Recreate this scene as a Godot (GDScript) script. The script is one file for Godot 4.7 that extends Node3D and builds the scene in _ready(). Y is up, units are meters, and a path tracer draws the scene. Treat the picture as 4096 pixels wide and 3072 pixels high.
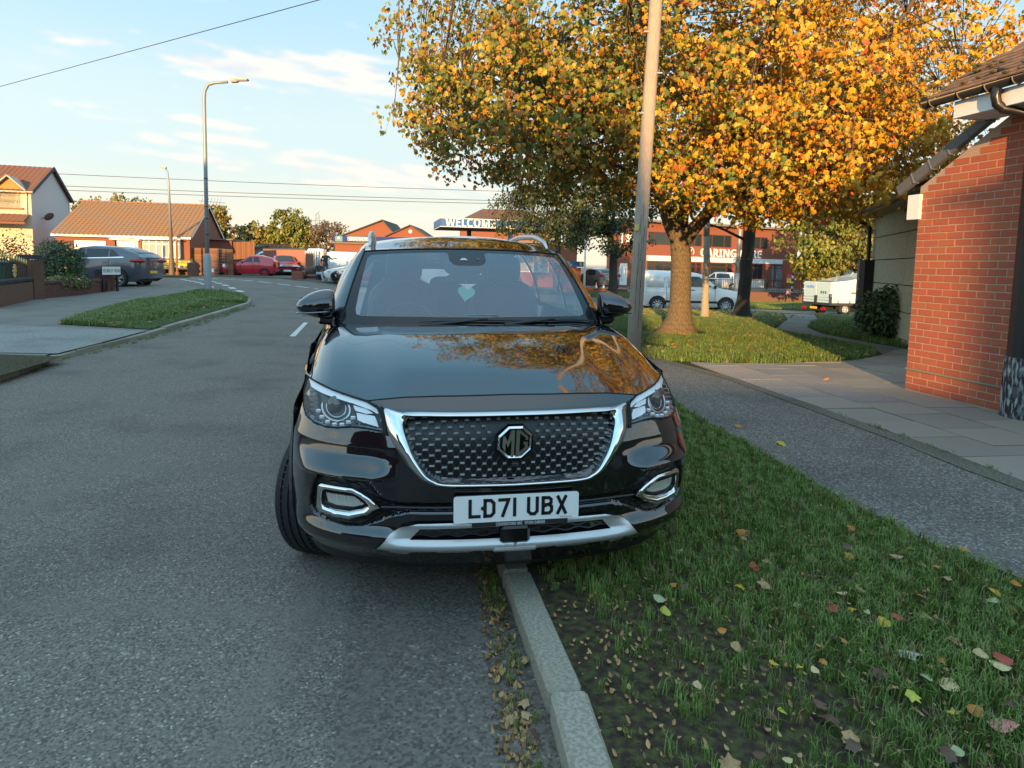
extends Node3D
# A black car parked half on the verge of a suburban street in autumn, low evening sun from behind the camera.
# World: y up, camera at (0, 1.5, 0) looking towards -z. Units are metres.

var M := {}
var rng := RandomNumberGenerator.new()
var names := {}

# ------------------------------------------------------------------ small helpers
func lin(r: float, g: float, b: float, a := 1.0) -> Color:
	return Color(r, g, b, a).linear_to_srgb()

func mat(r: float, g: float, b: float, rough := 0.7, metal := 0.0, spec := 0.5) -> StandardMaterial3D:
	var m := StandardMaterial3D.new()
	m.albedo_color = lin(r, g, b)
	m.roughness = rough
	m.metallic = metal
	m.metallic_specular = spec
	return m

func glassm(r: float, g: float, b: float, a: float, rough := 0.02) -> StandardMaterial3D:
	var m := mat(r, g, b, rough)
	m.albedo_color = lin(r, g, b, a)
	m.transparency = BaseMaterial3D.TRANSPARENCY_ALPHA
	return m

func paint(r: float, g: float, b: float) -> StandardMaterial3D:
	var m := mat(r, g, b, 0.28)
	m.clearcoat_enabled = true
	m.clearcoat = 1.0
	m.clearcoat_roughness = 0.03
	return m

func noise_tex(size: int, freq: float, seed_: int, ramp: Array, type := FastNoiseLite.TYPE_SIMPLEX_SMOOTH, oct := 4, normal := 0.0, cell := -1) -> NoiseTexture2D:
	var n := FastNoiseLite.new()
	n.noise_type = type
	n.seed = seed_
	n.frequency = freq
	n.fractal_octaves = oct
	if cell >= 0:
		n.fractal_type = FastNoiseLite.FRACTAL_NONE
		n.cellular_return_type = cell
		n.cellular_jitter = 0.9
	var t := NoiseTexture2D.new()
	t.width = size
	t.height = size
	t.seamless = true
	t.seamless_blend_skirt = 0.15
	t.noise = n
	if ramp.size():
		var g := Gradient.new()
		var offs := PackedFloat32Array()
		var cols := PackedColorArray()
		for e in ramp:
			offs.append(e[0])
			cols.append(Color(e[1], e[2], e[3]).linear_to_srgb())
		g.offsets = offs
		g.colors = cols
		t.color_ramp = g
	if normal > 0.0:
		t.as_normal_map = true
		t.bump_strength = normal
	return t

func tri_mat(m: StandardMaterial3D, tex: Texture2D, scale: float, world := true) -> StandardMaterial3D:
	m.albedo_texture = tex
	m.albedo_color = Color.WHITE
	m.uv1_triplanar = true
	m.uv1_world_triplanar = world
	m.uv1_scale = Vector3.ONE * scale
	return m

func numbered(called: String) -> String:
	var k: int = names.get(called, 0)
	names[called] = k + 1
	return called if k == 0 else "%s_%03d" % [called, k]

func thing(called: String, label: String, category: String, at := Vector3.ZERO, turn := 0.0, group := "") -> Node3D:
	var o := Node3D.new()
	o.name = numbered(called)
	add_child(o)
	o.position = at
	o.rotation.y = turn
	tag(o, label, category, group)
	return o

func tag(o: Node, label: String, category: String, group := "") -> void:
	o.set_meta("label", label)
	o.set_meta("category", category)
	if group:
		o.set_meta("group", group)

func new_st(smooth := false) -> SurfaceTool:
	var st := SurfaceTool.new()
	st.begin(Mesh.PRIMITIVE_TRIANGLES)
	st.set_smooth_group(0 if smooth else -1)
	return st

func part(called: String, st: SurfaceTool, m: Material, parent: Node) -> MeshInstance3D:
	st.generate_normals()
	return put(called, st.commit(), m, parent)

func put(called: String, mesh: Mesh, m: Material, parent: Node) -> MeshInstance3D:
	var o := MeshInstance3D.new()
	o.mesh = mesh
	o.material_override = m
	o.name = numbered(called) if parent == self else called
	parent.add_child(o, true)
	return o

func struct(called: String, st: SurfaceTool, m: Material) -> MeshInstance3D:
	var o := part(called, st, m, self)
	o.set_meta("kind", "structure")
	return o

func tri(st: SurfaceTool, a: Vector3, b: Vector3, c: Vector3) -> void:
	st.add_vertex(a)
	st.add_vertex(b)
	st.add_vertex(c)

func quad(st: SurfaceTool, a: Vector3, b: Vector3, c: Vector3, d: Vector3) -> void:
	tri(st, a, b, c)
	tri(st, a, c, d)

func uvquad(st: SurfaceTool, a: Vector3, b: Vector3, c: Vector3, d: Vector3, r := Rect2(0, 0, 1, 1)) -> void:
	var v := [a, b, c, a, c, d]
	var u := [Vector2(r.position.x, r.end.y), Vector2(r.end.x, r.end.y), Vector2(r.end.x, r.position.y), Vector2(r.position.x, r.end.y), Vector2(r.end.x, r.position.y), r.position]
	for i in 6:
		st.set_uv(u[i])
		st.add_vertex(v[i])

# box with centre c, size s, turned by basis b, with chamfered edges when bev > 0
func bx(st: SurfaceTool, c: Vector3, s: Vector3, b := Basis.IDENTITY, bev := 0.0) -> void:
	var h := s * 0.5
	if bev <= 0.0:
		var p := []
		for i in 8:
			p.append(c + b * Vector3(h.x if i & 1 else -h.x, h.y if i & 2 else -h.y, h.z if i & 4 else -h.z))
		quad(st, p[0], p[2], p[3], p[1])
		quad(st, p[5], p[7], p[6], p[4])
		quad(st, p[4], p[6], p[2], p[0])
		quad(st, p[1], p[3], p[7], p[5])
		quad(st, p[2], p[6], p[7], p[3])
		quad(st, p[4], p[0], p[1], p[5])
		return
	var e := h - Vector3.ONE * bev
	for ax in 3:
		for sg in [-1.0, 1.0]:
			var u := (ax + 1) % 3
			var v := (ax + 2) % 3
			var q := []
			for k in [[-1, -1], [1, -1], [1, 1], [-1, 1]]:
				var p := Vector3()
				p[ax] = h[ax] * sg
				p[u] = e[u] * k[0]
				p[v] = e[v] * k[1]
				q.append(c + b * p)
			if sg < 0:
				quad(st, q[0], q[1], q[2], q[3])
			else:
				quad(st, q[3], q[2], q[1], q[0])
	for ax in 3:
		var u := (ax + 1) % 3
		var v := (ax + 2) % 3
		for su in [-1.0, 1.0]:
			for sv in [-1.0, 1.0]:
				var q := []
				for k in [[0, -1], [0, 1], [1, 1], [1, -1]]:
					var p := Vector3()
					p[ax] = e[ax] * k[1]
					p[u] = (h[u] if k[0] == 0 else e[u]) * su
					p[v] = (e[v] if k[0] == 0 else h[v]) * sv
					q.append(c + b * p)
				if su * sv > 0:
					quad(st, q[0], q[1], q[2], q[3])
				else:
					quad(st, q[3], q[2], q[1], q[0])
	for sx in [-1.0, 1.0]:
		for sy in [-1.0, 1.0]:
			for sz in [-1.0, 1.0]:
				var s3 := Vector3(sx, sy, sz)
				var a := c + b * (Vector3(h.x, e.y, e.z) * s3)
				var d := c + b * (Vector3(e.x, h.y, e.z) * s3)
				var f := c + b * (Vector3(e.x, e.y, h.z) * s3)
				if sx * sy * sz > 0:
					tri(st, a, f, d)
				else:
					tri(st, a, d, f)

# round bar along points with a radius per point (or one for all)
func tube(st: SurfaceTool, pts: Array, radii, sides := 8, cap := true) -> void:
	var n := pts.size()
	var rings := []
	var up := Vector3.UP
	for i in n:
		var d: Vector3 = (pts[mini(i + 1, n - 1)] - pts[maxi(i - 1, 0)]).normalized()
		if i == 0:
			up = Vector3.UP if absf(d.y) < 0.9 else Vector3.RIGHT
		var x := up.cross(d).normalized()
		up = d.cross(x).normalized()
		var r: float = radii[i] if radii is Array else radii
		var ring := []
		for k in sides:
			var a := TAU * k / sides
			ring.append(pts[i] + (x * cos(a) + up * sin(a)) * r)
		rings.append(ring)
	for i in n - 1:
		for k in sides:
			var k2 := (k + 1) % sides
			quad(st, rings[i][k], rings[i + 1][k], rings[i + 1][k2], rings[i][k2])
	if cap:
		for k in sides:
			var k2 := (k + 1) % sides
			tri(st, pts[0], rings[0][k], rings[0][k2])
			tri(st, pts[n - 1], rings[n - 1][k2], rings[n - 1][k])

# profile of Vector2(radius, along) turned round the axis of xf's y
func lathe(st: SurfaceTool, prof: Array, segs: int, xf := Transform3D.IDENTITY) -> void:
	for k in segs:
		var a := TAU * k / segs
		var b := TAU * (k + 1) / segs
		for i in prof.size() - 1:
			var p: Vector2 = prof[i]
			var q: Vector2 = prof[i + 1]
			quad(st, xf * Vector3(p.x * cos(a), p.y, p.x * sin(a)), xf * Vector3(p.x * cos(b), p.y, p.x * sin(b)), xf * Vector3(q.x * cos(b), q.y, q.x * sin(b)), xf * Vector3(q.x * cos(a), q.y, q.x * sin(a)))

# flat polygon in xf's xy plane given thickness d along z (from 0 to d)
func prism(st: SurfaceTool, poly: PackedVector2Array, d: float, xf := Transform3D.IDENTITY) -> void:
	var ix := Geometry2D.triangulate_polygon(poly)
	var cw := 1.0 if Geometry2D.is_polygon_clockwise(poly) else -1.0
	for i in range(0, ix.size(), 3):
		var a := poly[ix[i]]
		var b := poly[ix[i + 1]]
		var c := poly[ix[i + 2]]
		if (b - a).cross(c - a) > 0:
			var t := b
			b = c
			c = t
		tri(st, xf * Vector3(a.x, a.y, d), xf * Vector3(b.x, b.y, d), xf * Vector3(c.x, c.y, d))
		tri(st, xf * Vector3(c.x, c.y, 0), xf * Vector3(b.x, b.y, 0), xf * Vector3(a.x, a.y, 0))
	for i in poly.size():
		var a := poly[i]
		var b := poly[(i + 1) % poly.size()]
		if cw > 0:
			quad(st, xf * Vector3(a.x, a.y, 0), xf * Vector3(b.x, b.y, 0), xf * Vector3(b.x, b.y, d), xf * Vector3(a.x, a.y, d))
		else:
			quad(st, xf * Vector3(b.x, b.y, 0), xf * Vector3(a.x, a.y, 0), xf * Vector3(a.x, a.y, d), xf * Vector3(b.x, b.y, d))

# grid of (nu+1)*(nv+1) points, smooth
func sheet(st: SurfaceTool, pts: PackedVector3Array, nu: int, nv: int) -> void:
	for i in nu:
		for j in nv:
			var k := i * (nv + 1) + j
			quad(st, pts[k], pts[k + 1], pts[k + nv + 2], pts[k + nv + 1])

# splits polygon poly into small cells; f maps a Vector2 to a Vector3. hole (optional) is cut out.
func cells(st: SurfaceTool, poly: PackedVector2Array, res: Vector2, f: Callable, holes := []) -> void:
	var lo := poly[0]
	var hi := poly[0]
	for p in poly:
		lo = lo.min(p)
		hi = hi.max(p)
	var nx := maxi(1, ceili((hi.x - lo.x) / res.x))
	var ny := maxi(1, ceili((hi.y - lo.y) / res.y))
	var sx := (hi.x - lo.x) / nx
	var sy := (hi.y - lo.y) / ny
	for i in nx:
		for j in ny:
			var a := lo + Vector2(i * sx, j * sy)
			var cell := PackedVector2Array([a, a + Vector2(sx, 0), a + Vector2(sx, sy), a + Vector2(0, sy)])
			var got: Array = Geometry2D.intersect_polygons(cell, poly)
			for h in holes:
				var nxt := []
				for g in got:
					nxt.append_array(Geometry2D.clip_polygons(g, h))
				got = nxt
			for g in got:
				if g.size() < 3:
					continue
				var ix := Geometry2D.triangulate_polygon(g)
				for t in range(0, ix.size(), 3):
					var p0: Vector2 = g[ix[t]]
					var p1: Vector2 = g[ix[t + 1]]
					var p2: Vector2 = g[ix[t + 2]]
					if (p1 - p0).cross(p2 - p0) > 0:
						tri(st, f.call(p0), f.call(p2), f.call(p1))
					else:
						tri(st, f.call(p0), f.call(p1), f.call(p2))

func pv(l: Array) -> PackedVector2Array:
	var r := PackedVector2Array()
	for i in range(0, l.size(), 2):
		r.append(Vector2(l[i], l[i + 1]))
	return r

func flip(p: PackedVector2Array) -> PackedVector2Array:
	var r := PackedVector2Array()
	for i in range(p.size() - 1, -1, -1):
		r.append(Vector2(-p[i].x, p[i].y))
	return r

# a polyline resampled to n points, smoothed by Catmull-Rom when smooth
func resample(p: PackedVector2Array, n: int, smooth := true) -> PackedVector2Array:
	var c := Curve2D.new()
	for i in p.size():
		var t := Vector2.ZERO
		if smooth and i > 0 and i < p.size() - 1:
			t = (p[i + 1] - p[i - 1]) / 6.0
		c.add_point(p[i], -t, t)
	c.bake_interval = 0.004
	var r := PackedVector2Array()
	for i in n:
		r.append(c.sample_baked(c.get_baked_length() * i / (n - 1)))
	return r

func table(xs: Array, ys: Array, x: float) -> float:
	if x <= xs[0]:
		return ys[0]
	for i in range(1, xs.size()):
		if x <= xs[i]:
			return lerpf(ys[i - 1], ys[i], (x - xs[i - 1]) / (xs[i] - xs[i - 1]))
	return ys[ys.size() - 1]

func text(called: String, s: String, size: float, m: Material, parent: Node, xf: Transform3D, depth := 0.003, font := "Droid Sans", width := 0.0) -> MeshInstance3D:
	var t := TextMesh.new()
	t.text = s
	var f := SystemFont.new()
	f.font_names = PackedStringArray([font.replace(" Bold", "")])
	f.font_weight = 700 if font.ends_with("Bold") else 400
	t.font = f
	t.font_size = 64
	t.pixel_size = size / 46.0
	t.depth = depth
	var o := put(called, t, m, parent)
	o.transform = xf
	if width > 0.0:
		var w := t.get_aabb().size.x
		if w > 0.0:
			o.transform = xf * Transform3D(Basis.from_scale(Vector3(width / w, 1, 1)), Vector3.ZERO)
	return o

# ------------------------------------------------------------------ the scene
func _ready() -> void:
	rng.seed = 71
	var cam := Camera3D.new()
	cam.name = "camera"
	add_child(cam)
	cam.position = Vector3(0, 1.5, 0)
	cam.basis = Basis(Vector3.RIGHT, -atan(0.1)) * Basis(Vector3.BACK, 0.022)
	cam.projection = Camera3D.PROJECTION_FRUSTUM
	cam.near = 0.1
	cam.far = 900.0
	cam.size = 768.0 / 700.0 * 0.1
	cam.frustum_offset = Vector2(0, -50.0 / 700.0 * 0.1)
	cam.current = true
	make_sky()
	var sun := DirectionalLight3D.new()
	sun.name = "sun"
	add_child(sun)
	sun.look_at_from_position(Vector3.ZERO, -SUN)
	sun.light_color = Color(1.0, 0.80, 0.52)
	sun.light_energy = 1.6
	sun.light_angular_distance = 0.5
	sun.shadow_enabled = true
	materials()
	build_all()

const SUN := Vector3(-0.17, 0.165, 1.0)

func make_sky() -> void:
	var w := 2048
	var h := 1024
	var im := Image.create(w, h, false, Image.FORMAT_RGBF)
	var n := FastNoiseLite.new()
	n.seed = 5
	n.frequency = 1.0
	n.fractal_octaves = 5
	var n2 := FastNoiseLite.new()
	n2.seed = 9
	n2.frequency = 1.0
	n2.fractal_octaves = 4
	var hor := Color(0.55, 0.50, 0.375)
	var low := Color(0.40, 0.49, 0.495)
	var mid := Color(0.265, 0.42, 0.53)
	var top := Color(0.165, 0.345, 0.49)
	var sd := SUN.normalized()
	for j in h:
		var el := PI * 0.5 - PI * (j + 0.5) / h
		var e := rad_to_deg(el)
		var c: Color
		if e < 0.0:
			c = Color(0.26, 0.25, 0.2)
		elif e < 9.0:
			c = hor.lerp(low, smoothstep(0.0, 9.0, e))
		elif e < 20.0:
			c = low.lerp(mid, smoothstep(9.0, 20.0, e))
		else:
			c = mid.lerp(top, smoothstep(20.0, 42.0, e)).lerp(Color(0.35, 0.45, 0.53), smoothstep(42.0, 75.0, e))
		if e < 0.0:
			im.fill_rect(Rect2i(0, j, w, 1), c)
			continue
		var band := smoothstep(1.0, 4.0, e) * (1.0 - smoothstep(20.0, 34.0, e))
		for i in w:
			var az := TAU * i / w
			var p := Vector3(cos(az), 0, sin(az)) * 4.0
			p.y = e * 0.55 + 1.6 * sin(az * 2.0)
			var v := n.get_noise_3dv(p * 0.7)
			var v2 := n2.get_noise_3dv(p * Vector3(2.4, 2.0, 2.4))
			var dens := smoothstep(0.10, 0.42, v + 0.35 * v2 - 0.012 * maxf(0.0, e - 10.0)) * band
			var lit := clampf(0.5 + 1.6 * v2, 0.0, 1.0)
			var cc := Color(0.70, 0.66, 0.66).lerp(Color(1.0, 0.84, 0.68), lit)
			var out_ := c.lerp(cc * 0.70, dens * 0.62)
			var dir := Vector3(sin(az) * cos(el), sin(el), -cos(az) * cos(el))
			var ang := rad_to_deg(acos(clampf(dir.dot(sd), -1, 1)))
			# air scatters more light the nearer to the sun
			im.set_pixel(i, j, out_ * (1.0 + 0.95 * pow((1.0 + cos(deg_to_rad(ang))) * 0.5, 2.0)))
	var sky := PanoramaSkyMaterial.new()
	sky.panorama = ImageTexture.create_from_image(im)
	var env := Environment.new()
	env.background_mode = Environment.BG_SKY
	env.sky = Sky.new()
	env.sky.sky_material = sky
	env.tonemap_mode = Environment.TONE_MAPPER_LINEAR
	env.tonemap_exposure = 1.95
	env.sdfgi_enabled = true
	env.ssao_enabled = true
	env.ssil_enabled = true
	var we := WorldEnvironment.new()
	we.name = "world_environment"
	we.environment = env
	add_child(we)

# ------------------------------------------------------------------ the black car in front
# Car space: x across (right in the photo), y up, z forward (towards the camera), origin under the nose.
const HL := [-.878, .962, -.836, .957, -.746, .942, -.66, .929, -.598, .919, -.553, .899, -.536, .884, -.531, .815, -.608, .822, -.658, .822, -.719, .810, -.772, .806, -.822, .812, -.863, .827, -.881, .853, -.886, .905]
const RECESS := [-.806, .613, -.767, .624, -.676, .627, -.598, .618, -.574, .60, -.554, .572, -.53, .546, -.487, .532, -.43, .53, -.2, .528, 0, .528, 0, .487, -.2, .487, -.434, .486, -.502, .47, -.555, .443, -.619, .423, -.678, .418, -.76, .423, -.818, .439, -.835, .461, -.832, .512, -.82, .573]
const GRIN := [0, .874, -.38, .874, -.425, .870, -.441, .850, -.437, .815, -.409, .735, -.371, .67, -.345, .64, -.31, .624, -.27, .617, 0, .614]
const GROUT := [0, .893, -.38, .892, -.46, .888, -.530, .902, -.512, .806, -.481, .752, -.438, .688, -.386, .630, -.338, .602, -.29, .594, 0, .590]
var hl_poly: PackedVector2Array
var rec_poly: PackedVector2Array
var grin_poly: PackedVector2Array

func fbase(y: float, z: float) -> float:
	var w := table([.2, .35, .55, .75, .95, 1.05], [.86, .92, .938, .935, .915, .90], z)
	var d := table([.2, .4, .6, .75, .95], [.50, .54, .56, .62, .80], z)
	var x0 := table([.2, .33, .42, .5, .62, .69, .75, .82, .9, .95, 1.0], [-.09, -.02, -.004, 0, 0, -.002, -.007, -.024, -.068, -.118, -.17], z)
	var a := minf(absf(y) / w, 0.9999)
	return x0 - d * (1.0 - pow(1.0 - pow(a, 2.4), 1.0 / 2.4))

func fsc(y: float, z: float) -> float:
	var a := absf(y)
	var f := fbase(y, z)
	var side := smoothstep(.46, .60, a) * (1.0 - smoothstep(.85, .93, a))
	f += .052 * smoothstep(.715, .632, z) * side * (1.0 - smoothstep(.632, .615, z) * 0.4) * smoothstep(.44, .60, z)
	var lip := smoothstep(.40, .55, a) * (1.0 - smoothstep(.90, .99, a))
	f += .035 * smoothstep(.435, .375, z) * lip - .05 * smoothstep(.36, .27, z) * lip
	f -= .008 * smoothstep(.82, .74, z) * smoothstep(.50, .60, a) * (1.0 - smoothstep(.74, .66, z)) * (1.0 - smoothstep(.86, .92, a))
	return f

func fas(y: float, z: float, off := 0.0) -> Vector3:
	return Vector3(y, z, fsc(y, z) + off)

func front_patch(st: SurfaceTool, poly: PackedVector2Array, off: float, both := true, res := 0.02, holes := []) -> void:
	cells(st, poly, Vector2(res, res), func(p): return fas(p.x, p.y, off), holes)
	if both:
		var hh := []
		for h in holes:
			hh.append(flip(h))
		cells(st, flip(poly), Vector2(res, res), func(p): return fas(p.x, p.y, off), hh)

func front_bar(st: SurfaceTool, pts: PackedVector2Array, r: float, off: float, mirror := true) -> void:
	for s in ([1, -1] if mirror else [1]):
		var l := []
		for p in pts:
			l.append(fas(p.x * s, p.y, off))
		tube(st, l, r, 6)

# a moulding between two outlines with the same number of points: prof = [[share across, offset], ...]
func moulding(st: SurfaceTool, outer: PackedVector2Array, inner: PackedVector2Array, prof: Array, closed: bool, mirror := true) -> void:
	var n := outer.size()
	for s in ([1, -1] if mirror else [1]):
		for i in (n if closed else n - 1):
			var i2 := (i + 1) % n
			for k in prof.size() - 1:
				var q := []
				for e in [[i, k], [i2, k], [i2, k + 1], [i, k + 1]]:
					var p: Vector2 = outer[e[0]].lerp(inner[e[0]], prof[e[1]][0])
					q.append(fas(p.x * s, p.y, prof[e[1]][1]))
				if s > 0:
					quad(st, q[0], q[1], q[2], q[3])
				else:
					quad(st, q[3], q[2], q[1], q[0])

func zlead(y: float) -> float:
	return table([0, .3, .44, .536, .6, .66, .746, .836, .876], [.953, .948, .941, .929, .919, .929, .942, .957, .962], absf(y))

func hood_pt(u: float, s: float) -> Vector3:
	var yl := u * .876
	var zl := zlead(yl)
	var l := Vector3(yl, zl, fbase(yl, zl))
	var a := absf(u)
	var yb := u * .905
	var aw := minf(absf(yb) / .76, 1.0)
	var zb := -1.12 - .23 * pow(aw, 2.2)
	var hb := 1.158 - .012 * aw
	if a > .84:
		var k := (a - .84) / .16
		zb -= .10 * k
		hb -= .11 * k * k
	var y := lerpf(yl, yb, s) + signf(u) * .035 * sin(PI * s) * pow(a, 4.0)
	var z := lerpf(l.z, zb, s)
	var h := lerpf(l.y, hb, 1.0 - pow(1.0 - s, 1.55))
	var bulge := smoothstep(.64, .50, absf(y) + .10 * (1.0 - s))
	h += .013 * bulge * smoothstep(0.0, .25, s) * (1.0 - .5 * smoothstep(.8, 1.0, s))
	h -= .05 * smoothstep(.90, 1.0, a) * sin(PI * s)
	h += .010 * smoothstep(.70, .80, a) * (1.0 - smoothstep(.84, .93, a)) * sin(PI * s)
	return Vector3(y, h, z)

func side_pt(x: float, z: float, sg: float) -> Vector3:
	# x: distance behind the nose (positive), z: height
	var edge := .878 if x < .7 else lerpf(.878, .912, clampf((x - .7) / .6, 0, 1))
	var top := side_top(x)
	var y := table([.22, .35, .6, .8], [.88, .925, .936, .934], z)
	y = lerpf(y, edge, smoothstep(.80, maxf(top, .9), z))
	y -= .10 * smoothstep(3.9, 4.57, x)
	y += .012 * smoothstep(.50, .40, absf(Vector2(x - .93, z - .34).length() - .36)) * (1.0 if x < 1.5 else 0.0)
	return Vector3(y * sg, z, -x)

func side_top(x: float) -> float:
	return table([.55, .62, .9, 1.2, 1.45, 2.6, 3.6, 4.4], [.955, .962, 1.0, 1.035, 1.045, 1.09, 1.13, 1.14], x)

func screen_pt(p: Vector2, off := 0.0) -> Vector3:
	# p.x -1..1 across, p.y 0 bottom .. 1 top
	var a := pow(absf(p.x), 2.2)
	var b := Vector3(p.x * .765, 1.157 - .012 * a, -1.13 - .23 * a)
	var t := Vector3(p.x * .638, 1.588 - .022 * a, -1.79 - .10 * a)
	var q := b.lerp(t, p.y)
	q += Vector3(0, .76, .65).normalized() * (.03 * sin(PI * p.y) + off)
	return q

func glass_pt(x: float, t: float, sg: float) -> Vector3:
	# side glazing: t 0 at the belt, 1 at the roof edge
	var yb := table([1.35, 1.6, 3.0, 4.2], [.84, .895, .905, .86], x)
	var yr := table([1.35, 1.9, 2.5, 3.4, 4.0, 4.35], [.80, .645, .635, .63, .60, .58], x)
	var zr := table([1.35, 1.6, 1.9, 2.4, 3.0, 3.6, 4.0, 4.35], [1.10, 1.34, 1.575, 1.632, 1.64, 1.615, 1.55, 1.40], x)
	var zb := side_top(x)
	var k := t + .12 * sin(PI * t)
	return Vector3(lerpf(yb, yr, t * t * .5 + t * .5) * sg, lerpf(zb, zr, minf(k, 1.0) if t < 1.0 else 1.0), -x)

func tyre(parent: Node, called: String, at: Vector3, turn: float, r: float, w: float, rim_r: float, spokes: int, sg: float, rim_m: Material, flat := 0.0) -> Node3D:
	var o := Node3D.new()
	o.name = called
	parent.add_child(o, true)
	o.position = at
	o.rotation.y = turn
	var ax := Transform3D(Basis(Vector3(0, 1, 0), Vector3(sg, 0, 0), Vector3(0, 0, 1)).orthonormalized(), Vector3.ZERO)
	if sg < 0:
		ax = Transform3D(Basis(Vector3(0, -1, 0), Vector3(-1, 0, 0), Vector3(0, 0, -1)), Vector3.ZERO)
	var st := new_st(false)
	var h := w * 0.5
	var prof := [Vector2(rim_r, -h * .8), Vector2(rim_r + (r - rim_r) * .5, -h * 1.03), Vector2(r - .02, -h * .93), Vector2(r - .004, -h * .8)]
	if r > .3 and w > .22:
		for k in 4:
			var c := -h * .8 + (k + .8) * h * 1.6 / 4.6
			prof.append_array([Vector2(r, c - .006), Vector2(r - .009, c - .004), Vector2(r - .009, c + .004), Vector2(r, c + .006)])
	prof.append_array([Vector2(r - .004, h * .8), Vector2(r - .02, h * .93), Vector2(rim_r + (r - rim_r) * .5, h * 1.03), Vector2(rim_r, h * .8)])
	lathe(st, prof, 48, ax)
	part("tyre", st, M.rubber, o)
	if r > .3 and w > .22:
		st = new_st()
		for k in 64:
			var a := TAU * k / 64.0
			for s in [-1, 1]:
				var b := Basis(Vector3(sg, 0, 0), a + .03 * s)
				bx(st, b * Vector3(h * .58 * s, r - .006, 0), Vector3(h * .34, .013, .004), b * Basis(Vector3.UP, .35 * s))
		part("tread_grooves", st, M.black_plastic, o)
	st = new_st(true)
	var d := h * .75
	lathe(st, [Vector2(rim_r, -h * .8), Vector2(rim_r - .015, -h * .6), Vector2(rim_r - .02, d * .6), Vector2(rim_r - .012, d), Vector2(rim_r + .004, d + .004)], 40, ax)
	for k in spokes:
		var a := TAU * k / spokes
		var b := Basis(Vector3(0, 1, 0), Vector3(1, 0, 0), Vector3(0, 0, 1))
		for s in [-1, 1]:
			var p0 := ax * Vector3(cos(a) * .05, d * .8, sin(a) * .05)
			var a2: float = a + s * .22 * 5.0 / spokes
			var p1 := ax * Vector3(cos(a2) * (rim_r - .015), d * .75, sin(a2) * (rim_r - .015))
			tube(st, [p0, p1], [.022, .016], 5)
	lathe(st, [Vector2(.07, d * .4), Vector2(.065, d * .95), Vector2(.001, d)], 16, ax)
	part("rim", st, rim_m, o)
	st = new_st()
	lathe(st, [Vector2(rim_r - .02, -h * .2), Vector2(.001, -h * .2)], 24, ax)
	part("brake_disc", st, M.dark_metal, o)
	return o

func stroke(st: SurfaceTool, pts: Array, w: float, d: float, xf: Transform3D) -> void:
	var l := PackedVector2Array()
	for i in range(0, pts.size(), 2):
		l.append(Vector2(pts[i], pts[i + 1]))
	for p in Geometry2D.offset_polyline(l, w * .5, Geometry2D.JOIN_MITER, Geometry2D.END_BUTT):
		if not Geometry2D.is_polygon_clockwise(p):
			prism(st, p, d, xf)

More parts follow.
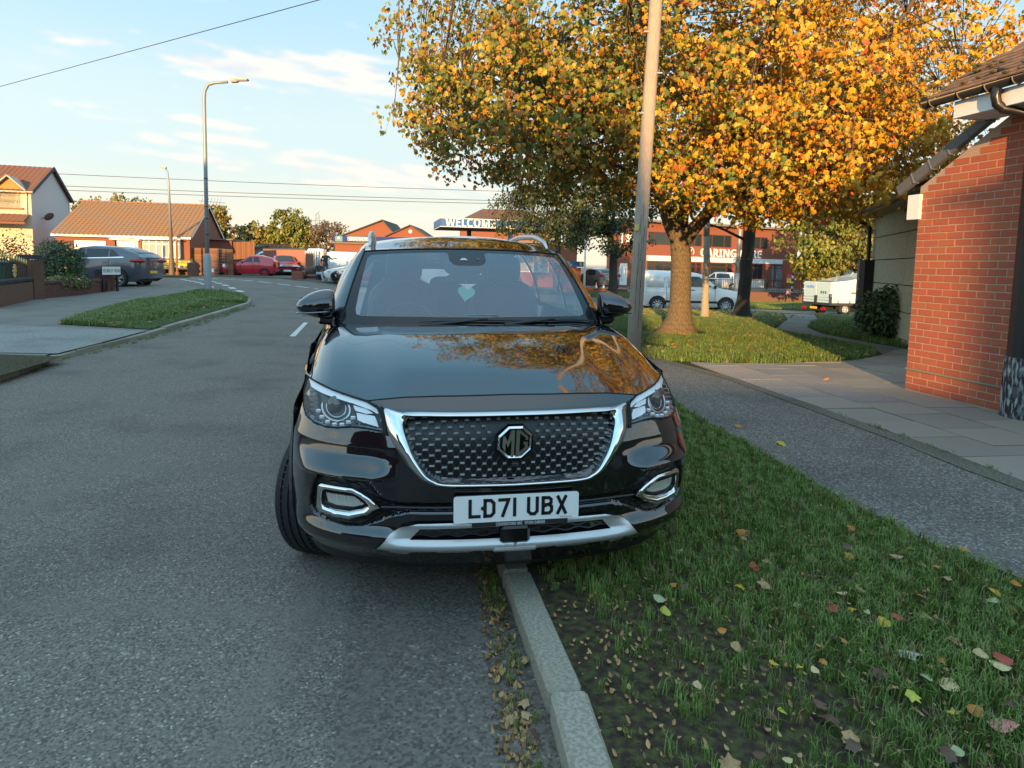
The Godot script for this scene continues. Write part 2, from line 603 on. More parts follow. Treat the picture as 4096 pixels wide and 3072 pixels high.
func hero_car() -> void:
	hl_poly = pv(HL)
	rec_poly = pv(RECESS)
	var half := pv(GRIN)
	grin_poly = half.duplicate()
	for i in range(half.size() - 2, 0, -1):
		grin_poly.append(Vector2(-half[i].x, half[i].y))
	var car := thing("parked_suv", "shiny black SUV with an octagon badge, parked half on the kerb in the foreground", "car", Vector3(.03, 0, -2.80))
	car.rotation = Vector3(0, deg_to_rad(10.7), .008)
	var black: Material = M.black_paint
	# --- bumper and wings seen from the front
	var nu := 220
	var nv := 150
	var pts := PackedVector3Array()
	for i in nu + 1:
		var th := sin((float(i) / nu * 2.0 - 1.0) * PI * .5)
		var yt := th * .876
		var zt := zlead(yt)
		for j in nv + 1:
			var t := float(j) / nv
			var z := lerpf(.245 + .05 * pow(absf(th), 3.0), zt, t)
			var w := table([.2, .35, .55, .75, .95, 1.05], [.86, .92, .938, .935, .915, .90], z)
			var y := lerpf(th * w * .9999, yt, smoothstep(.55, 1.0, t))
			var f := fsc(y, z)
			var q := Vector2(-absf(y), z)
			if q.y > .8 and Geometry2D.is_point_in_polygon(q, hl_poly):
				f -= .075
			elif q.y > .6 and q.y < .88 and absf(y) < .45 and Geometry2D.is_point_in_polygon(q, grin_poly):
				f -= .05
			elif q.y > .41 and q.y < .63 and Geometry2D.is_point_in_polygon(q, rec_poly):
				f -= .03 if absf(y) < .5 else .055
			pts.append(Vector3(y, z, f))
	var st := new_st(true)
	sheet(st, pts, nu, nv)
	part("bumper", st, black, car)
	# --- bonnet with wings
	pts = PackedVector3Array()
	for i in 97:
		var u := i / 48.0 - 1.0
		u = signf(u) * (1.0 - pow(1.0 - absf(u), 1.3))
		for j in 41:
			pts.append(hood_pt(u, j / 40.0))
	st = new_st(true)
	sheet(st, pts, 96, 40)
	part("bonnet", st, black, car)
	st = new_st()
	var l := []
	for i in 81:
		var y := (i / 40.0 - 1.0) * .872
		var z := zlead(y)
		l.append(Vector3(y, z - .001, fbase(y, z) + .0005))
	tube(st, l, .0035, 5)
	for s in [-1, 1]:
		l = []
		for j in 30:
			l.append(hood_pt(s * lerpf(.985, .925, sqrt(j / 29.0)), j / 29.0) + Vector3(0, .0005, 0))
		tube(st, l, .003, 4)
	part("shut_line", st, M.gap, car)
	# --- sides with wheel arches
	for s in [-1.0, 1.0]:
		st = new_st(true)
		var outl := PackedVector2Array([Vector2(.52, .25), Vector2(.56, .5), Vector2(.60, .65), Vector2(.635, .75), Vector2(.63, .88)])
		for x in [.625, .70, .9, 1.2, 1.45, 2.0, 2.6, 3.2, 3.6, 4.0, 4.4, 4.5]:
			outl.append(Vector2(x, side_top(x)))
		outl.append(Vector2(4.5, .3))
		var arcs := []
		for cx in [.93, 3.65]:
			var c := PackedVector2Array()
			for k in 25:
				var a := PI * k / 24.0
				c.append(Vector2(cx + cos(a) * .395, .34 + sin(a) * .395))
			c.append(Vector2(cx - .395, .1))
			c.append(Vector2(cx + .395, .1))
			arcs.append(c)
		cells(st, outl, Vector2(.06, .04), func(p): return side_pt(p.x, p.y, s), arcs)
		part("side_panel", st, black, car)
		st = new_st()
		for cx in [.93, 3.65]:
			var arc := []
			for k in 25:
				var a := PI * k / 24.0
				arc.append(side_pt(cx + cos(a) * .40, .34 + sin(a) * .40, s) + Vector3(.004 * s, 0, 0))
			tube(st, arc, .016, 6)
			var lin_prof := [Vector2(.40, -.25), Vector2(.40, .0)]
			for k in 24:
				var a := PI * k / 24.0
				var b := PI * (k + 1) / 24.0
				var pa := side_pt(cx + cos(a) * .40, .34 + sin(a) * .40, s)
				var pb := side_pt(cx + cos(b) * .40, .34 + sin(b) * .40, s)
				quad(st, pa, pb, pb - Vector3(.3 * s, 0, 0), pa - Vector3(.3 * s, 0, 0))
		var sill := []
		for k in 12:
			sill.append(side_pt(1.32 + k * .17, .27, s))
		tube(st, sill, .035, 6)
		part("arch_trim", st, M.black_plastic, car)
		# side glazing: frame and panes
		st = new_st(true)
		var win1 := pv([1.72, .06, 2.52, .06, 2.52, .90, 2.10, .90])
		var win2 := pv([2.60, .06, 3.42, .06, 3.36, .90, 2.60, .90])
		var win3 := pv([3.50, .08, 4.0, .30, 3.85, .82, 3.46, .88])
		cells(st, pv([1.36, 0, 4.3, 0, 4.3, 1, 1.36, 1]), Vector2(.08, .1), func(p): return glass_pt(p.x, p.y, s), [win1, win2, win3])
		part("window_frame", st, black, car)
		for w in [win1, win2, win3]:
			st = new_st(true)
			cells(st, w, Vector2(.1, .12), func(p): return glass_pt(p.x, p.y, s) - Vector3(.006 * s, 0, 0))
			part("side_window", st, M.side_glass, car)
		st = new_st()
		for x in [1.95, 2.95]:
			tube(st, [side_pt(x, .93, s) + Vector3(.02 * s, 0, 0), side_pt(x + .2, .935, s) + Vector3(.02 * s, 0, 0)], .012, 6)
		part("door_handle", st, M.chrome, car)
		# mirror
		st = new_st(true)
		var mp := PackedVector3Array()
		for i in 21:
			var a := TAU * i / 20.0
			for j in 13:
				var b := -PI * .5 + PI * j / 12.0
				var cx := sin(b)
				var cr := pow(maxf(cos(b), 0.0), .30 if cx < 0 else .55)
				var yy := sin(a) * cr
				var zz := cos(a) * cr
				var hgt := .088 * (1.0 - .50 * pow((cx + 1.0) * .5, 2.0)) * (1.0 if yy > 0 else .85)
				mp.append(Vector3(s * (.908 + cx * .108), 1.236 + yy * hgt + .012 * (1.0 - cx) * (1 if yy > 0 else 0), -1.47 + (zz * .09 if zz > 0 else zz * .045)))
		sheet(st, mp, 20, 12)
		var mir := part("mirror", st, black, car)
		st = new_st()
		var band := []
		for j in 17:
			var b := PI * j / 16.0
			band.append(Vector3(s * (.908 - cos(b) * .107), 1.206 + .006 * cos(b), -1.47 + .088 * pow(sin(b), .6)))
		tube(st, band, .004, 5)
		part("trim_strip", st, M.dark_chrome, mir)
		st = new_st()
		bx(st, Vector3(s * .83, 1.155, -1.46), Vector3(.14, .05, .07), Basis(Vector3.BACK, s * .12), .015)
		part("mirror_arm", st, black, mir)
		st = new_st()
		cells(st, pv([-.09, -.06, .09, -.06, .095, .05, -.08, .065]), Vector2(.3, .3), func(p): return Vector3(s * (.905 + p.x), 1.235 + p.y, -1.519))
		part("mirror_glass", st, M.mirror, mir)
	# --- screen: inner clear pane, dark border, sensor housing
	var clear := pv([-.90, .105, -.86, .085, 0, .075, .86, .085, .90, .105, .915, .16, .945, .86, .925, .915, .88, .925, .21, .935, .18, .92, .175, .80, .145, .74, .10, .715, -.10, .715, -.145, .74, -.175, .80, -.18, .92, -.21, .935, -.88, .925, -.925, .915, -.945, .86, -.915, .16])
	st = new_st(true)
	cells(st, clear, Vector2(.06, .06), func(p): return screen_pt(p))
	part("windscreen", st, M.sky_tint_glass, car)
	st = new_st(true)
	cells(st, pv([-1, 0, 1, 0, 1, 1, -1, 1]), Vector2(.04, .04), func(p): return screen_pt(p), [clear])
	var frit := part("windscreen_border", st, M.frit, car)
	st = new_st()
	cells(st, pv([-.075, .80, .0, .80, -.02, .835, -.055, .835]), Vector2(.1, .1), func(p): return screen_pt(p, .003))
	part("camera_window", st, M.pale_plastic, frit)
	st = new_st()
	cells(st, pv([.085, .82, .10, .81, .115, .82, .11, .835, .09, .835]), Vector2(.1, .1), func(p): return screen_pt(p, .003))
	part("rain_sensor", st, M.grey_plastic, frit)
	# wipers and scuttle
	st = new_st(true)
	var sc := PackedVector3Array()
	for i in 41:
		var u := i / 20.0 - 1.0
		var h := hood_pt(u * .84, 1.0)
		var g := screen_pt(Vector2(u * .995, 0.0))
		for j in 5:
			sc.append(h.lerp(g, j / 4.0) - Vector3(0, .02 * sin(PI * j / 4.0), 0))
	sheet(st, sc, 40, 4)
	part("scuttle", st, M.black_plastic, car)
	for w in [[-.33, -.05, .42], [.34, .36, .73]]:
		st = new_st()
		var bl := []
		for k in 9:
			bl.append(screen_pt(Vector2(lerpf(w[0] / .765, w[2] / .765, k / 8.0), .012 + .02 * sin(PI * k / 8.0)), .012))
		tube(st, bl, [.003, .005, .006, .006, .006, .006, .006, .005, .003], 6)
		var mid_ := screen_pt(Vector2(w[1] / .765 + .1, .03), .02)
		tube(st, [screen_pt(Vector2(w[1] / .765 - .28, -.015), .012), mid_], [.012, .008], 6)
		bx(st, mid_, Vector3(.05, .016, .02), Basis.IDENTITY, .004)
		part("wiper", st, M.black_plastic, car)
	# --- roof, pillars, rear
	st = new_st(true)
	pts = PackedVector3Array()
	for i in 33:
		var u := i / 16.0 - 1.0
		for j in 25:
			var t := j / 24.0
			var f := screen_pt(Vector2(u, 1.0))
			var x := lerpf(-f.z, 4.35, t)
			var e := glass_pt(x, 1.0, 1.0)
			var crown := .055 * smoothstep(0.0, .22, t) + .012 * (1.0 - smoothstep(0.0, .3, t))
			var hh := e.y + crown * (1.0 - pow(absf(u), 2.4))
			if t < .12:
				hh = lerpf(f.y, hh, t / .12)
			pts.append(Vector3(lerpf(f.x, e.x * u, smoothstep(0.0, .1, t)), hh, -x))
	sheet(st, pts, 32, 24)
	part("roof", st, black, car)
	st = new_st()
	l = []
	for i in 31:
		l.append(screen_pt(Vector2(i / 15.0 - 1.0, 1.0), .001))
	tube(st, l, .005, 4)
	for s in [-1, 1]:
		l = []
		for j in 14:
			l.append(screen_pt(Vector2(s, j / 13.0), .002))
		tube(st, l, .006, 4)
	part("screen_seal", st, M.gap, car)
	for s in [-1.0, 1.0]:
		st = new_st(true)
		pts = PackedVector3Array()
		for j in 17:
			var t := j / 16.0
			var a := screen_pt(Vector2(s, t))
			var b := glass_pt(lerpf(1.37, 1.98, t), lerpf(.1, 1.0, t), s)
			for k in 7:
				var v := k / 6.0
				pts.append(a.lerp(b, v) + Vector3(s * .7, .4, .6).normalized() * .016 * sin(PI * v))
		sheet(st, pts, 16, 6)
		part("windscreen_pillar", st, black, car)
		# roof rail
		st = new_st(true)
		l = []
		var rr := []
		for j in 19:
			var t := j / 18.0
			var x := lerpf(2.05, 3.75, t)
			var e := glass_pt(x, 1.0, s)
			l.append(e + Vector3(-s * .035, .012 + .062 * pow(maxf(sin(PI * t), 0.0), .28), 0))
			rr.append(.008 + .014 * pow(maxf(sin(PI * t), 0.0), .35))
		tube(st, l, rr, 8)
		part("roof_rail", st, M.silver, car)
	st = new_st(true)
	var rearwin := pv([-.80, .50, .80, .50, .72, .93, -.72, .93])
	var tail := func(p: Vector2): return Vector3(p.x * lerpf(.86, .60, p.y), lerpf(.55, 1.5, p.y), -4.52 + .28 * pow(p.y, 2.0) + .14 * pow(absf(p.x), 3.0))
	cells(st, pv([-1, 0, 1, 0, 1, 1, -1, 1]), Vector2(.1, .06), tail, [rearwin])
	bx(st, Vector3(0, .45, -4.46), Vector3(1.7, .5, .18), Basis.IDENTITY, .05)
	part("tailgate", st, black, car)
	st = new_st(true)
	cells(st, rearwin, Vector2(.2, .1), tail)
	part("rear_window", st, M.side_glass, car)
	st = new_st()
	bx(st, Vector3(0, .24, -2.45), Vector3(1.62, .06, 3.7), Basis.IDENTITY, .02)
	bx(st, Vector3(0, .5, -.75), Vector3(1.1, .5, .5))
	part("underbody", st, M.black_plastic, car)
	hero_front(car)
	hero_cabin(car)
	# wheels: the front pair is steered towards the road
	for s in [-1.0, 1.0]:
		tyre(car, "wheel", Vector3(s * .80, .335, -.93), deg_to_rad(-27.0), .348, .235, .235, 5, s, M.alloy)
		tyre(car, "wheel", Vector3(s * .80, .335, -3.65), 0.0, .348, .235, .235, 5, s, M.alloy)

func hero_front(car: Node3D) -> void:
	# --- grille: dark backing, lattice, chrome surround
	var st := new_st(true)
	cells(st, grin_poly, Vector2(.04, .04), func(p): return fas(p.x, p.y, -.046))
	var gr := part("grille", st, M.grille_black, car)
	var nodes := {}
	for r in range(-9, 7):
		for c in range(-12, 13):
			var u := c + (.5 if posmod(r, 2) else 0.0)
			var x := u * .0385 * (1.0 + .022 * absf(u))
			var y := r * .0255
			y *= 1.0 - .28 * pow(absf(x) / .45, 2.0)
			var p := Vector2(x, .785 + y)
			if Geometry2D.is_point_in_polygon(p, grin_poly):
				nodes[Vector2i(r, c)] = p
	st = new_st()
	var st2 := new_st(true)
	for k in nodes:
		var p: Vector2 = nodes[k]
		var near: bool = absf(p.x) < .085 and absf(p.y - .777) < .078
		for nb in [Vector2i(k.x + 1, k.y), Vector2i(k.x + 1, k.y + (1 if posmod(k.x, 2) else -1))]:
			if nodes.has(nb) and not near:
				tube(st, [fas(p.x, p.y, -.026), fas(nodes[nb].x, nodes[nb].y, -.026)], .0009, 4, false)
		if near:
			continue
		var w := .0075 * (1.0 + .9 * absf(p.x) / .45)
		for e in [.0021, -.0021]:
			l_bar(st2, fas(p.x, p.y + e, -.022), w)
	part("lattice", st, M.lattice, gr).set_meta("kind", "stuff")
	part("chrome_studs", st2, M.stud, gr).set_meta("kind", "stuff")
	st = new_st(true)
	var o := resample(pv(GROUT), 70, false)
	var n := resample(pv(GRIN), 70, true)
	moulding(st, o, n, [[0, -.004], [.03, .012], [.45, .021], [.62, .024], [.78, .018], [.95, .004], [1.0, -.05]], false)
	part("grille_surround", st, M.chrome, car)
	st = new_st()
	front_patch(st, pv([-.533, .908, -.513, .80, -.53, .80, -.534, .83, -.545, .90]), .010, true)
	part("lamp_gasket", st, M.gap, car)
	# badge
	var e0 := fas(0, .777, -.012)
	var xf := Transform3D(Basis.IDENTITY.rotated(Vector3.RIGHT, .18), e0)
	var octo := func(r: float, k := 1.0) -> PackedVector2Array:
		var q := PackedVector2Array()
		for i in 8:
			var a := PI / 8 + TAU * i / 8
			q.append(Vector2(cos(a) * r, sin(a) * r * k))
		return q
	st = new_st()
	prism(st, octo.call(.0815), .018, xf)
	var bd := part("badge", st, M.black_gloss, car)
	st = new_st()
	var o1: PackedVector2Array = octo.call(.077)
	var o2: PackedVector2Array = octo.call(.064)
	for i in 8:
		var j := (i + 1) % 8
		var m1 := (o1[i] + o2[i]) * .5
		var m2 := (o1[j] + o2[j]) * .5
		quad(st, xf * Vector3(o1[i].x, o1[i].y, .018), xf * Vector3(m1.x, m1.y, .026), xf * Vector3(m2.x, m2.y, .026), xf * Vector3(o1[j].x, o1[j].y, .018))
		quad(st, xf * Vector3(m1.x, m1.y, .026), xf * Vector3(o2[i].x, o2[i].y, .018), xf * Vector3(o2[j].x, o2[j].y, .018), xf * Vector3(m2.x, m2.y, .026))
	part("badge_ring", st, M.chrome, bd)
	st = new_st()
	var lx := xf * Transform3D(Basis.IDENTITY, Vector3(0, 0, .0182))
	prism(st, pv([-.0525, -.018, -.0525, .026, -.044, .034, -.0315, .006, -.019, .0555, -.0035, .0555, -.0035, -.0555, -.016, -.0555, -.016, .018, -.030, -.019, -.0405, .006, -.0405, -.036]), .006, lx)
	part("badge_letter", st, M.satin_bright, bd)
	st = new_st()
	prism(st, pv([.0035, .0555, .021, .0555, .0525, .026, .0525, .0125, .0425, .0125, .0425, .022, .018, .043, .018, -.043, .0405, -.022, .0405, -.008, .035, -.008, .035, .001, .0525, .001, .0525, -.024, .021, -.0555, .0035, -.0555]), .006, lx)
	part("badge_letter", st, M.satin_bright, bd)
	st = new_st()
	bx(st, fas(0, .684, .0), Vector3(.03, .016, .02), Basis.IDENTITY, .004)
	part("parking_camera", st, M.black_plastic, gr)
	# --- headlamps
	for s in [-1, 1]:
		var f := func(p: Vector2, off: float): return fas(-p.x * s if s > 0 else p.x, p.y, off)
		var lamp := Node3D.new()
		lamp.name = "headlight"
		car.add_child(lamp, true)
		var pt := func(p: Vector2, off: float) -> Vector3: return fas(p.x * -s, p.y, off)
		st = new_st(true)
		cells(st, hl_poly, Vector2(.03, .02), func(p): return pt.call(p, -.072))
		part("lamp_housing", st, M.lamp_dark, lamp)
		st = new_st(true)
		cells(st, pv([-.872, .957, -.836, .952, -.746, .936, -.66, .922, -.60, .912, -.558, .893, -.548, .876, -.556, .874, -.58, .886, -.655, .903, -.74, .914, -.80, .921, -.852, .930]), Vector2(.03, .02), func(p): return pt.call(p, -.012))
		part("daytime_light_bar", st, M.lamp_white, lamp)
		st = new_st(true)
		var c0 := Vector2(-.729, .873)
		var uu := []
		for k in 17:
			var a := PI * .92 + PI * 1.25 * k / 16.0
			uu.append(pt.call(c0 + Vector2(cos(a) * .062, sin(a) * .046), -.03))
		tube(st, uu, .006, 8)
		for k in 17:
			var a := PI * .92 + PI * 1.25 * k / 16.0
			uu[k] = pt.call(c0 + Vector2(cos(a) * .044, sin(a) * .036), -.05)
		tube(st, uu, .004, 8)
		part("lamp_bezel", st, M.dark_chrome_lamp, lamp)
		st = new_st(true)
		var pc: Vector3 = pt.call(c0 + Vector2(0, .008), -.07)
		lathe(st, [Vector2(.040, .0), Vector2(.039, .012), Vector2(.033, .024), Vector2(.02, .034), Vector2(.001, .038)], 24, Transform3D(Basis(Vector3.RIGHT, Vector3.BACK, Vector3.UP), pc))
		part("projector_lens", st, M.lens, lamp)
		st = new_st()
		for k in 7:
			var a := PI * 1.12 + PI * .74 * k / 6.0
			var q: Vector3 = pt.call(c0 + Vector2(cos(a) * .083, sin(a) * .058), -.024)
			bx(st, q, Vector3(.021, .015, .016), Basis.IDENTITY, .003)
		part("light_blocks", st, M.lamp_clear, lamp)
		st = new_st(true)
		cells(st, pv([-.64, .868, -.565, .862, -.556, .845, -.55, .824, -.61, .834, -.635, .842]), Vector2(.012, .03), func(p): return pt.call(p, -.025 + .003 * sin(p.x * 500.0)))
		cells(st, pv([-.655, .895, -.60, .888, -.57, .872, -.60, .869, -.645, .876]), Vector2(.03, .03), func(p): return pt.call(p, -.02))
		part("indicator_lamp", st, M.lamp_white, lamp)
		st = new_st()
		for k in 5:
			bx(st, pt.call(Vector2(-.838 + .002 * k, .915 - .016 * k), -.03), Vector3(.03, .004, .03))
		part("cooling_fins", st, M.grey_plastic, lamp)
		st = new_st(true)
		cells(st, hl_poly, Vector2(.02, .015), func(p): return pt.call(p, .004))
		part("lamp_cover", st, M.lamp_glass, lamp)
		st = new_st()
		var rim := []
		for p in hl_poly:
			rim.append(pt.call(p, .002))
		rim.append(rim[0])
		tube(st, rim, .004, 5)
		part("lamp_seal", st, M.gap, lamp)
	# --- fog lamp recesses, one textured strip across the bumper
	st = new_st(true)
	front_patch(st, rec_poly, -.032, true, .02)
	var rec := part("lower_grille", st, M.black_plastic, car)
	st = new_st()
	for s in [-1, 1]:
		for row in 14:
			var pl := []
			for k in 76:
				var x := -.83 + k * .011
				var zc := lerpf(.515, .507, k / 75.0)
				var span := table([-.83, -.70, -.52, -.40, 0], [.105, .12, .05, .028, .026], x)
				var z := zc + (row / 13.0 - .5) * 2.0 * span + .0045 * sin(x * 105.0 + (PI if row % 2 else 0.0))
				var q := Vector2(x, z)
				if Geometry2D.is_point_in_polygon(q, rec_poly):
					pl.append(fas(x * s, z, -.030))
				elif pl.size() > 1:
					tube(st, pl, .0022, 4, false)
					pl = []
				else:
					pl = []
			if pl.size() > 1:
				tube(st, pl, .0022, 4, false)
		var rib := []
		for k in 20:
			var x := -.54 + k * .028
			rib.append(fas(x * s, .5075, -.008))
		tube(st, rib, .006, 6)
	part("wave_ribs", st, M.grille_black, rec)
	for s in [-1, 1]:
		var pt := func(p: Vector2, off: float) -> Vector3: return fas(p.x * -s, p.y, off)
		var fl := Node3D.new()
		fl.name = "fog_light"
		car.add_child(fl, true)
		var fo := pv([-.80, .572, -.785, .586, -.656, .590, -.617, .573, -.584, .550, -.546, .507, -.599, .470, -.673, .440, -.744, .443, -.80, .450, -.812, .466, -.805, .531])
		var fi := pv([-.775, .545, -.76, .556, -.657, .558, -.632, .546, -.613, .532, -.596, .512, -.620, .498, -.668, .484, -.72, .482, -.765, .486, -.778, .497, -.778, .525])
		st = new_st(true)
		moulding(st, fo, fi, [[0, -.03], [.02, .004], [.35, .014], [.55, .012], [.85, -.008], [1.0, -.04]], true, false) if s < 0 else moulding(st, flip2(fo), flip2(fi), [[0, -.03], [.02, .004], [.35, .014], [.55, .012], [.85, -.008], [1.0, -.04]], true, false)
		part("fog_bezel", st, M.chrome, fl)
		st = new_st()
		cells(st, fi, Vector2(.03, .03), func(p): return pt.call(p * Vector2(1, 1), -.028))
		part("fog_backing", st, M.black_plastic, fl)
		st = new_st(true)
		var lens := pv([-.766, .545, -.65, .545, -.628, .530, -.608, .513, -.65, .497, -.72, .494, -.757, .502])
		cells(st, lens, Vector2(.006, .012), func(p): return pt.call(p, -.018 + .004 * sin(p.x * 420.0) * smoothstep(.50, .53, p.y)))
		part("reflector", st, M.reflector, fl)
		st = new_st(true)
		cells(st, lens, Vector2(.03, .02), func(p): return pt.call(p, -.006))
		part("fog_lens", st, M.lamp_glass, fl)
	# --- silver skid plate with lower intake, black valance
	st = new_st(true)
	var sk := pv([0, .442, -.06, .443, -.25, .450, -.396, .447, -.458, .435, -.507, .403, -.556, .345, -.576, .309, -.531, .302, -.438, .308, -.414, .325, -.327, .330, -.302, .319, -.188, .319, -.169, .334, -.055, .322, 0, .322])
	var op := pv([-.426, .378, -.386, .424, -.066, .430, 0, .430, 0, .378, -.066, .378])
	var skf := func(p: Vector2, s: float) -> Vector3:
		var off := .014 + .03 * smoothstep(.385, .355, p.y) * smoothstep(.58, .40, absf(p.x)) - .025 * smoothstep(.345, .31, p.y) + .010 * smoothstep(.425, .44, p.y) * (1.0 - smoothstep(.44, .452, p.y))
		return fas(p.x * s, p.y, off)
	for s in [-1.0, 1.0]:
		cells(st, sk, Vector2(.015, .010), func(p): return skf.call(p, -s), [op])
	part("skid_plate", st, M.satin, car)
	st = new_st(true)
	front_patch(st, op, -.012, true, .02)
	var low := part("lower_intake", st, M.grille_black, car)
	st = new_st()
	for s in [-1, 1]:
		for r in 2:
			var pl := []
			for k in 36:
				var x := -.41 + k * .010
				var z := .392 + .02 * r + .006 * sin(x * 62.0 + (PI if r else 0.0))
				if Geometry2D.is_point_in_polygon(Vector2(x, z), op):
					pl.append(fas(x * s, z, .0))
			if pl.size() > 1:
				tube(st, pl, .004, 5)
	part("wave_ribs", st, M.black_plastic, low)
	st = new_st()
	bx(st, fas(0, .398, .016), Vector3(.124, .076, .05), Basis.IDENTITY, .012)
	part("radar_cover", st, M.black_gloss, car)
	st = new_st()
	bx(st, fas(0, .338, .030), Vector3(.19, .03, .03), Basis.IDENTITY, .01)
	part("skid_centre", st, M.satin, car)
	st = new_st(true)
	pts_valance(st)
	part("valance", st, M.black_plastic, car)
	# --- number plate
	var px := Transform3D(Basis.IDENTITY, Vector3(.006, .511, .022))
	var pn := Node3D.new()
	pn.name = "number_plate"
	car.add_child(pn, true)
	pn.transform = px
	st = new_st()
	var rr := PackedVector2Array()
	for c in [[.25, .0455], [-.25, .0455], [-.25, -.0455], [.25, -.0455]]:
		for k in 5:
			var a: float = [0, PI / 2, PI, PI * 1.5][[[.25, .0455], [-.25, .0455], [-.25, -.0455], [.25, -.0455]].find(c)] + PI / 2 * k / 4.0
			rr.append(Vector2(c[0] + cos(a) * .01, c[1] + sin(a) * .01))
	prism(st, rr, .004, Transform3D.IDENTITY)
	part("plate", st, M.plate, pn)
	st = new_st()
	bx(st, Vector3(0, .002, -.006), Vector3(.50, .108, .01))
	bx(st, Vector3(.015, -.066, .0), Vector3(.40, .020, .005), Basis.IDENTITY, .001)
	part("plate_holder", st, M.black_plastic, pn)
	st = new_st()
	var glyph := {
		"L": [[-.018, .0395, -.018, -.0325, -.018, -.0325, .025, -.0325]],
		"D": [[-.018, .0395, -.018, -.0395], [-.025, .0325, .006, .0325, .018, .020, .018, -.020, .006, -.0325, -.025, -.0325]],
		"7": [[-.025, .0325, .0175, .0325, -.008, -.0395]],
		"1": [[0, .0395, 0, -.0395]],
		"U": [[-.018, .0395, -.018, -.022, -.008, -.0325, .008, -.0325, .018, -.022, .018, .0395]],
		"B": [[-.018, .0395, -.018, -.0395], [-.025, .0325, .006, .0325, .0155, .025, .0155, .011, .006, .0035, -.018, .0035], [.0, .0035, .009, .0035, .018, -.005, .018, -.023, .009, -.0325, -.025, -.0325]],
		"X": [[-.0185, .0395, .0185, -.0395], [.0185, .0395, -.0185, -.0395]],
	}
	var cur := -.2005
	for ch in ["L", "D", "7", "1", " ", "U", "B", "X"]:
		if ch == " ":
			cur += .033
			continue
		var wd := .014 if ch == "1" else .05
		var g := new_st()
		for sk_ in glyph[ch]:
			stroke(g, sk_, .0135, .0016, Transform3D(Basis.IDENTITY, Vector3(cur + wd * .5, .003, .0042)))
		part("plate_character", g, M.black_print, pn)
		cur += wd + .011
	st = new_st()
	for x in [-.142, .118]:
		lathe(st, [Vector2(.008, 0), Vector2(.007, .005), Vector2(.001, .006)], 10, Transform3D(Basis(Vector3.RIGHT, Vector3.BACK, Vector3.UP), Vector3(x, .004, .0045)))
	part("plate_screw", st, M.black_print, pn)
	text("dealer_name", "CINDERFORD MG   01594 540650", .0125, M.pale_plastic, pn, Transform3D(Basis.IDENTITY, Vector3(.015, -.0665, .0035)), .001, "Droid Sans Bold", .205)
	text("maker_print", "BESTPLATE BS AU 145e", .005, M.grey_plastic, pn, Transform3D(Basis.IDENTITY, Vector3(.205, -.0485, .0045)), .0005, "Droid Sans", .048)

func flip2(p: PackedVector2Array) -> PackedVector2Array:
	var r := PackedVector2Array()
	for q in p:
		r.append(Vector2(-q.x, q.y))
	return r

func l_bar(st: SurfaceTool, c: Vector3, w: float) -> void:
	tube(st, [c - Vector3(w, 0, 0), c - Vector3(w * .7, 0, -.001), c + Vector3(w * .7, 0, .001), c + Vector3(w, 0, 0)], [.0008, .0017, .0017, .0008], 5)

func pts_valance(st: SurfaceTool) -> void:
	var p := PackedVector3Array()
	for i in 61:
		var th := sin((i / 60.0 * 2.0 - 1.0) * PI * .5)
		for j in 7:
			var t := j / 6.0
			var z := lerpf(.20, .315 + .045 * pow(absf(th), 4.0), t)
			var w := table([.2, .35, .55], [.86, .92, .938], z)
			var y := th * w * .985
			p.append(Vector3(y, z, fbase(y, z) - .045 + .03 * t))
	sheet(st, p, 60, 6)

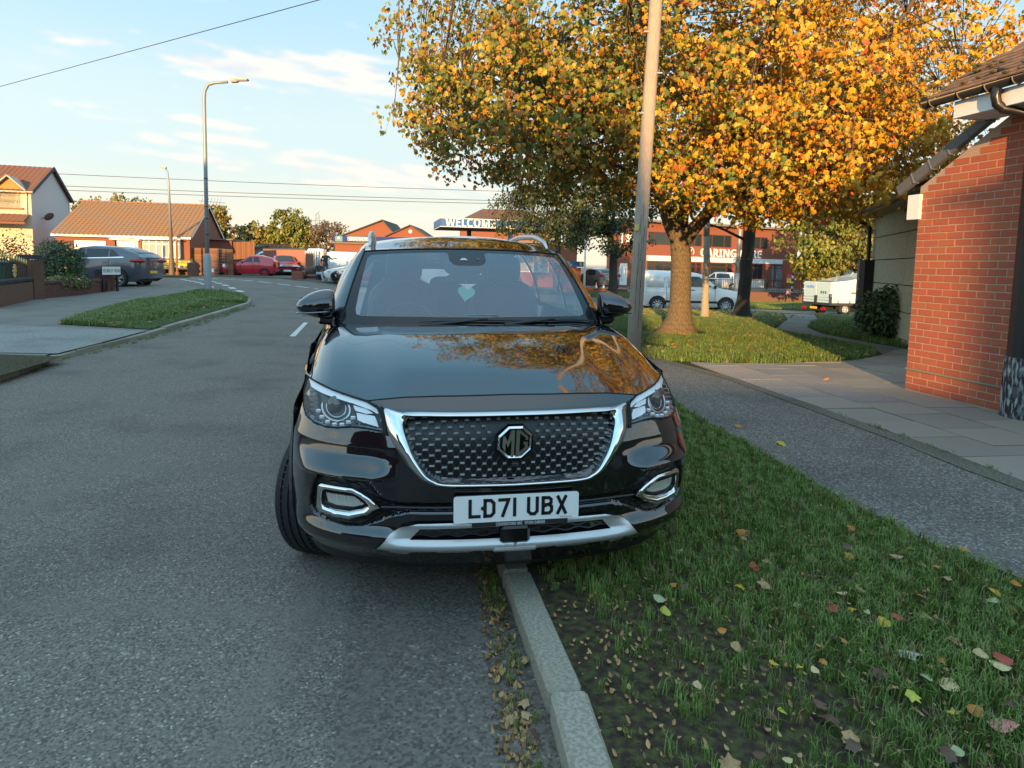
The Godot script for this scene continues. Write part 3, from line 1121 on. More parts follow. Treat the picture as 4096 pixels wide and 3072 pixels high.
func hero_cabin(car: Node3D) -> void:
	var st := new_st()
	# dashboard top and wheel, seats, rear bench, headlining, hanging heart
	var pts := PackedVector3Array()
	for i in 25:
		var u := i / 12.0 - 1.0
		for j in 9:
			var t := j / 8.0
			pts.append(Vector3(u * .74, 1.12 - .012 * t - .10 * t * t * t - .02 * absf(u), -1.22 - .20 * pow(absf(u), 2.2) * (1.0 - t) - .62 * t))
	st = new_st(true)
	sheet(st, pts, 24, 8)
	part("dashboard", st, M.cabin, car)
	st = new_st()
	bx(st, Vector3(0, .9, -1.85), Vector3(1.45, .35, .08))
	bx(st, Vector3(0, .55, -2.6), Vector3(1.5, .05, 2.6))
	part("cabin_floor", st, M.cabin, car)
	st = new_st(true)
	var c := Vector3(-.36, 1.06, -1.86)
	var b := Basis(Vector3.RIGHT, -.45)
	var ring := []
	for k in 33:
		ring.append(c + b * Vector3(cos(TAU * k / 32.0) * .185, sin(TAU * k / 32.0) * .185, 0))
	tube(st, ring, .016, 8, false)
	tube(st, [c + b * Vector3(-.18, 0, 0), c + b * Vector3(.18, 0, 0)], .02, 6)
	part("steering_wheel", st, M.cabin, car)
	for x in [-.37, .37]:
		var seat := Node3D.new()
		seat.name = "front_seat"
		car.add_child(seat, true)
		seat.position = Vector3(x, 0, -2.42)
		for pr in [["seat_back", Vector3(.27, .36, .10), Vector3(0, 1.02, -.02)], ["headrest", Vector3(.135, .105, .055), Vector3(0, 1.455, -.06)], ["cushion", Vector3(.27, .10, .28), Vector3(0, .70, .25)]]:
			st = new_st(true)
			blob(st, pr[2], pr[1], 3.2)
			part(pr[0], st, M.seat, seat)
		st = new_st()
		for dx in [-.06, .06]:
			tube(st, [Vector3(dx, 1.32, -.05), Vector3(dx, 1.40, -.06)], .007, 6)
		part("headrest_post", st, M.chrome, seat)
		st = new_st(true)
		var pl := []
		for k in 21:
			var a := PI * k / 20.0
			pl.append(Vector3(cos(a) * .245, 1.06 + sin(a) * .30, .075))
		tube(st, pl, .003, 5)
		part("seat_piping", st, M.grey_plastic, seat)
	st = new_st(true)
	for x in [-.42, 0, .42]:
		blob(st, Vector3(x, 1.02, -3.35), Vector3(.24, .32, .10), 3.0)
		blob(st, Vector3(x, 1.30, -3.40), Vector3(.12, .08, .05), 3.0)
	part("rear_bench", st, M.seat, car)
	st = new_st(true)
	blob(st, Vector3(0, 1.49, -1.84), Vector3(.135, .075, .045), 3.0)
	var hs := part("mirror_housing", st, M.black_plastic, car)
	st = new_st(true)
	blob(st, Vector3(.02, 1.395, -1.93), Vector3(.13, .036, .02), 3.0)
	part("rear_view_mirror", st, M.cabin, hs)
	st = new_st()
	var heart := PackedVector2Array()
	for k in 28:
		var a := TAU * k / 28.0
		heart.append(Vector2(pow(sin(a), 3.0) * .056, (13 * cos(a) - 5 * cos(2 * a) - 2 * cos(3 * a) - cos(4 * a)) * .0034))
	prism(st, heart, .004, Transform3D(Basis(Vector3.BACK, -.15), Vector3(.004, 1.305, -1.75)))
	var hh := part("air_freshener", st, M.mint, car)
	st = new_st()
	tube(st, [Vector3(.004, 1.335, -1.748), Vector3(.012, 1.42, -1.9)], .0012, 4)
	part("cord", st, M.pale_plastic, hh)
	st = new_st()
	bx(st, screen_pt(Vector2(.045, .115), -.015), Vector3(.17, .006, .05))
	part("demister_vent", st, M.grey_plastic, car)

# rounded block: superellipsoid of power n
func blob(st: SurfaceTool, c: Vector3, r: Vector3, n := 2.0, nu := 16, nv := 10) -> void:
	var p := PackedVector3Array()
	var e := 2.0 / n
	for i in nu + 1:
		var a := TAU * i / nu
		for j in nv + 1:
			var b := -PI * .5 + PI * j / nv
			var cb := pow(maxf(cos(b), 0), e)
			p.append(c + r * Vector3(signf(cos(a)) * pow(absf(cos(a)), e) * cb, signf(sin(b)) * pow(absf(sin(b)), e), signf(sin(a)) * pow(absf(sin(a)), e) * cb))
	sheet(st, p, nu, nv)

# ------------------------------------------------------------------ ground, kerbs, paths, grass
func gy(x: float, z: float) -> float:
	var d := -z
	var l := .33 * smoothstep(22.0, 32.0, d) * smoothstep(-8.0, -15.0, x)
	var r1 := table([19, 32, 41, 58], [0, -.46, -.28, -.32], d)
	var r2 := table([19, 32, 38, 50, 60, 200], [0, -.5, -.82, -1.1, -1.25, -1.3], d)
	return l + lerpf(r1, r2, smoothstep(9.0, 15.0, x)) * smoothstep(-3.0, 5.0, x)

func drape(called: String, poly: PackedVector2Array, off: float, m: Material, res := 1.0) -> MeshInstance3D:
	var st := new_st(true)
	cells(st, poly, Vector2(res, res), func(p): return Vector3(p.x, gy(p.x, p.y) + off, p.y))
	return struct(called, st, m)

func scatter(poly: PackedVector2Array, n: int) -> PackedVector2Array:
	var lo := poly[0]
	var hi := poly[0]
	for p in poly:
		lo = lo.min(p)
		hi = hi.max(p)
	var r := PackedVector2Array()
	for i in n:
		var p := Vector2(rng.randf_range(lo.x, hi.x), rng.randf_range(lo.y, hi.y))
		if Geometry2D.is_point_in_polygon(p, poly):
			r.append(p)
	return r

func multi(called: String, mesh: Mesh, m: Material, xfs: Array, cols: Array, parent: Node = null) -> MultiMeshInstance3D:
	var mm := MultiMesh.new()
	mm.transform_format = MultiMesh.TRANSFORM_3D
	mm.use_colors = true
	mm.mesh = mesh
	mm.instance_count = xfs.size()
	for i in xfs.size():
		mm.set_instance_transform(i, xfs[i])
		mm.set_instance_color(i, cols[i])
	var o := MultiMeshInstance3D.new()
	o.multimesh = mm
	o.material_override = m
	o.name = numbered(called) if parent == null else called
	(parent if parent else self).add_child(o, true)
	o.set_meta("kind", "stuff")
	return o

func tuft_mesh(blades: int, h: float, w: float, spread: float) -> ArrayMesh:
	var st := new_st()
	for i in blades:
		var a := rng.randf() * TAU
		var d := Vector3(cos(a), 0, sin(a))
		var s := Vector3(-d.z, 0, d.x) * w
		var b := Vector3(rng.randf_range(-1, 1), 0, rng.randf_range(-1, 1)) * spread
		var hh := h * rng.randf_range(.55, 1.1)
		var lean := rng.randf_range(.2, .95)
		var m := b + d * hh * lean * .35 + Vector3(0, hh * .6, 0)
		var t := b + d * hh * lean + Vector3(0, hh * (1.0 - lean * .45), 0)
		quad(st, b - s, b + s, m + s * .8, m - s * .8)
		tri(st, m - s * .8, m + s * .8, t)
	st.generate_normals()
	return st.commit()

var gnoise := FastNoiseLite.new()

func grass(called: String, label: String, poly: PackedVector2Array, n: int, size: float, off: float, mesh: Mesh, thin: Callable) -> void:
	var xfs := []
	var cols := []
	for p in scatter(poly, n):
		var k: float = thin.call(p)
		if rng.randf() > k:
			continue
		var s := size * rng.randf_range(.7, 1.25) * lerpf(.55, 1.0, k)
		var b := Basis(Vector3.UP, rng.randf() * TAU).scaled(Vector3(s, s, s))
		xfs.append(Transform3D(b, Vector3(p.x, gy(p.x, p.y) + off, p.y)))
		var v := gnoise.get_noise_2d(p.x * 9.0, p.y * 9.0) * .5 + .5
		var c := Color(.10, .165, .028).lerp(Color(.155, .225, .042), v)
		if rng.randf() < .10 + .16 * (1.0 - k):
			c = Color(.20, .17, .065)
		c = c * rng.randf_range(.75, 1.25)
		cols.append(c)
	var o := multi(called, mesh, M.grass, xfs, cols)
	tag(o, label, "grass")

func kerb_line(called: String, pts: Array, width: float, top: float, drop_from := -1.0, drop_to := -1.0) -> void:
	var root := Node3D.new()
	root.name = called
	add_child(root, true)
	root.set_meta("kind", "structure")
	var c := Curve2D.new()
	for i in pts.size():
		var t := Vector2.ZERO
		if i > 0 and i < pts.size() - 1:
			t = (pts[i + 1] - pts[i - 1]) / 6.0
		c.add_point(pts[i], -t, t)
	var total := c.get_baked_length()
	var s := 0.0
	var k := 0
	while s < total - .1:
		var e := minf(s + .915, total)
		var a := c.sample_baked(s)
		var b := c.sample_baked(e)
		var mid_ := (a + b) * .5
		var d := (b - a).normalized()
		var y := gy(mid_.x, mid_.y)
		var low := s > drop_from and s < drop_to
		var t := top - (.022 if low else 0.0) + rng.randf_range(-.007, .006)
		var st := new_st()
		var bas := Basis(Vector3(d.y, 0, -d.x), Vector3.UP, Vector3(d.x, 0, d.y)) * Basis(Vector3.UP, rng.randf_range(-.012, .012))
		bx(st, Vector3.ZERO, Vector3(width, .25, a.distance_to(b) - .014), bas, .014)
		var o := part("kerb_stone", st, M.kerb[k % 3], root)
		o.position = Vector3(mid_.x, y + t - .125, mid_.y)
		s = e
		k += 1

func v2(l: Array) -> Array:
	var r := []
	for i in range(0, l.size(), 2):
		r.append(Vector2(l[i], l[i + 1]))
	return r

const KR := [.95, 6, .44, 0, .26, -1.83, .20, -2.3, .12, -2.72, .02, -3.26, -.26, -5, -1.01, -9, -1.81, -13, -2.96, -20, -3.46, -25, -3.06, -27.5, -1.5, -29.3, 2, -30.0, 7, -29.8, 13, -29.2, 30, -28.4]
const KL := [-5.2, 6, -5.4, 0, -5.75, -6, -5.98, -7.92, -6.50, -9.84, -6.66, -11.05, -6.88, -13.19, -7.38, -16.26, -8.43, -22.27, -9.2, -24.4, -10.2, -26.3, -11.5, -27.6, -13, -28.2, -20, -28.8, -45, -30]

func ground() -> void:
	gnoise.frequency = .12
	gnoise.seed = 3
	# the road and every far surface lie on one sheet of asphalt that runs to the horizon
	var xs := []
	var zs := []
	for v in [-700.0, -350.0, -180.0, -110.0]:
		xs.append(v)
	for i in 76:
		xs.append(-80.0 + i * 2.0)
	for v in [90.0, 120.0, 180.0, 350.0, 700.0]:
		xs.append(v)
	for v in [300.0, 120.0, 60.0, 30.0, 14.0, 8.0, 4.0, 2.0]:
		zs.append(v)
	for i in 46:
		zs.append(-i * 2.0)
	for v in [-100.0, -120.0, -160.0, -240.0, -400.0, -800.0]:
		zs.append(v)
	var p := PackedVector3Array()
	for x in xs:
		for z in zs:
			p.append(Vector3(x, gy(x, z), z))
	var st := new_st(true)
	sheet(st, p, xs.size() - 1, zs.size() - 1)
	struct("road", st, M.asphalt)
	# pavements and verges at kerb height
	var kr := v2(KR)
	var pr := PackedVector2Array()
	for q in kr:
		pr.append(q + Vector2(.05, 0))
	pr.append_array(pv([60, -27, 60, 14, 1.1, 14]))
	drape("verge_soil", pr, .088, M.soil, 1.0)
	var pl := PackedVector2Array()
	for q in v2(KL):
		pl.append(q - Vector2(.05, 0))
	pl.append_array(pv([-60, -30, -60, 14, -5.2, 14]))
	drape("pavement_opposite", pl, .088, M.old_asphalt, 1.0)
	kerb_line("kerb_near", kr, .125, .10)
	kerb_line("kerb_opposite", v2(KL), .125, .10, 9.9, 19.6)
	# asphalt footpath beside the verge
	var path := pv([3.4, 2, 2.9, -1.2, 2.4, -3.12, 2.21, -3.58, 2.06, -4.32, 1.93, -5.51, 1.74, -6.83, 1.80, -8.2, 1.86, -9.4, 1.9, -10.6, 1.85, -12, 1.2, -14.2, 1.4, -14.2, 1.95, -12.3, 2.4, -10.44, 2.92, -8.81, 3.22, -6.88, 3.42, -5.64, 3.52, -4.66, 3.9, -3.2, 4.6, 0, 5, 2])
	drape("footpath", path, .096, M.path_asphalt, .5)
	var gravel_ := pv([3.52, -4.66, 3.42, -5.64, 3.22, -6.88, 2.92, -8.81, 2.4, -10.44, 2.1, -11.2, 2.0, -11.2, 2.28, -10.3, 2.76, -8.8, 3.03, -7.0, 3.22, -5.7, 3.28, -4.9, 3.5, -3.6, 4.0, -1.5, 4.2, -1.9, 3.85, -3.3])
	drape("mossy_edging", gravel_, .102, M.edging, .4)
	# paving slabs, each a stone of its own
	var area := pv([4.3, -1.8, 3.9, -3.2, 3.52, -4.66, 3.42, -5.64, 3.22, -6.88, 2.92, -8.81, 2.42, -10.40, 3.06, -10.29, 4.15, -10.46, 5.48, -11.03, 6.38, -11.9, 6.95, -12.6, 7.3, -12.85, 7.6, -12, 7.2, -9.6, 4.9, -8.5, 4.72, -8.3, 4.98, -7.0, 5.3, -5.4, 5.9, -3, 6.0, -1.8])
	drape("slab_bed", area, .078, M.soil, .6)
	var slabs := Node3D.new()
	slabs.name = "paving"
	add_child(slabs)
	slabs.set_meta("kind", "structure")
	var ang := atan2(-.143, -.99)
	var ax := Vector2(-.143, -.99)
	var ay := Vector2(.99, -.143)
	var o0 := Vector2(3.52, -4.66)
	var blister := []
	var bcol := []
	for i in range(-5, 14):
		for j in range(0, 9):
			var sh := .3 if j % 2 else 0.0
			var a := o0 + ax * (i * .6 + sh) + ay * (j * .6 - .02)
			var w := .6 - .013
			var cell := PackedVector2Array([a, a + ax * w, a + ax * w + ay * w, a + ay * w])
			for g in Geometry2D.intersect_polygons(cell, area):
				if g.size() < 3:
					continue
				var c := Vector2.ZERO
				for q in g:
					c += q / g.size()
				var loc := PackedVector2Array()
				for q in g:
					loc.append(Vector2(q.x - c.x, -(q.y - c.y)))
				st = new_st()
				prism(st, loc, .03, Transform3D(Basis(Vector3.RIGHT, Vector3.FORWARD, Vector3.UP), Vector3.ZERO))
				var tact: bool = c.y < -7.6 and c.y > -10.6 and j < 2
				var o := part("paving_slab", st, M.tactile if tact else M.slab[(i * 3 + j * 5 + 50) % 4], slabs)
				o.position = Vector3(c.x, .074 + rng.randf_range(-.003, .004), c.y)
				o.rotation = Vector3(rng.randf_range(-.006, .006), 0, rng.randf_range(-.006, .006))
				if tact:
					for bi in 9:
						for bj in 9:
							var q := a + ax * ((bi + .5) * .066) + ay * ((bj + .5) * .066)
							if Geometry2D.is_point_in_polygon(q, area):
								blister.append(Transform3D(Basis.IDENTITY, Vector3(q.x, .106, q.y)))
								bcol.append(Color.WHITE)
	st = new_st()
	lathe(st, [Vector2(.018, -.004), Vector2(.013, .0025), Vector2(.001, .003)], 8)
	st.generate_normals()
	multi("blister", st.commit(), M.tactile, blister, bcol, slabs)
	# far narrow path, lawns
	drape("lawn_path", pv([6.38, -11.93, 6.74, -13.0, 6.12, -16.25, 8.25, -20.9, 10.6, -27.4, 11.9, -27.6, 9.46, -21.6, 7.35, -17.4, 6.98, -15.66, 7.1, -14.36, 7.32, -12.85]), .094, M.old_asphalt, .6)
	drape("lawn", LAWN(), .093, M.turf, .8)
	drape("side_lawn", LAWN2(), .097, M.turf, .8)
	drape("left_verge", VERGE(), .102, M.turf, .8)
	drape("left_verge", pv([-6.15, -9.55, -5.85, -8, -5.55, -4, -5.4, 0, -7.2, 0, -7.8, -4, -8.7, -9.65]), .102, M.soil, .8)
	drape("left_verge", pv([-20.2, -38.6, -17.8, -40.4, -22, -44, -34, -44, -30, -39]), .05, M.turf, 1.0)
	drape("far_verge", pv([13, -43, 14.5, -57.9, 40, -57.9, 45, -40, 25, -40.5]), .03, M.turf, 1.5)
	drape("far_verge", pv([.5, -40, 1, -50, 9, -49.4, 8.5, -40.6]), .03, M.turf, 1.5)
	drape("driveway", pv([-6.9, -13.1, -6.6, -11.05, -6.45, -9.84, -8.8, -9.75, -16, -10.0, -16, -13.6, -10.06, -13.75, -8.65, -13.35]), .096, M.concrete, .6)
	drape("forecourt", pv([-19, -43.6, -8, -40.2, 0, -39.2, .4, -60, -30, -64]), .02, M.path_asphalt, 2.0)
	drape("worn_gravel", pv([-20, -44.4, -9, -41.2, -9, -42.3, -14, -45.5, -20, -46.2]), .035, M.dry_turf, 1.0)
	# painted marks
	for q in [[-4.33, -13.54, -4.22, -13.56, -4.86, -16.6, -4.96, -16.6], [-5.95, -21.8, -5.84, -21.8, -6.5, -25.0, -6.62, -25.0], [-7.0, -27.3, -6.9, -27.3, -7.5, -30.0, -7.62, -30.0]]:
		drape("lane_mark", pv(q), .006, M.road_paint, .5)
	var jd := [-18.6, -40.1, -17.4, -38.98, -17.2, -39.05, -16.1, -38.2, -15.8, -38.2, -14.75, -37.4, -14.7, -37.5, -13.7, -36.9, -13.4, -36.85, -12.5, -36.3, -12.2, -36.3, -11.4, -35.9, -11.1, -35.75, -10.3, -35.25, -9.9, -35.0, -9.0, -34.4, -8.6, -34.2, -7.6, -33.6]
	for i in range(0, jd.size(), 4):
		var a := Vector2(jd[i], jd[i + 1])
		var b := Vector2(jd[i + 2], jd[i + 3])
		var nn := (b - a).orthogonal().normalized() * .12
		drape("lane_mark", PackedVector2Array([a - nn, b - nn, b + nn, a + nn]), .006, M.road_paint, .6)
	for r in 2:
		for i in 7:
			var t := i / 6.6
			var a := Vector2(-17.2, -36.4).lerp(Vector2(-11.9, -28.4), t) + Vector2(.85, -.25) * r
			var b := a + Vector2(.36, .54)
			var nn := (b - a).orthogonal().normalized() * .14
			drape("give_way_mark", PackedVector2Array([a - nn, b - nn, b + nn, a + nn]), .006, M.road_paint, .6)
	# a relaid strip of surfacing beside the kerb, with moss along its seam
	drape("road_patch", pv([-1.05, -5, -.73, -3.28, -.67, -2.88, -.62, -2.59, -.56, -2.24, -.5, -1.94, -.40, -1.0, .28, -1.0, .20, -1.85, .14, -2.3, .06, -2.72, -.04, -3.26, -.32, -5]), .004, M.asphalt_patch, .5)
	grass("moss_seam", "thin line of moss along the joint in the road surface", pv([-.76, -3.28, -.70, -2.88, -.65, -2.59, -.59, -2.24, -.53, -1.94, -.46, -1.5, -.43, -1.5, -.49, -1.94, -.545, -2.24, -.60, -2.59, -.655, -2.88, -.71, -3.28]), 900, .13, .002, tuft_mesh(7, .06, .006, .06), func(p: Vector2) -> float: return clampf(.25 + gnoise.get_noise_2d(p.x * 30, p.y * 30) * 1.4, 0.0, 1.0))
	grass_all()

func LAWN() -> PackedVector2Array:
	return pv([2.21, -10.55, 3.06, -10.33, 4.15, -10.5, 5.48, -11.07, 6.33, -11.95, 6.68, -13.0, 6.06, -16.3, 8.2, -20.95, 10.5, -27.6, 9.5, -29.4, 7, -29.7, 2, -29.9, -1, -29, -2.6, -26.5, -2.5, -21, -.05, -17, 1.35, -14.3, 1.85, -12.4])

func LAWN2() -> PackedVector2Array:
	return pv([7.34, -12.9, 7.12, -14.4, 7.0, -15.7, 7.4, -17.4, 9.5, -21.6, 12, -27.6, 24, -27.5, 22, -12])

func VERGE() -> PackedVector2Array:
	return pv([-6.98, -13.4, -7.48, -16.3, -8.53, -22.3, -9.3, -24.45, -10.25, -26.2, -11.3, -27.2, -12.2, -27.2, -11.9, -25.5, -11.65, -21.8, -10.55, -18.13, -9.48, -15.07, -9.08, -14.0])

func grass_all() -> void:
	var t1 := tuft_mesh(9, .07, .0020, .022)
	var t2 := tuft_mesh(9, .10, .0050, .05)
	var near := pv([.34, -1.6, .30, -2.3, .22, -2.72, .12, -3.26, -.2, -5, -.95, -9, -1.3, -11, 1.8, -11, 1.8, -9, 1.72, -6.83, 1.91, -5.51, 2.04, -4.32, 2.19, -3.58, 2.40, -3.1, 2.75, -1.6])
	grass("verge_grass", "short green grass on the verge beside the black car, thin and muddy by the kerb", near, 38000, 1.0, .088, t1, func(p: Vector2) -> float:
		var kx := table([-11, -9, -5, -3.26, -2.72, -2.3, -1.8, -1.5], [-1.4, -.95, -.2, .08, .18, .26, .32, .36], p.y)
		var d := p.x - kx
		var nz := gnoise.get_noise_2d(p.x * 22.0, p.y * 22.0)
		var mud := smoothstep(1.05, .25, d + .35 * (p.y + 3.1) * -1.0 * .5) * smoothstep(-3.3, -2.5, p.y)
		var k := 1.0 - mud * .66 + nz * .9 * mud - .55 * smoothstep(.22, .05, d)
		return clampf(k, .05, 1.0) * smoothstep(0.0, .05, d))
	grass("lawn_grass", "lawn under the maple tree scattered with yellow leaves", LAWN(), 46000, 1.0, .093, t2, func(p: Vector2) -> float:
		var bare := smoothstep(1.1, .55, p.distance_to(Vector2(3.5, -15.2))) + smoothstep(.8, .3, p.distance_to(Vector2(2.3, -12.4)))
		return clampf(1.0 - bare, .04, 1.0) * (1.0 if p.y > -20.0 else .55))
	grass("side_lawn_grass", "grass bank between the curving path and the beige building", LAWN2(), 16000, 1.25, .097, t2, func(p: Vector2) -> float: return 1.0 if p.x < 11 else .25)
	grass("opposite_verge_grass", "long green grass on the tapering verge round the tall lamp post", VERGE(), 20000, 1.3, .10, t2, func(p: Vector2) -> float:
		var kx := table([-27.2, -24.4, -22.3, -16.3, -13.4], [-11.3, -9.3, -8.5, -7.45, -6.95], p.y)
		return clampf(smoothstep(.15, 1.5, kx - p.x - .5 * gnoise.get_noise_2d(p.x * 6, p.y * 6)), .06, 1.0) if p.y > -22.0 else 1.0)
	grass("far_verge_grass", "rough grass verge in front of the long low brick wall", pv([13, -43, 14.5, -57.5, 32, -57.5, 32, -41]), 9000, 1.8, .03, t2, func(p: Vector2) -> float: return 1.0)
	grass("gutter_grass", "weeds growing in the gutter along the opposite kerb", pv([-5.9, -7.5, -6.42, -9.8, -6.55, -11.0, -6.78, -13.2, -7.28, -16.2, -8.33, -22.2, -8.15, -22.2, -7.0, -16.2, -6.55, -13.2, -6.4, -11.0, -6.3, -9.8, -5.75, -7.5]), 5200, .62, .0, t2, func(p: Vector2) -> float: return clampf(.6 + gnoise.get_noise_2d(p.x * 8, p.y * 8), 0.1, 1))
	grass("kerb_weeds", "grass and dead leaves caught in the gutter along the near kerb", pv([.17, -1.5, .12, -2.0, .06, -2.6, -.06, -3.3, -.13, -3.3, -.03, -2.6, .04, -2.0, .10, -1.5]), 700, .8, .0, t1, func(p: Vector2) -> float: return clampf(.55 + gnoise.get_noise_2d(p.x * 30, p.y * 30), 0.05, 1))
	grass("slab_weeds", "tufts of grass growing between paving slabs by the brick building", pv([3.55, -4.7, 3.45, -5.6, 3.24, -6.9, 3.16, -6.9, 3.36, -5.6, 3.46, -4.7]), 700, .6, .10, t1, func(p: Vector2) -> float: return clampf(.3 + gnoise.get_noise_2d(p.x * 20, p.y * 20) * 1.6, 0.0, 1))

# ------------------------------------------------------------------ trees, shrubs, leaves
var maple_leaf: ArrayMesh
var oval_leaf: ArrayMesh

func leaf_meshes() -> void:
	var ang := [90, 112, 140, 168, 196, 235, 270, 305, 344, 372, 400, 428]
	var rad := [.55, .33, .50, .32, .38, .24, .26, .24, .38, .32, .50, .33]
	var st := new_st()
	for i in 12:
		var a := deg_to_rad(ang[i])
		var b := deg_to_rad(ang[(i + 1) % 12])
		var p := Vector3(cos(a) * rad[i], sin(a) * rad[i], -absf(cos(a) * rad[i]) * .35)
		var q := Vector3(cos(b) * rad[(i + 1) % 12], sin(b) * rad[(i + 1) % 12], -absf(cos(b) * rad[(i + 1) % 12]) * .35)
		tri(st, Vector3(0, -.05, .04), q, p)
	st.generate_normals()
	maple_leaf = st.commit()
	st = new_st()
	for s in [-1.0, 1.0]:
		var l := [Vector3(0, -.5, 0), Vector3(.27 * s, -.30, -.09), Vector3(.37 * s, -.02, -.12), Vector3(.23 * s, .30, -.08), Vector3(0, .5, 0)]
		for i in 3:
			tri(st, l[0], l[i + 1], l[i + 2])
	st.generate_normals()
	oval_leaf = st.commit()

func pick(cols: Array) -> Color:
	var t := 0.0
	for c in cols:
		t += c[0]
	var r := rng.randf() * t
	for c in cols:
		r -= c[0]
		if r <= 0.0:
			return Color(c[1], c[2], c[3]) * rng.randf_range(.75, 1.25)
	return Color(cols[0][1], cols[0][2], cols[0][3])

func rand_dir() -> Vector3:
	var z := rng.randf_range(-1, 1)
	var a := rng.randf() * TAU
	var r := sqrt(1 - z * z)
	return Vector3(r * cos(a), z, r * sin(a))

# limbs: [[points...], r0, r1]; crown: list of [centre, radii, clusters]; keep: filter on a point; col: colour for a point
func tree(called: String, label: String, base: Vector3, limbs: Array, crown: Array, mesh: Mesh, size: float, per: int, spread: float, col: Callable, keep: Callable, bark: Material, group := "", twig := .012) -> Node3D:
	var t := thing(called, label, "tree", base, 0.0, group)
	var st := new_st(true)
	var nodes := []
	for l in limbs:
		var c := Curve3D.new()
		var pts: Array = l[0]
		for i in pts.size():
			var tg: Vector3 = (pts[mini(i + 1, pts.size() - 1)] - pts[maxi(i - 1, 0)]) / 6.0
			c.add_point(pts[i] - base, -tg, tg)
		var n := maxi(4, int(c.get_baked_length() / .35))
		var pp := []
		var rr := []
		for i in n + 1:
			var k := float(i) / n
			var p := c.sample_baked(c.get_baked_length() * k)
			p += Vector3(rng.randf_range(-1, 1), 0, rng.randf_range(-1, 1)) * .02 * (1.0 if i > 0 else 0.0)
			pp.append(p)
			var r: float = lerpf(l[1], l[2], k)
			if l.size() > 3 and p.y < 1.0:
				r *= 1.0 + l[3] * pow(maxf(0.0, 1.0 - p.y / .75), 2.2)
			rr.append(r)
			if i > 1 and not l.size() > 3:
				nodes.append(p)
		tube(st, pp, rr, 12 if l[1] > .1 else 6)
	var lst := SurfaceTool.new()
	var xfs := []
	var cols := []
	for cr in crown:
		var made := 0
		var tries := 0
		while made < cr[2] and tries < cr[2] * 6:
			tries += 1
			var d := rand_dir()
			var k := pow(rng.randf(), .38)
			var c: Vector3 = cr[0] + d * cr[1] * k
			if not keep.call(c):
				continue
			made += 1
			c -= base
			if nodes.size():
				var best: Vector3 = nodes[0]
				var bd := 1e9
				for nd in nodes:
					var dd: float = nd.distance_squared_to(c) + (3.0 if nd.y > c.y + .3 else 0.0)
					if dd < bd:
						bd = dd
						best = nd
				var md := best.lerp(c, .5) + Vector3(rng.randf_range(-.1, .1), .12, rng.randf_range(-.1, .1)) * minf(1.0, best.distance_to(c))
				tube(st, [best, md, c], [twig, twig * .7, twig * .3], 4, false)
				for e in 2:
					tube(st, [md.lerp(c, .4 + .3 * e), c + rand_dir() * spread * .9], [twig * .5, twig * .15], 3, false)
			var tone := rng.randf_range(.8, 1.15)
			for i in per:
				var o := rand_dir() * spread * pow(rng.randf(), .5) * Vector3(1, .7, 1)
				var b := Basis(rand_dir(), rng.randf() * TAU)
				# leaves hang: tip down, face outwards, with scatter
				var out_ := (d + rand_dir() * .9).normalized()
				var dn := (Vector3.DOWN + rand_dir() * .8).normalized()
				var x := dn.cross(out_)
				if x.length() > .1:
					x = x.normalized()
					b = Basis(x, dn, x.cross(dn).normalized())
				var s := size * rng.randf_range(.65, 1.2)
				xfs.append(Transform3D(b.scaled(Vector3(s, s, s)), c + o))
				cols.append(col.call(c + o + base) * tone)
	part("trunk", st, bark, t)
	if xfs.size():
		multi("crown", mesh, M.leaf, xfs, cols, t)
	return t

func bush(called: String, label: String, at: Vector3, r: Vector3, n: int, size: float, cols: Array, group := "", mesh: Mesh = null, shell := .55, cat := "shrub") -> Node3D:
	var t := thing(called, label, cat, at, 0.0, group)
	var st := new_st(true)
	for i in 9:
		var d := rand_dir()
		d.y = absf(d.y)
		tube(st, [Vector3(d.x * .06, -.05, d.z * .06), d * r * .5 + Vector3(0, r.y * .3, 0), d * r * .95 + Vector3(0, r.y, 0) * .4], [.02, .012, .005], 4, false)
	part("stem", st, M.bark, t)
	var xfs := []
	var cl := []
	for i in n:
		var d := rand_dir()
		var k := lerpf(shell, 1.0, rng.randf())
		var bump := 1.0 + .22 * gnoise.get_noise_3dv(d * 14.0 + at)
		var p := d * r * k * bump + Vector3(0, r.y * .95, 0)
		if p.y < .02:
			continue
		var s := size * rng.randf_range(.7, 1.25)
		var dn := (Vector3.DOWN * .6 + d * .7 + rand_dir() * .8).normalized()
		var x := dn.cross((d + rand_dir() * .6).normalized())
		if x.length() < .05:
			continue
		x = x.normalized()
		xfs.append(Transform3D(Basis(x, dn, x.cross(dn)).scaled(Vector3(s, s, s)), p))
		cl.append(pick(cols))
	multi("foliage", mesh if mesh else oval_leaf, M.leaf, xfs, cl, t)
	return t

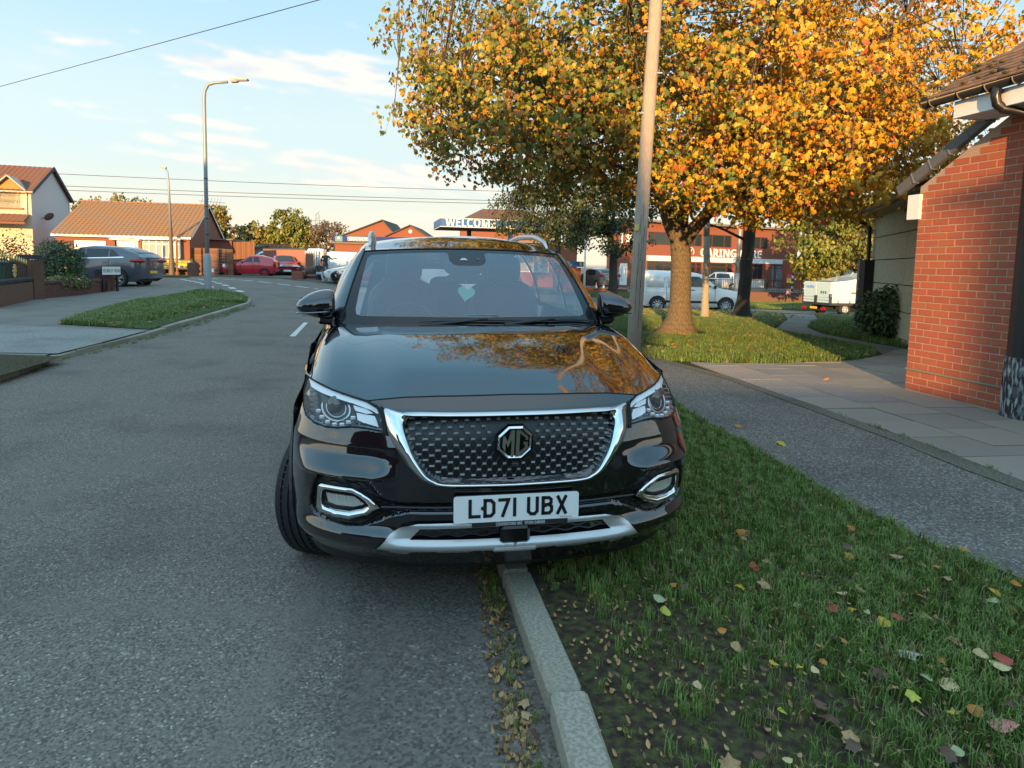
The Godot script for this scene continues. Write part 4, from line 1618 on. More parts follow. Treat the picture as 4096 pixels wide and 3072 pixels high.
func vegetation() -> void:
	leaf_meshes()
	# the big maple in front
	var b := Vector3(3.63, .06, -15.2)
	var V := func(x, y, z): return Vector3(x, y, z)
	var limbs := [
		[[V.call(3.60, .0, -15.2), V.call(3.64, .6, -15.2), V.call(3.62, 1.6, -15.2), V.call(3.58, 2.35, -15.2)], .235, .215, 1.0],
		[[V.call(3.55, 2.05, -15.2), V.call(3.25, 2.65, -15.15), V.call(2.95, 3.4, -15.05), V.call(2.78, 4.6, -15), V.call(2.6, 6.2, -14.8), V.call(2.3, 8.2, -14.6)], .17, .04],
		[[V.call(3.66, 2.05, -15.2), V.call(4.1, 2.7, -14.95), V.call(4.6, 3.1, -14.6), V.call(5.5, 3.7, -14.2), V.call(6.6, 4.4, -13.8), V.call(8.2, 5.2, -13.4)], .15, .035],
		[[V.call(3.6, 2.1, -15.25), V.call(3.75, 3.2, -15.5), V.call(4.1, 4.8, -15.8), V.call(4.4, 7.4, -15.9)], .14, .04],
		[[V.call(3.05, 3.1, -15.0), V.call(2.2, 3.8, -14.2), V.call(1.0, 4.35, -13.3), V.call(-.6, 4.7, -12.6), V.call(-2.0, 4.9, -12.2)], .09, .02],
		[[V.call(2.85, 4.1, -15.0), V.call(2.2, 5.2, -13.2), V.call(1.6, 6.4, -11.6)], .07, .02],
		[[V.call(4.8, 3.25, -14.5), V.call(5.3, 4.2, -13.0), V.call(6.0, 5.4, -11.6), V.call(6.6, 6.8, -10.8)], .08, .02],
		[[V.call(3.2, 2.9, -15.1), V.call(2.1, 3.5, -14.4), V.call(.6, 3.75, -13.9), V.call(-.9, 3.8, -13.6)], .05, .012],
		[[V.call(4.05, 2.7, -15.0), V.call(4.3, 3.9, -13.8), V.call(4.2, 5.4, -12.2), V.call(4.1, 6.6, -11.2)], .075, .02],
		[[V.call(4.3, 3.0, -14.8), V.call(5.2, 3.1, -15.6), V.call(6.8, 3.4, -16.2), V.call(8.2, 3.8, -16.5)], .06, .015],
		[[V.call(3.0, 3.9, -15.1), V.call(1.6, 5.2, -15.6), V.call(.2, 6.2, -15.8)], .06, .015],
	]
	var low := func(p: Vector3) -> bool:
		var yb := table([-3, -2.2, -1.2, 0, 1.5, 2.6, 3.3, 4.2, 5.2, 6.2, 7.4, 9.5], [4.0, 3.5, 3.05, 2.9, 2.95, 2.75, 2.6, 2.35, 2.3, 2.45, 2.75, 3.3], p.x) + .04 * (p.z + 14.0)
		if p.y < yb or p.z > -9.75:
			return false
		return gnoise.get_noise_3dv(p * 11.0) > -.24
	var mcol := func(p: Vector3) -> Color:
		var k := clampf((p.x - 1.5) / 3.5 + gnoise.get_noise_3dv(p * 7.0) * .9, 0.0, 1.0)
		if rng.randf() < k:
			return pick([[6, .54, .30, .015], [3.4, .54, .21, .012], [2.2, .40, .33, .03], [.5, .42, .08, .02]])
		return pick([[3.0, .40, .26, .025], [3.0, .23, .22, .025], [2.6, .095, .14, .022], [1.3, .38, .16, .025], [.8, .24, .09, .03]])
	tree("maple_tree", "large maple in orange and yellow leaf with a forked trunk behind the wooden pole", b, limbs, [[Vector3(3.3, 5.6, -13.6), Vector3(5.9, 4.0, 4.6), 1350], [Vector3(5.2, 3.6, -13.4), Vector3(3.2, 1.3, 2.4), 190], [Vector3(0.2, 4.2, -12.6), Vector3(2.6, 1.2, 2.2), 170]], maple_leaf, .118, 38, .40, mcol, low, M.bark_maple)
	# birch stem and dark trunk behind it, with the crown they share space with
	var gold := func(p: Vector3) -> Color: return pick([[3, .40, .26, .03], [3, .20, .20, .03], [2, .09, .12, .02], [1, .42, .17, .02]])
	tree("birch_tree", "slim birch with a pale gold flaking trunk between the maple and the dark trunk", Vector3(5.5, .02, -20), [[[V.call(5.5, -.05, -20), V.call(5.49, 1.2, -20), V.call(5.44, 2.4, -20)], .105, .09, .35], [[V.call(5.44, 2.4, -20), V.call(5.4, 4, -20), V.call(5.3, 6.5, -20)], .09, .03]], [[Vector3(5.3, 5.6, -20), Vector3(1.8, 2.4, 1.8), 60]], oval_leaf, .09, 24, .4, gold, func(p): return p.y > 3.4, M.bark_birch)
	tree("dark_trunk_tree", "tall tree with a straight dark trunk right of the birch and white van", Vector3(7.25, -.08, -22), [[[V.call(7.22, -.15, -22), V.call(7.25, .8, -22), V.call(7.28, 2, -22), V.call(7.35, 3.1, -22)], .20, .185, .9], [[V.call(7.3, 2.9, -22), V.call(6.9, 4.2, -21.8), V.call(6.4, 6.4, -21.5)], .13, .04], [[V.call(7.35, 2.9, -22), V.call(8.0, 4.4, -21.8), V.call(9.2, 6.2, -21.4)], .12, .04], [[V.call(7.2, 2.4, -22), V.call(6.4, 2.75, -22), V.call(5.5, 3.0, -22)], .05, .02], [[V.call(8.0, 4.2, -21.8), V.call(9.8, 4.8, -21.5), V.call(11.4, 5.2, -21.2)], .07, .02]], [[Vector3(8.6, 6.0, -21.4), Vector3(4.6, 3.6, 3.4), 420]], maple_leaf, .15, 26, .42, gold, func(p): return p.y > 3.0 - .1 * (p.x - 8.0) and gnoise.get_noise_3dv(p * 9.0) > -.3, M.bark_dark)
	# weeping dark green tree by the planter
	var dk := func(p: Vector3) -> Color: return pick([[4, .03, .05, .014], [2, .055, .08, .018], [.4, .20, .16, .03]])
	tree("weeping_tree", "dark small-leaved tree with drooping twigs in front of the blue canopy", Vector3(5.68, -.25, -40), [[[V.call(5.67, -.6, -40), V.call(5.7, 1.2, -40), V.call(5.62, 2.5, -40)], .27, .21, .3], [[V.call(5.62, 2.4, -40), V.call(5.2, 4.0, -40), V.call(4.7, 6.8, -40)], .18, .05], [[V.call(5.7, 1.85, -40), V.call(6.7, 2.85, -39.8), V.call(7.7, 4.1, -39.6)], .10, .03], [[V.call(5.4, 3.2, -40), V.call(2.9, 4.9, -39.5), V.call(.1, 5.4, -39)], .11, .025], [[V.call(5.3, 3.8, -40), V.call(4.0, 5.7, -40.5), V.call(2.0, 6.7, -41)], .09, .025]], [[Vector3(3.4, 4.5, -39.4), Vector3(4.9, 3.1, 1.9), 620]], oval_leaf, .14, 26, .5, dk, func(p):
		var yb := table([-1.9, -.8, .8, 2.5, 4.2, 5.8, 7.5, 9.2], [3.7, 3.2, 2.7, 2.35, 2.1, 2.3, 2.6, 3.8], p.x)
		return p.y > yb and gnoise.get_noise_3dv(p * 7.0) > .02, M.bark_dark, "", .016)
	# trees far behind
	var auto := func(p: Vector3) -> Color: return pick([[3, .22, .17, .03], [3, .13, .14, .025], [2, .30, .17, .03]])
	var grn := func(p: Vector3) -> Color: return pick([[4, .15, .17, .025], [2, .09, .12, .02], [2, .26, .22, .04]])
	var brn := func(p: Vector3) -> Color: return pick([[4, .13, .08, .05], [2, .20, .12, .05], [1, .10, .09, .03]])
	var sk := func(o: Vector3, h: float) -> Array:
		return [[[o + Vector3(0, -.3, 0), o + Vector3(.1, h * .3, 0)], .24, .18, .3], [[o + Vector3(.1, h * .28, 0), o + Vector3(.2, h * .6, .3), o + Vector3(0, h * .92, 0)], .16, .03], [[o + Vector3(.1, h * .3, 0), o + Vector3(-h * .16, h * .55, .2), o + Vector3(-h * .25, h * .75, 0)], .12, .03], [[o + Vector3(.1, h * .35, 0), o + Vector3(h * .18, h * .55, -.2), o + Vector3(h * .28, h * .72, 0)], .12, .03]]
	var yes := func(p): return gnoise.get_noise_3dv(p * 4.0) > -.32
	var far := [
		["garden_tree", "slender golden tree rising behind the bungalow's right gable", Vector3(-31.4, .3, -75), 6.6, [[Vector3(-31.4, 4.6, -75), Vector3(1.6, 2.6, 1.6), 90], [Vector3(-32.6, 3.4, -75), Vector3(1.6, 1.6, 1.4), 40]], auto, .24],
		["garden_tree", "round orange-brown tree left of the tall green tree behind the fences", Vector3(-29.4, .3, -80), 5.2, [[Vector3(-29.4, 3.3, -80), Vector3(2.8, 2.2, 2), 120]], auto, .24],
		["garden_tree", "tall yellow-green tree behind the white vans, tallest of its row", Vector3(-25.4, .3, -80), 7.2, [[Vector3(-25.6, 4.4, -80), Vector3(2.6, 2.9, 2.2), 190], [Vector3(-24.0, 3.4, -79.5), Vector3(2.0, 2.2, 2), 80]], grn, .24],
		["garden_tree", "brown thin-leaved tree left of the garage shop", Vector3(-21.4, .3, -80), 6.0, [[Vector3(-21.2, 3.9, -80), Vector3(2.9, 2.2, 2), 110]], brn, .17],
		["garden_tree", "twiggy tree top showing above the bungalow roof beside the white gable", Vector3(-37.5, .3, -66), 7.2, [[Vector3(-37.2, 5.0, -66), Vector3(4.6, 2.0, 2), 170]], auto, .2],
		["street_tree", "loose yellow-green tree in front of the right end of the brick offices", Vector3(23.4, -1.0, -48), 7.5, [[Vector3(22.2, 4.4, -48), Vector3(4.6, 3.4, 3), 200], [Vector3(20.8, 2.2, -48), Vector3(1.8, 1.6, 1.4), 50]], grn, .2],
		["street_tree", "bushy green tree behind the white tipper truck", Vector3(26.5, -1.1, -57), 8.0, [[Vector3(26.5, 5.0, -57), Vector3(4.5, 3.8, 3), 190]], auto, .22],
	]
	for f in far:
		tree(f[0], f[1], f[2], sk.call(f[2], f[3]), f[4], oval_leaf, f[6] * 1.25, 26, .55, f[5], yes, M.bark_dark, "trees behind the houses", .02)
	# shrubs
	bush("laurel_shrub", "glossy green shrub growing against the beige panelled wall", Vector3(7.95, .08, -14.6), Vector3(.78, .60, .7), 2600, .085, [[4, .035, .075, .018], [2, .06, .11, .03], [.3, .25, .2, .04]])
	bush("clipped_shrub", "clipped rounded grey-green shrub behind the rose bush", Vector3(-17.7, .85, -27), Vector3(.62, .62, .6), 2400, .06, [[3, .15, .16, .06], [2, .21, .2, .08], [2, .09, .11, .04]], "", null, .8)
	bush("rose_bush", "tall dark rose bush with a few yellow and red flowers behind the garden wall", Vector3(-15.35, .35, -23.9), Vector3(.72, .85, .6), 2300, .085, [[4, .035, .07, .03], [2, .06, .10, .035], [.12, .75, .45, .08], [.1, .6, .03, .06]])
	bush("orange_shrub", "sparse orange-berried shrub with bare twigs in front of the white house", Vector3(-17.3, .5, -24.3), Vector3(.9, .95, .7), 900, .075, [[3, .42, .16, .02], [2, .22, .11, .03], [1, .1, .11, .03]], "", null, .25)
	bush("garden_hedge", "low dark leafy hedge with red berries behind the wheelie bin", Vector3(-16.9, .3, -25.2), Vector3(1.5, .55, .5), 2600, .08, [[4, .04, .075, .02], [2, .07, .10, .03], [.3, .4, .05, .05]])
	bush("flower_border", "pink and white flowers with green leaves spilling over the garden wall", Vector3(-15.05, .25, -23.8), Vector3(.42, .32, 1.25), 2600, .07, [[4, .07, .14, .03], [2, .12, .2, .04], [.35, .75, .35, .38], [.25, .75, .7, .66], [.2, .6, .05, .12], [1, .22, .14, .04]])
	fallen()

const LEAVES := "1.02,-2.93,0.057,ym;1.15,-2.96,0.086,tm;1.34,-2.76,0.06,ro;1.42,-2.76,0.047,ym;1.46,-2.71,0.029,go;1.76,-2.87,0.083,oo;1.67,-2.85,0.062,bm;1.57,-2.69,0.065,rm;1.5,-2.65,0.071,yo;1.7,-2.7,0.072,tm;1.47,-2.44,0.118,pm;1.58,-2.41,0.052,om;1.7,-2.52,0.055,ko;1.73,-2.42,0.058,co;1.79,-2.39,0.063,ro;1.75,-2.35,0.068,co;2.06,-2.84,0.075,go;2.11,-2.81,0.061,om;2.14,-2.94,0.053,yo;2.28,-3.01,0.047,oo;1.5,-2.24,0.07,co;1.45,-2.28,0.044,go;1.33,-2.16,0.052,lm;1.43,-2.1,0.048,yo;1.5,-2.1,0.046,oo;1.53,-2.02,0.083,ko;1.62,-2.12,0.061,bm;1.38,-1.84,0.058,oo;0.85,-2.45,0.05,to;0.95,-2.34,0.045,yo;0.9,-2.3,0.039,bo;1.02,-2.3,0.033,ym;1.07,-2.29,0.039,co;1.13,-2.36,0.034,om;1.17,-2.47,0.036,yo;1.24,-2.52,0.046,dm;1.27,-2.49,0.036,om;0.64,-2.19,0.045,co;0.84,-2.06,0.057,bo;0.88,-2.08,0.04,lo;1.02,-2.06,0.074,bm;1.04,-1.96,0.066,tm;1.03,-1.92,0.065,bm;1.3,-2.28,0.088,bm;1.3,-2.22,0.059,tm;0.64,-2.68,0.058,lo;0.83,-3.29,0.06,go;0.64,-2.8,0.054,go;1.22,-3.56,0.077,om;1.22,-3.49,0.038,ko;1.15,-3.13,0.057,ro;0.72,-2.92,0.042,om;0.77,-2.91,0.056,bm;0.88,-2.83,0.062,bm;1.53,-3.4,0.049,tm;1.46,-3.26,0.051,ym;1.72,-3.41,0.066,bm;1.78,-3.38,0.074,ro;1.68,-3.3,0.064,om;1.97,-3.37,0.057,to;2.02,-3.39,0.049,yo;2.13,-3.4,0.045,tm;1.99,-3.24,0.055,tm;2.03,-3.19,0.058,om;2.31,-3.43,0.075,om;1.99,-3.05,0.052,tm;1.55,-2.94,0.046,to;1.44,-2.89,0.056,co;1.2,-2.77,0.047,tm;1.0,-2.11,0.051,bm;0.64,-1.84,0.08,tm;0.8,-1.84,0.035,co;0.73,-1.87,0.036,bo;1.31,-1.89,0.05,go;1.28,-1.88,0.059,bm;1.23,-3.18,0.061,tm;1.92,-3.58,0.043,om;1.86,-3.66,0.062,om;0.83,-2.56,0.037,oo;0.57,-2.47,0.042,bm"
const GUTTER := "0.07,-2.23,0.055,tm;0.02,-2.15,0.053,tm;0.09,-2.07,0.06,bm;-0.05,-2.85,0.07,tm;-0.05,-2.93,0.054,bm;0.07,-2.17,0.053,tm;-0.01,-2.26,0.024,to;0.08,-2.49,0.038,tm;-0.07,-3.34,0.031,oo"
const PATHLEAF := "2.02,-6.1,0.075,om;2.2,-5.55,0.09,ym;4.05,-8.9,0.13,om;1.9,-3.3,0.06,to"

func leaf_thing(mesh: Mesh, s: float, pos: Vector3, c: Array, label: String, group: String) -> void:
	var o := put("fallen_leaf", mesh, M["leaf_" + c[0]], self)
	var b := Basis(Vector3.UP, rng.randf() * TAU) * Basis(Vector3.RIGHT, -PI / 2 + rng.randf_range(-.35, .35)) * Basis(Vector3.UP, rng.randf_range(-.3, .3))
	o.transform = Transform3D(b.scaled(Vector3(s, s, s * rng.randf_range(.8, 1.9))), pos)
	tag(o, label, "leaf", group)

func fallen() -> void:
	var nm := {"y": "yellow", "t": "tan", "r": "red", "g": "pale green", "o": "orange", "b": "dark brown", "k": "pink", "c": "cream", "l": "lime yellow", "p": "pale grey", "d": "plum"}
	var ord := ["nearest", "second nearest", "third nearest", "fourth nearest", "fifth nearest", "sixth nearest", "seventh nearest", "eighth nearest", "ninth nearest", "tenth nearest", "eleventh nearest", "twelfth nearest", "farthest"]
	for set_ in [[LEAVES, .115, "on the grass verge"], [GUTTER, .018, "in the gutter by the near kerb"], [PATHLEAF, .108, "on the footpath or paving"]]:
		var all := []
		var total := {}
		for e in set_[0].split(";"):
			all.append(e.split(","))
			var k: String = all[-1][3]
			total[k] = total.get(k, 0) + 1
		all.sort_custom(func(a, b): return float(a[1]) > float(b[1]))
		var seen := {}
		for f in all:
			var k: String = f[3]
			var c := k[0]
			var mp := k[1] == "m"
			var n: int = seen.get(k, 0)
			seen[k] = n + 1
			var kind := "%s %s leaf" % [nm[c], "maple" if mp else "oval"]
			var where := "left" if float(f[0]) < .9 else ("right" if float(f[0]) > 1.6 else "middle")
			var label := "only %s lying %s" % [kind, set_[2]]
			if total[k] > 1:
				label = "%s %s fallen %s, %s part" % [ord[mini(n, 12)], kind, set_[2], where]
			if c == "p":
				label = "large curled pale grey maple leaf, biggest leaf on the grass verge"
			leaf_thing(maple_leaf if mp else oval_leaf, float(f[2]) * 1.02, Vector3(float(f[0]), set_[1] + rng.randf_range(.0, .02), float(f[1])), [c], label, "leaves fallen %s" % set_[2])
	# countless small ones
	var xfs := []
	var cols := []
	var near := pv([.30, -1.6, .26, -2.3, .18, -2.72, .08, -3.26, -.2, -5, .8, -5, 2.0, -4.5, 2.40, -3.1, 2.75, -1.6])
	for p in scatter(near, 4200):
		var s := rng.randf_range(.014, .032)
		var b := Basis(Vector3.UP, rng.randf() * TAU) * Basis(Vector3.RIGHT, -PI / 2 + rng.randf_range(-.5, .5))
		xfs.append(Transform3D(b.scaled(Vector3(s * .6, s, s)), Vector3(p.x, .097 + rng.randf() * .015, p.y)))
		cols.append(pick([[3, .38, .21, .08], [2, .46, .30, .12], [2, .16, .09, .045]]))
	var o := multi("leaf_litter", oval_leaf, M.leaf, xfs, cols)
	tag(o, "tiny dry seed wings and leaf scraps scattered over the verge", "leaf litter")
	xfs = []
	cols = []
	for p in scatter(pv([.16, -1.5, .11, -2.0, .05, -2.6, -.06, -3.3, -.16, -3.3, -.08, -2.6, -.02, -2.0, .02, -1.5]), 1500):
		var s := rng.randf_range(.015, .04)
		var b := Basis(Vector3.UP, rng.randf() * TAU) * Basis(Vector3.RIGHT, -PI / 2 + rng.randf_range(-.7, .7))
		xfs.append(Transform3D(b.scaled(Vector3(s * .6, s, s)), Vector3(p.x, .006 + rng.randf() * .02, p.y)))
		cols.append(pick([[3, .32, .17, .06], [2, .40, .25, .10], [2, .13, .07, .035], [1, .08, .11, .03]]))
	o = multi("gutter_litter", oval_leaf, M.leaf, xfs, cols)
	tag(o, "strip of small dead leaves lying against the near kerb", "leaf litter")
	xfs = []
	cols = []
	for q in [[LAWN(), 1500], [LAWN2(), 420], [VERGE(), 160], [pv([13, -43, 14.5, -57.5, 32, -57.5, 32, -41]), 700], [pv([2.0, -22, 9.5, -22, 10.4, -29, 2.5, -29.5]), 900]]:
		for p in scatter(q[0], q[1]):
			var s := rng.randf_range(.07, .14)
			var b := Basis(Vector3.UP, rng.randf() * TAU) * Basis(Vector3.RIGHT, -PI / 2 + rng.randf_range(-.6, .6))
			xfs.append(Transform3D(b.scaled(Vector3(s, s, s)), Vector3(p.x, gy(p.x, p.y) + .13 + rng.randf() * .03, p.y)))
			cols.append(pick([[4, .50, .27, .03], [2, .42, .18, .04], [2, .22, .11, .04], [1, .45, .36, .15]]))
	o = multi("lawn_leaves", maple_leaf, M.leaf, xfs, cols)
	tag(o, "yellow maple leaves scattered over the lawns", "leaf litter")

# ------------------------------------------------------------------ buildings
# a wall in the local xy plane with openings (Rect2) that have reveals d deep (towards -z)
func wall(st: SurfaceTool, poly: PackedVector2Array, holes: Array, xf: Transform3D, d := .1) -> void:
	var hp := []
	for r in holes:
		hp.append(PackedVector2Array([r.position, Vector2(r.end.x, r.position.y), r.end, Vector2(r.position.x, r.end.y)]))
	cells(st, poly, Vector2(2.5, 2.5), func(p): return xf * Vector3(p.x, p.y, 0), hp)
	for h in hp:
		for i in 4:
			var a: Vector2 = h[i]
			var b: Vector2 = h[(i + 1) % 4]
			quad(st, xf * Vector3(a.x, a.y, 0), xf * Vector3(b.x, b.y, 0), xf * Vector3(b.x, b.y, -d), xf * Vector3(a.x, a.y, -d))

func rp(x: float, y: float, w: float, h: float) -> PackedVector2Array:
	return PackedVector2Array([Vector2(x, y), Vector2(x + w, y), Vector2(x + w, y + h), Vector2(x, y + h)])

# window: frame with mullions (shares of the width) and a top light row; panes are sub-parts
func window(parent: Node, r: Rect2, xf: Transform3D, fm: Material, gm: Material, mull: Array, transom := 0.0, d := .06, called := "window") -> void:
	var st := new_st()
	var t := .055
	var c := r.get_center()
	for s in [-1, 1]:
		bx(st, xf * Vector3(c.x + s * (r.size.x * .5 - t * .5), c.y, -d), Vector3(t, r.size.y, .07), xf.basis)
		bx(st, xf * Vector3(c.x, c.y + s * (r.size.y * .5 - t * .5), -d), Vector3(r.size.x - 2 * t, t, .07), xf.basis)
	for m in mull:
		bx(st, xf * Vector3(r.position.x + r.size.x * m, c.y, -d), Vector3(t * 1.2, r.size.y - 2 * t, .068), xf.basis)
	if transom > 0:
		bx(st, xf * Vector3(c.x, r.position.y + r.size.y * transom, -d), Vector3(r.size.x - 2 * t, t, .066), xf.basis)
	var w := part(called, st, fm, parent)
	st = new_st()
	cells(st, rp(r.position.x + .03, r.position.y + .03, r.size.x - .06, r.size.y - .06), Vector2(9, 9), func(p): return xf * Vector3(p.x, p.y, -d - .01))
	part("pane", st, gm, w)

# a roof slope of moulded tiles: a stepped, waved sheet from corner o along u (length lu) and up v (length lv)
func tiles(st: SurfaceTool, o: Vector3, u: Vector3, lu: float, v: Vector3, lv: float, tw: float, th: float, amp: float, seg := 4) -> void:
	var n := u.cross(v).normalized()
	if n.y < 0:
		n = -n
	var nu := int(lu / tw) * seg
	var nv := int(lv / th)
	for j in nv:
		for i in nu:
			var p := []
			for e in [[i, 0], [i + 1, 0], [i + 1, 1], [i, 1]]:
				var x: float = lu * e[0] / nu
				var wv: float = amp * pow(absf(sin(PI * x / tw)), .7)
				p.append(o + u * x + v * (lv * (j + e[1]) / nv) + n * (wv + (.035 if e[1] == 0 else .0)))
			quad(st, p[0], p[1], p[2], p[3])
			if j == 0 or true:
				quad(st, p[0] - n * .035, p[1] - n * .035, p[1], p[0])

func brickwork(st: SurfaceTool, l: float, h: float, xf: Transform3D, bw := .225, bh := .075, depth := .02, joint := .010) -> void:
	var rows := int(h / bh)
	for r in rows:
		var x := -(bw * .5 if r % 2 else 0.0)
		while x < l:
			var a := maxf(x, 0.0)
			var b := minf(x + bw, l)
			if b - a > .03:
				bx(st, xf * Vector3((a + b) * .5, (r + .5) * bh, -depth * .5 + rng.randf_range(0, .003)), Vector3(b - a - joint, bh - joint, depth), xf.basis)
			x += bw

func gutter(st: SurfaceTool, a: Vector3, b: Vector3, r := .055) -> void:
	var d := (b - a).normalized()
	var x := d.cross(Vector3.UP).normalized()
	for k in 8:
		var p := PI + PI * k / 8.0
		var q := PI + PI * (k + 1) / 8.0
		for s in [1.0, .86]:
			quad(st, a + (x * cos(p) + Vector3.UP * sin(p)) * r * s, b + (x * cos(p) + Vector3.UP * sin(p)) * r * s, b + (x * cos(q) + Vector3.UP * sin(q)) * r * s, a + (x * cos(q) + Vector3.UP * sin(q)) * r * s)

func rowx(n: int, a: float, b: float) -> Array:
	var r := []
	for i in n:
		r.append(lerpf(a, b, float(i) / maxi(1, n - 1)))
	return r

func buildings() -> void:
	brick_shop()
	beige_block()
	left_houses()
	garage_row()
	offices()
	behind_camera()

# -- the red brick building at the right edge
func brick_shop() -> void:
	var t := thing("brick_building", "red brick building at right with grey verge tiles and black gutter", "building", Vector3(4.743, .1, -8.335), -1.3695)
	var st := new_st()
	var line := func(u: float) -> float: return 2.30 + .535 * (u + .02)
	wall(st, PackedVector2Array([Vector2(0, -.15), Vector2(4.6, -.15), Vector2(4.6, 3.1), Vector2(1.3, 3.1), Vector2(0, 2.40)]), [], Transform3D(Basis.IDENTITY, Vector3(0, 0, -.004)))
	wall(st, rp(0, -.15, 4, 2.5), [], Transform3D(Basis(Vector3.UP, -PI / 2), Vector3(0, 0, -4.012)))
	part("wall_core", st, M.mortar, t)
	var meshes := []
	for k in 6:
		var full := k < 3
		st = new_st()
		var w: float = (.2135 if full else .101)
		bx(st, Vector3(0, 0, -.05), Vector3(w, .0685, .1), Basis.IDENTITY, .003)
		st.generate_normals()
		meshes.append(st.commit())
	var y := .012
	var row := 0
	while y < 3.02:
		var x := 0.0 if row % 2 == 0 else -.1125
		while x < 1.42:
			var a := x
			var half := false
			if x < 0:
				a = 0
				half = true
			var cx := a + (.1125 * .5 if half else .1125)
			if y + .06 < line.call(cx - .05) + .06:
				if not (y > .21 and y < .225):
					var o := put("brick", meshes[(3 if half else 0) + rng.randi() % 3], M.brick[rng.randi() % 6], t)
					o.position = Vector3(cx, y + .04, rng.randf_range(-.0015, .0025))
			x += .225
		# return face of the corner, one header per row
		y += .0798
		row += 1
		if row == 3:
			y += .012
	st = new_st()
	bx(st, Vector3(.72, .258, -.004), Vector3(1.46, .022, .03), Basis.IDENTITY, .003)
	part("damp_course", st, M.slab[1], t)
	# verge units
	for k in 6:
		st = new_st()
		var u0 := -.30 + k * .245
		var a := Vector3(u0, 2.335 + .53 * (u0 + .30), .0)
		var sl := Basis(Vector3.BACK, atan(.53))
		bx(st, a + sl * Vector3(.14, .05, .012 + .0), Vector3(.285, .125, .07), sl * Basis(Vector3.RIGHT, .02 * (k % 2)), .012)
		bx(st, a + sl * Vector3(.27, .05, .014), Vector3(.03, .135, .078), sl, .008)
		part("verge_unit", st, M.grey_upvc, t)
	st = new_st()
	bx(st, Vector3(-.05, 2.17, -.02), Vector3(.19, .29, .11), Basis.IDENTITY, .004)
	part("fascia_end_box", st, M.white_upvc, t)
	# projecting eaves
	st = new_st()
	bx(st, Vector3(2.9, 3.075, .41), Vector3(4.1, .17, .02), Basis.IDENTITY, .003)
	bx(st, Vector3(.86, 3.075, .20), Vector3(.02, .17, .40), Basis.IDENTITY, .003)
	part("fascia_board", st, M.white_upvc, t)
	for k in 4:
		st = new_st()
		bx(st, Vector3(2.9, 3.0, .05 + k * .1), Vector3(4.0, .014, .094), Basis.IDENTITY, .003)
		part("soffit_board", st, M.white_upvc, t)
	st = new_st(true)
	gutter(st, Vector3(.52, 3.215, .475), Vector3(4.9, 3.225, .475), .062)
	lathe(st, [Vector2(.062, 0), Vector2(.001, .002)], 16, Transform3D(Basis(Vector3.UP, Vector3.RIGHT, Vector3.BACK), Vector3(.52, 3.215, .475)))
	var gt := part("gutter", st, M.black_pvc, t)
	st = new_st()
	for u in [.64, 1.0, 1.32, 1.62]:
		var l := []
		for k in 9:
			var a := PI + PI * k / 8.0
			l.append(Vector3(u, 3.217 + sin(a) * .066, .475 + cos(a) * .066))
		tube(st, l, .007, 4)
	part("gutter_clip", st, M.worn_pvc, gt)
	# downpipe: outlet, bend, run back to the wall
	st = new_st(true)
	tube(st, [Vector3(1.40, 3.19, .475), Vector3(1.40, 3.08, .475), Vector3(1.405, 3.02, .46), Vector3(1.43, 2.97, .41), Vector3(1.47, 2.95, .34), Vector3(1.55, 2.90, .14), Vector3(1.58, 2.84, .09), Vector3(1.59, 2.7, .08), Vector3(1.59, .2, .08)], [.048, .044, .046, .046, .042, .042, .044, .042, .042], 14)
	part("downpipe", st, M.black_pvc, t)
	st = new_st()
	var g := PackedVector2Array([Vector2(1.42, 0), Vector2(1.44, .13), Vector2(1.54, .17), Vector2(1.64, .17), Vector2(1.74, .13), Vector2(1.76, 0)])
	prism(st, g, 2.35, Transform3D(Basis(Vector3.RIGHT, Vector3.BACK, Vector3.DOWN), Vector3(0, 2.95, 0)))
	part("pipe_guard", st, M.black_steel, t)
	st = new_st()
	prism(st, PackedVector2Array([Vector2(1.405, 0), Vector2(1.428, .142), Vector2(1.53, .184), Vector2(1.65, .184), Vector2(1.752, .142), Vector2(1.775, 0)]), .66, Transform3D(Basis(Vector3.RIGHT, Vector3.BACK, Vector3.DOWN), Vector3(0, .60, 0)))
	part("guard_foot", st, M.peeling, t)
	# roof tiles, mossy, above the gutter
	var up := Vector3(0, .55, -.835).normalized()
	for r in 8:
		for c in 22:
			st = new_st()
			var p := Vector3(.70 + c * .168 + (.084 if r % 2 else 0.0), 3.27 + .0, .47) + up * (r * .105) + Vector3(0, .012 * r * 0 + rng.randf_range(-.004, .004), 0)
			bx(st, p, Vector3(.162, .018, .17), Basis(Vector3.RIGHT, .58 - .1) * Basis(Vector3.UP, rng.randf_range(-.02, .02)), .003)
			part("roof_tile", st, M.tile[(r * 7 + c * 3 + rng.randi() % 2) % 3], t)
	st = new_st()
	quad(st, Vector3(.62, 3.24, .42), Vector3(5, 3.24, .42), Vector3(5, 3.24 + 1.65, .42 - 2.5), Vector3(.62, 3.24 + 1.65, .42 - 2.5))
	var ro := part("roof", st, M.tile[0], t)
	st = new_st()
	for k in 60:
		blob(st, Vector3(.70 + rng.randf() * 2.6, 3.275, .52) + up * rng.randf() * .6, Vector3(.035, .018, .03) * rng.randf_range(.5, 1.3), 2.0, 7, 4)
	part("moss", st, M.moss, ro).set_meta("kind", "stuff")
	st = new_st()
	bx(st, Vector3(1.33, 3.36, .33), Vector3(.16, .03, .12), Basis(Vector3.BACK, -.25), .005)
	part("flashing", st, M.black_pvc, ro)

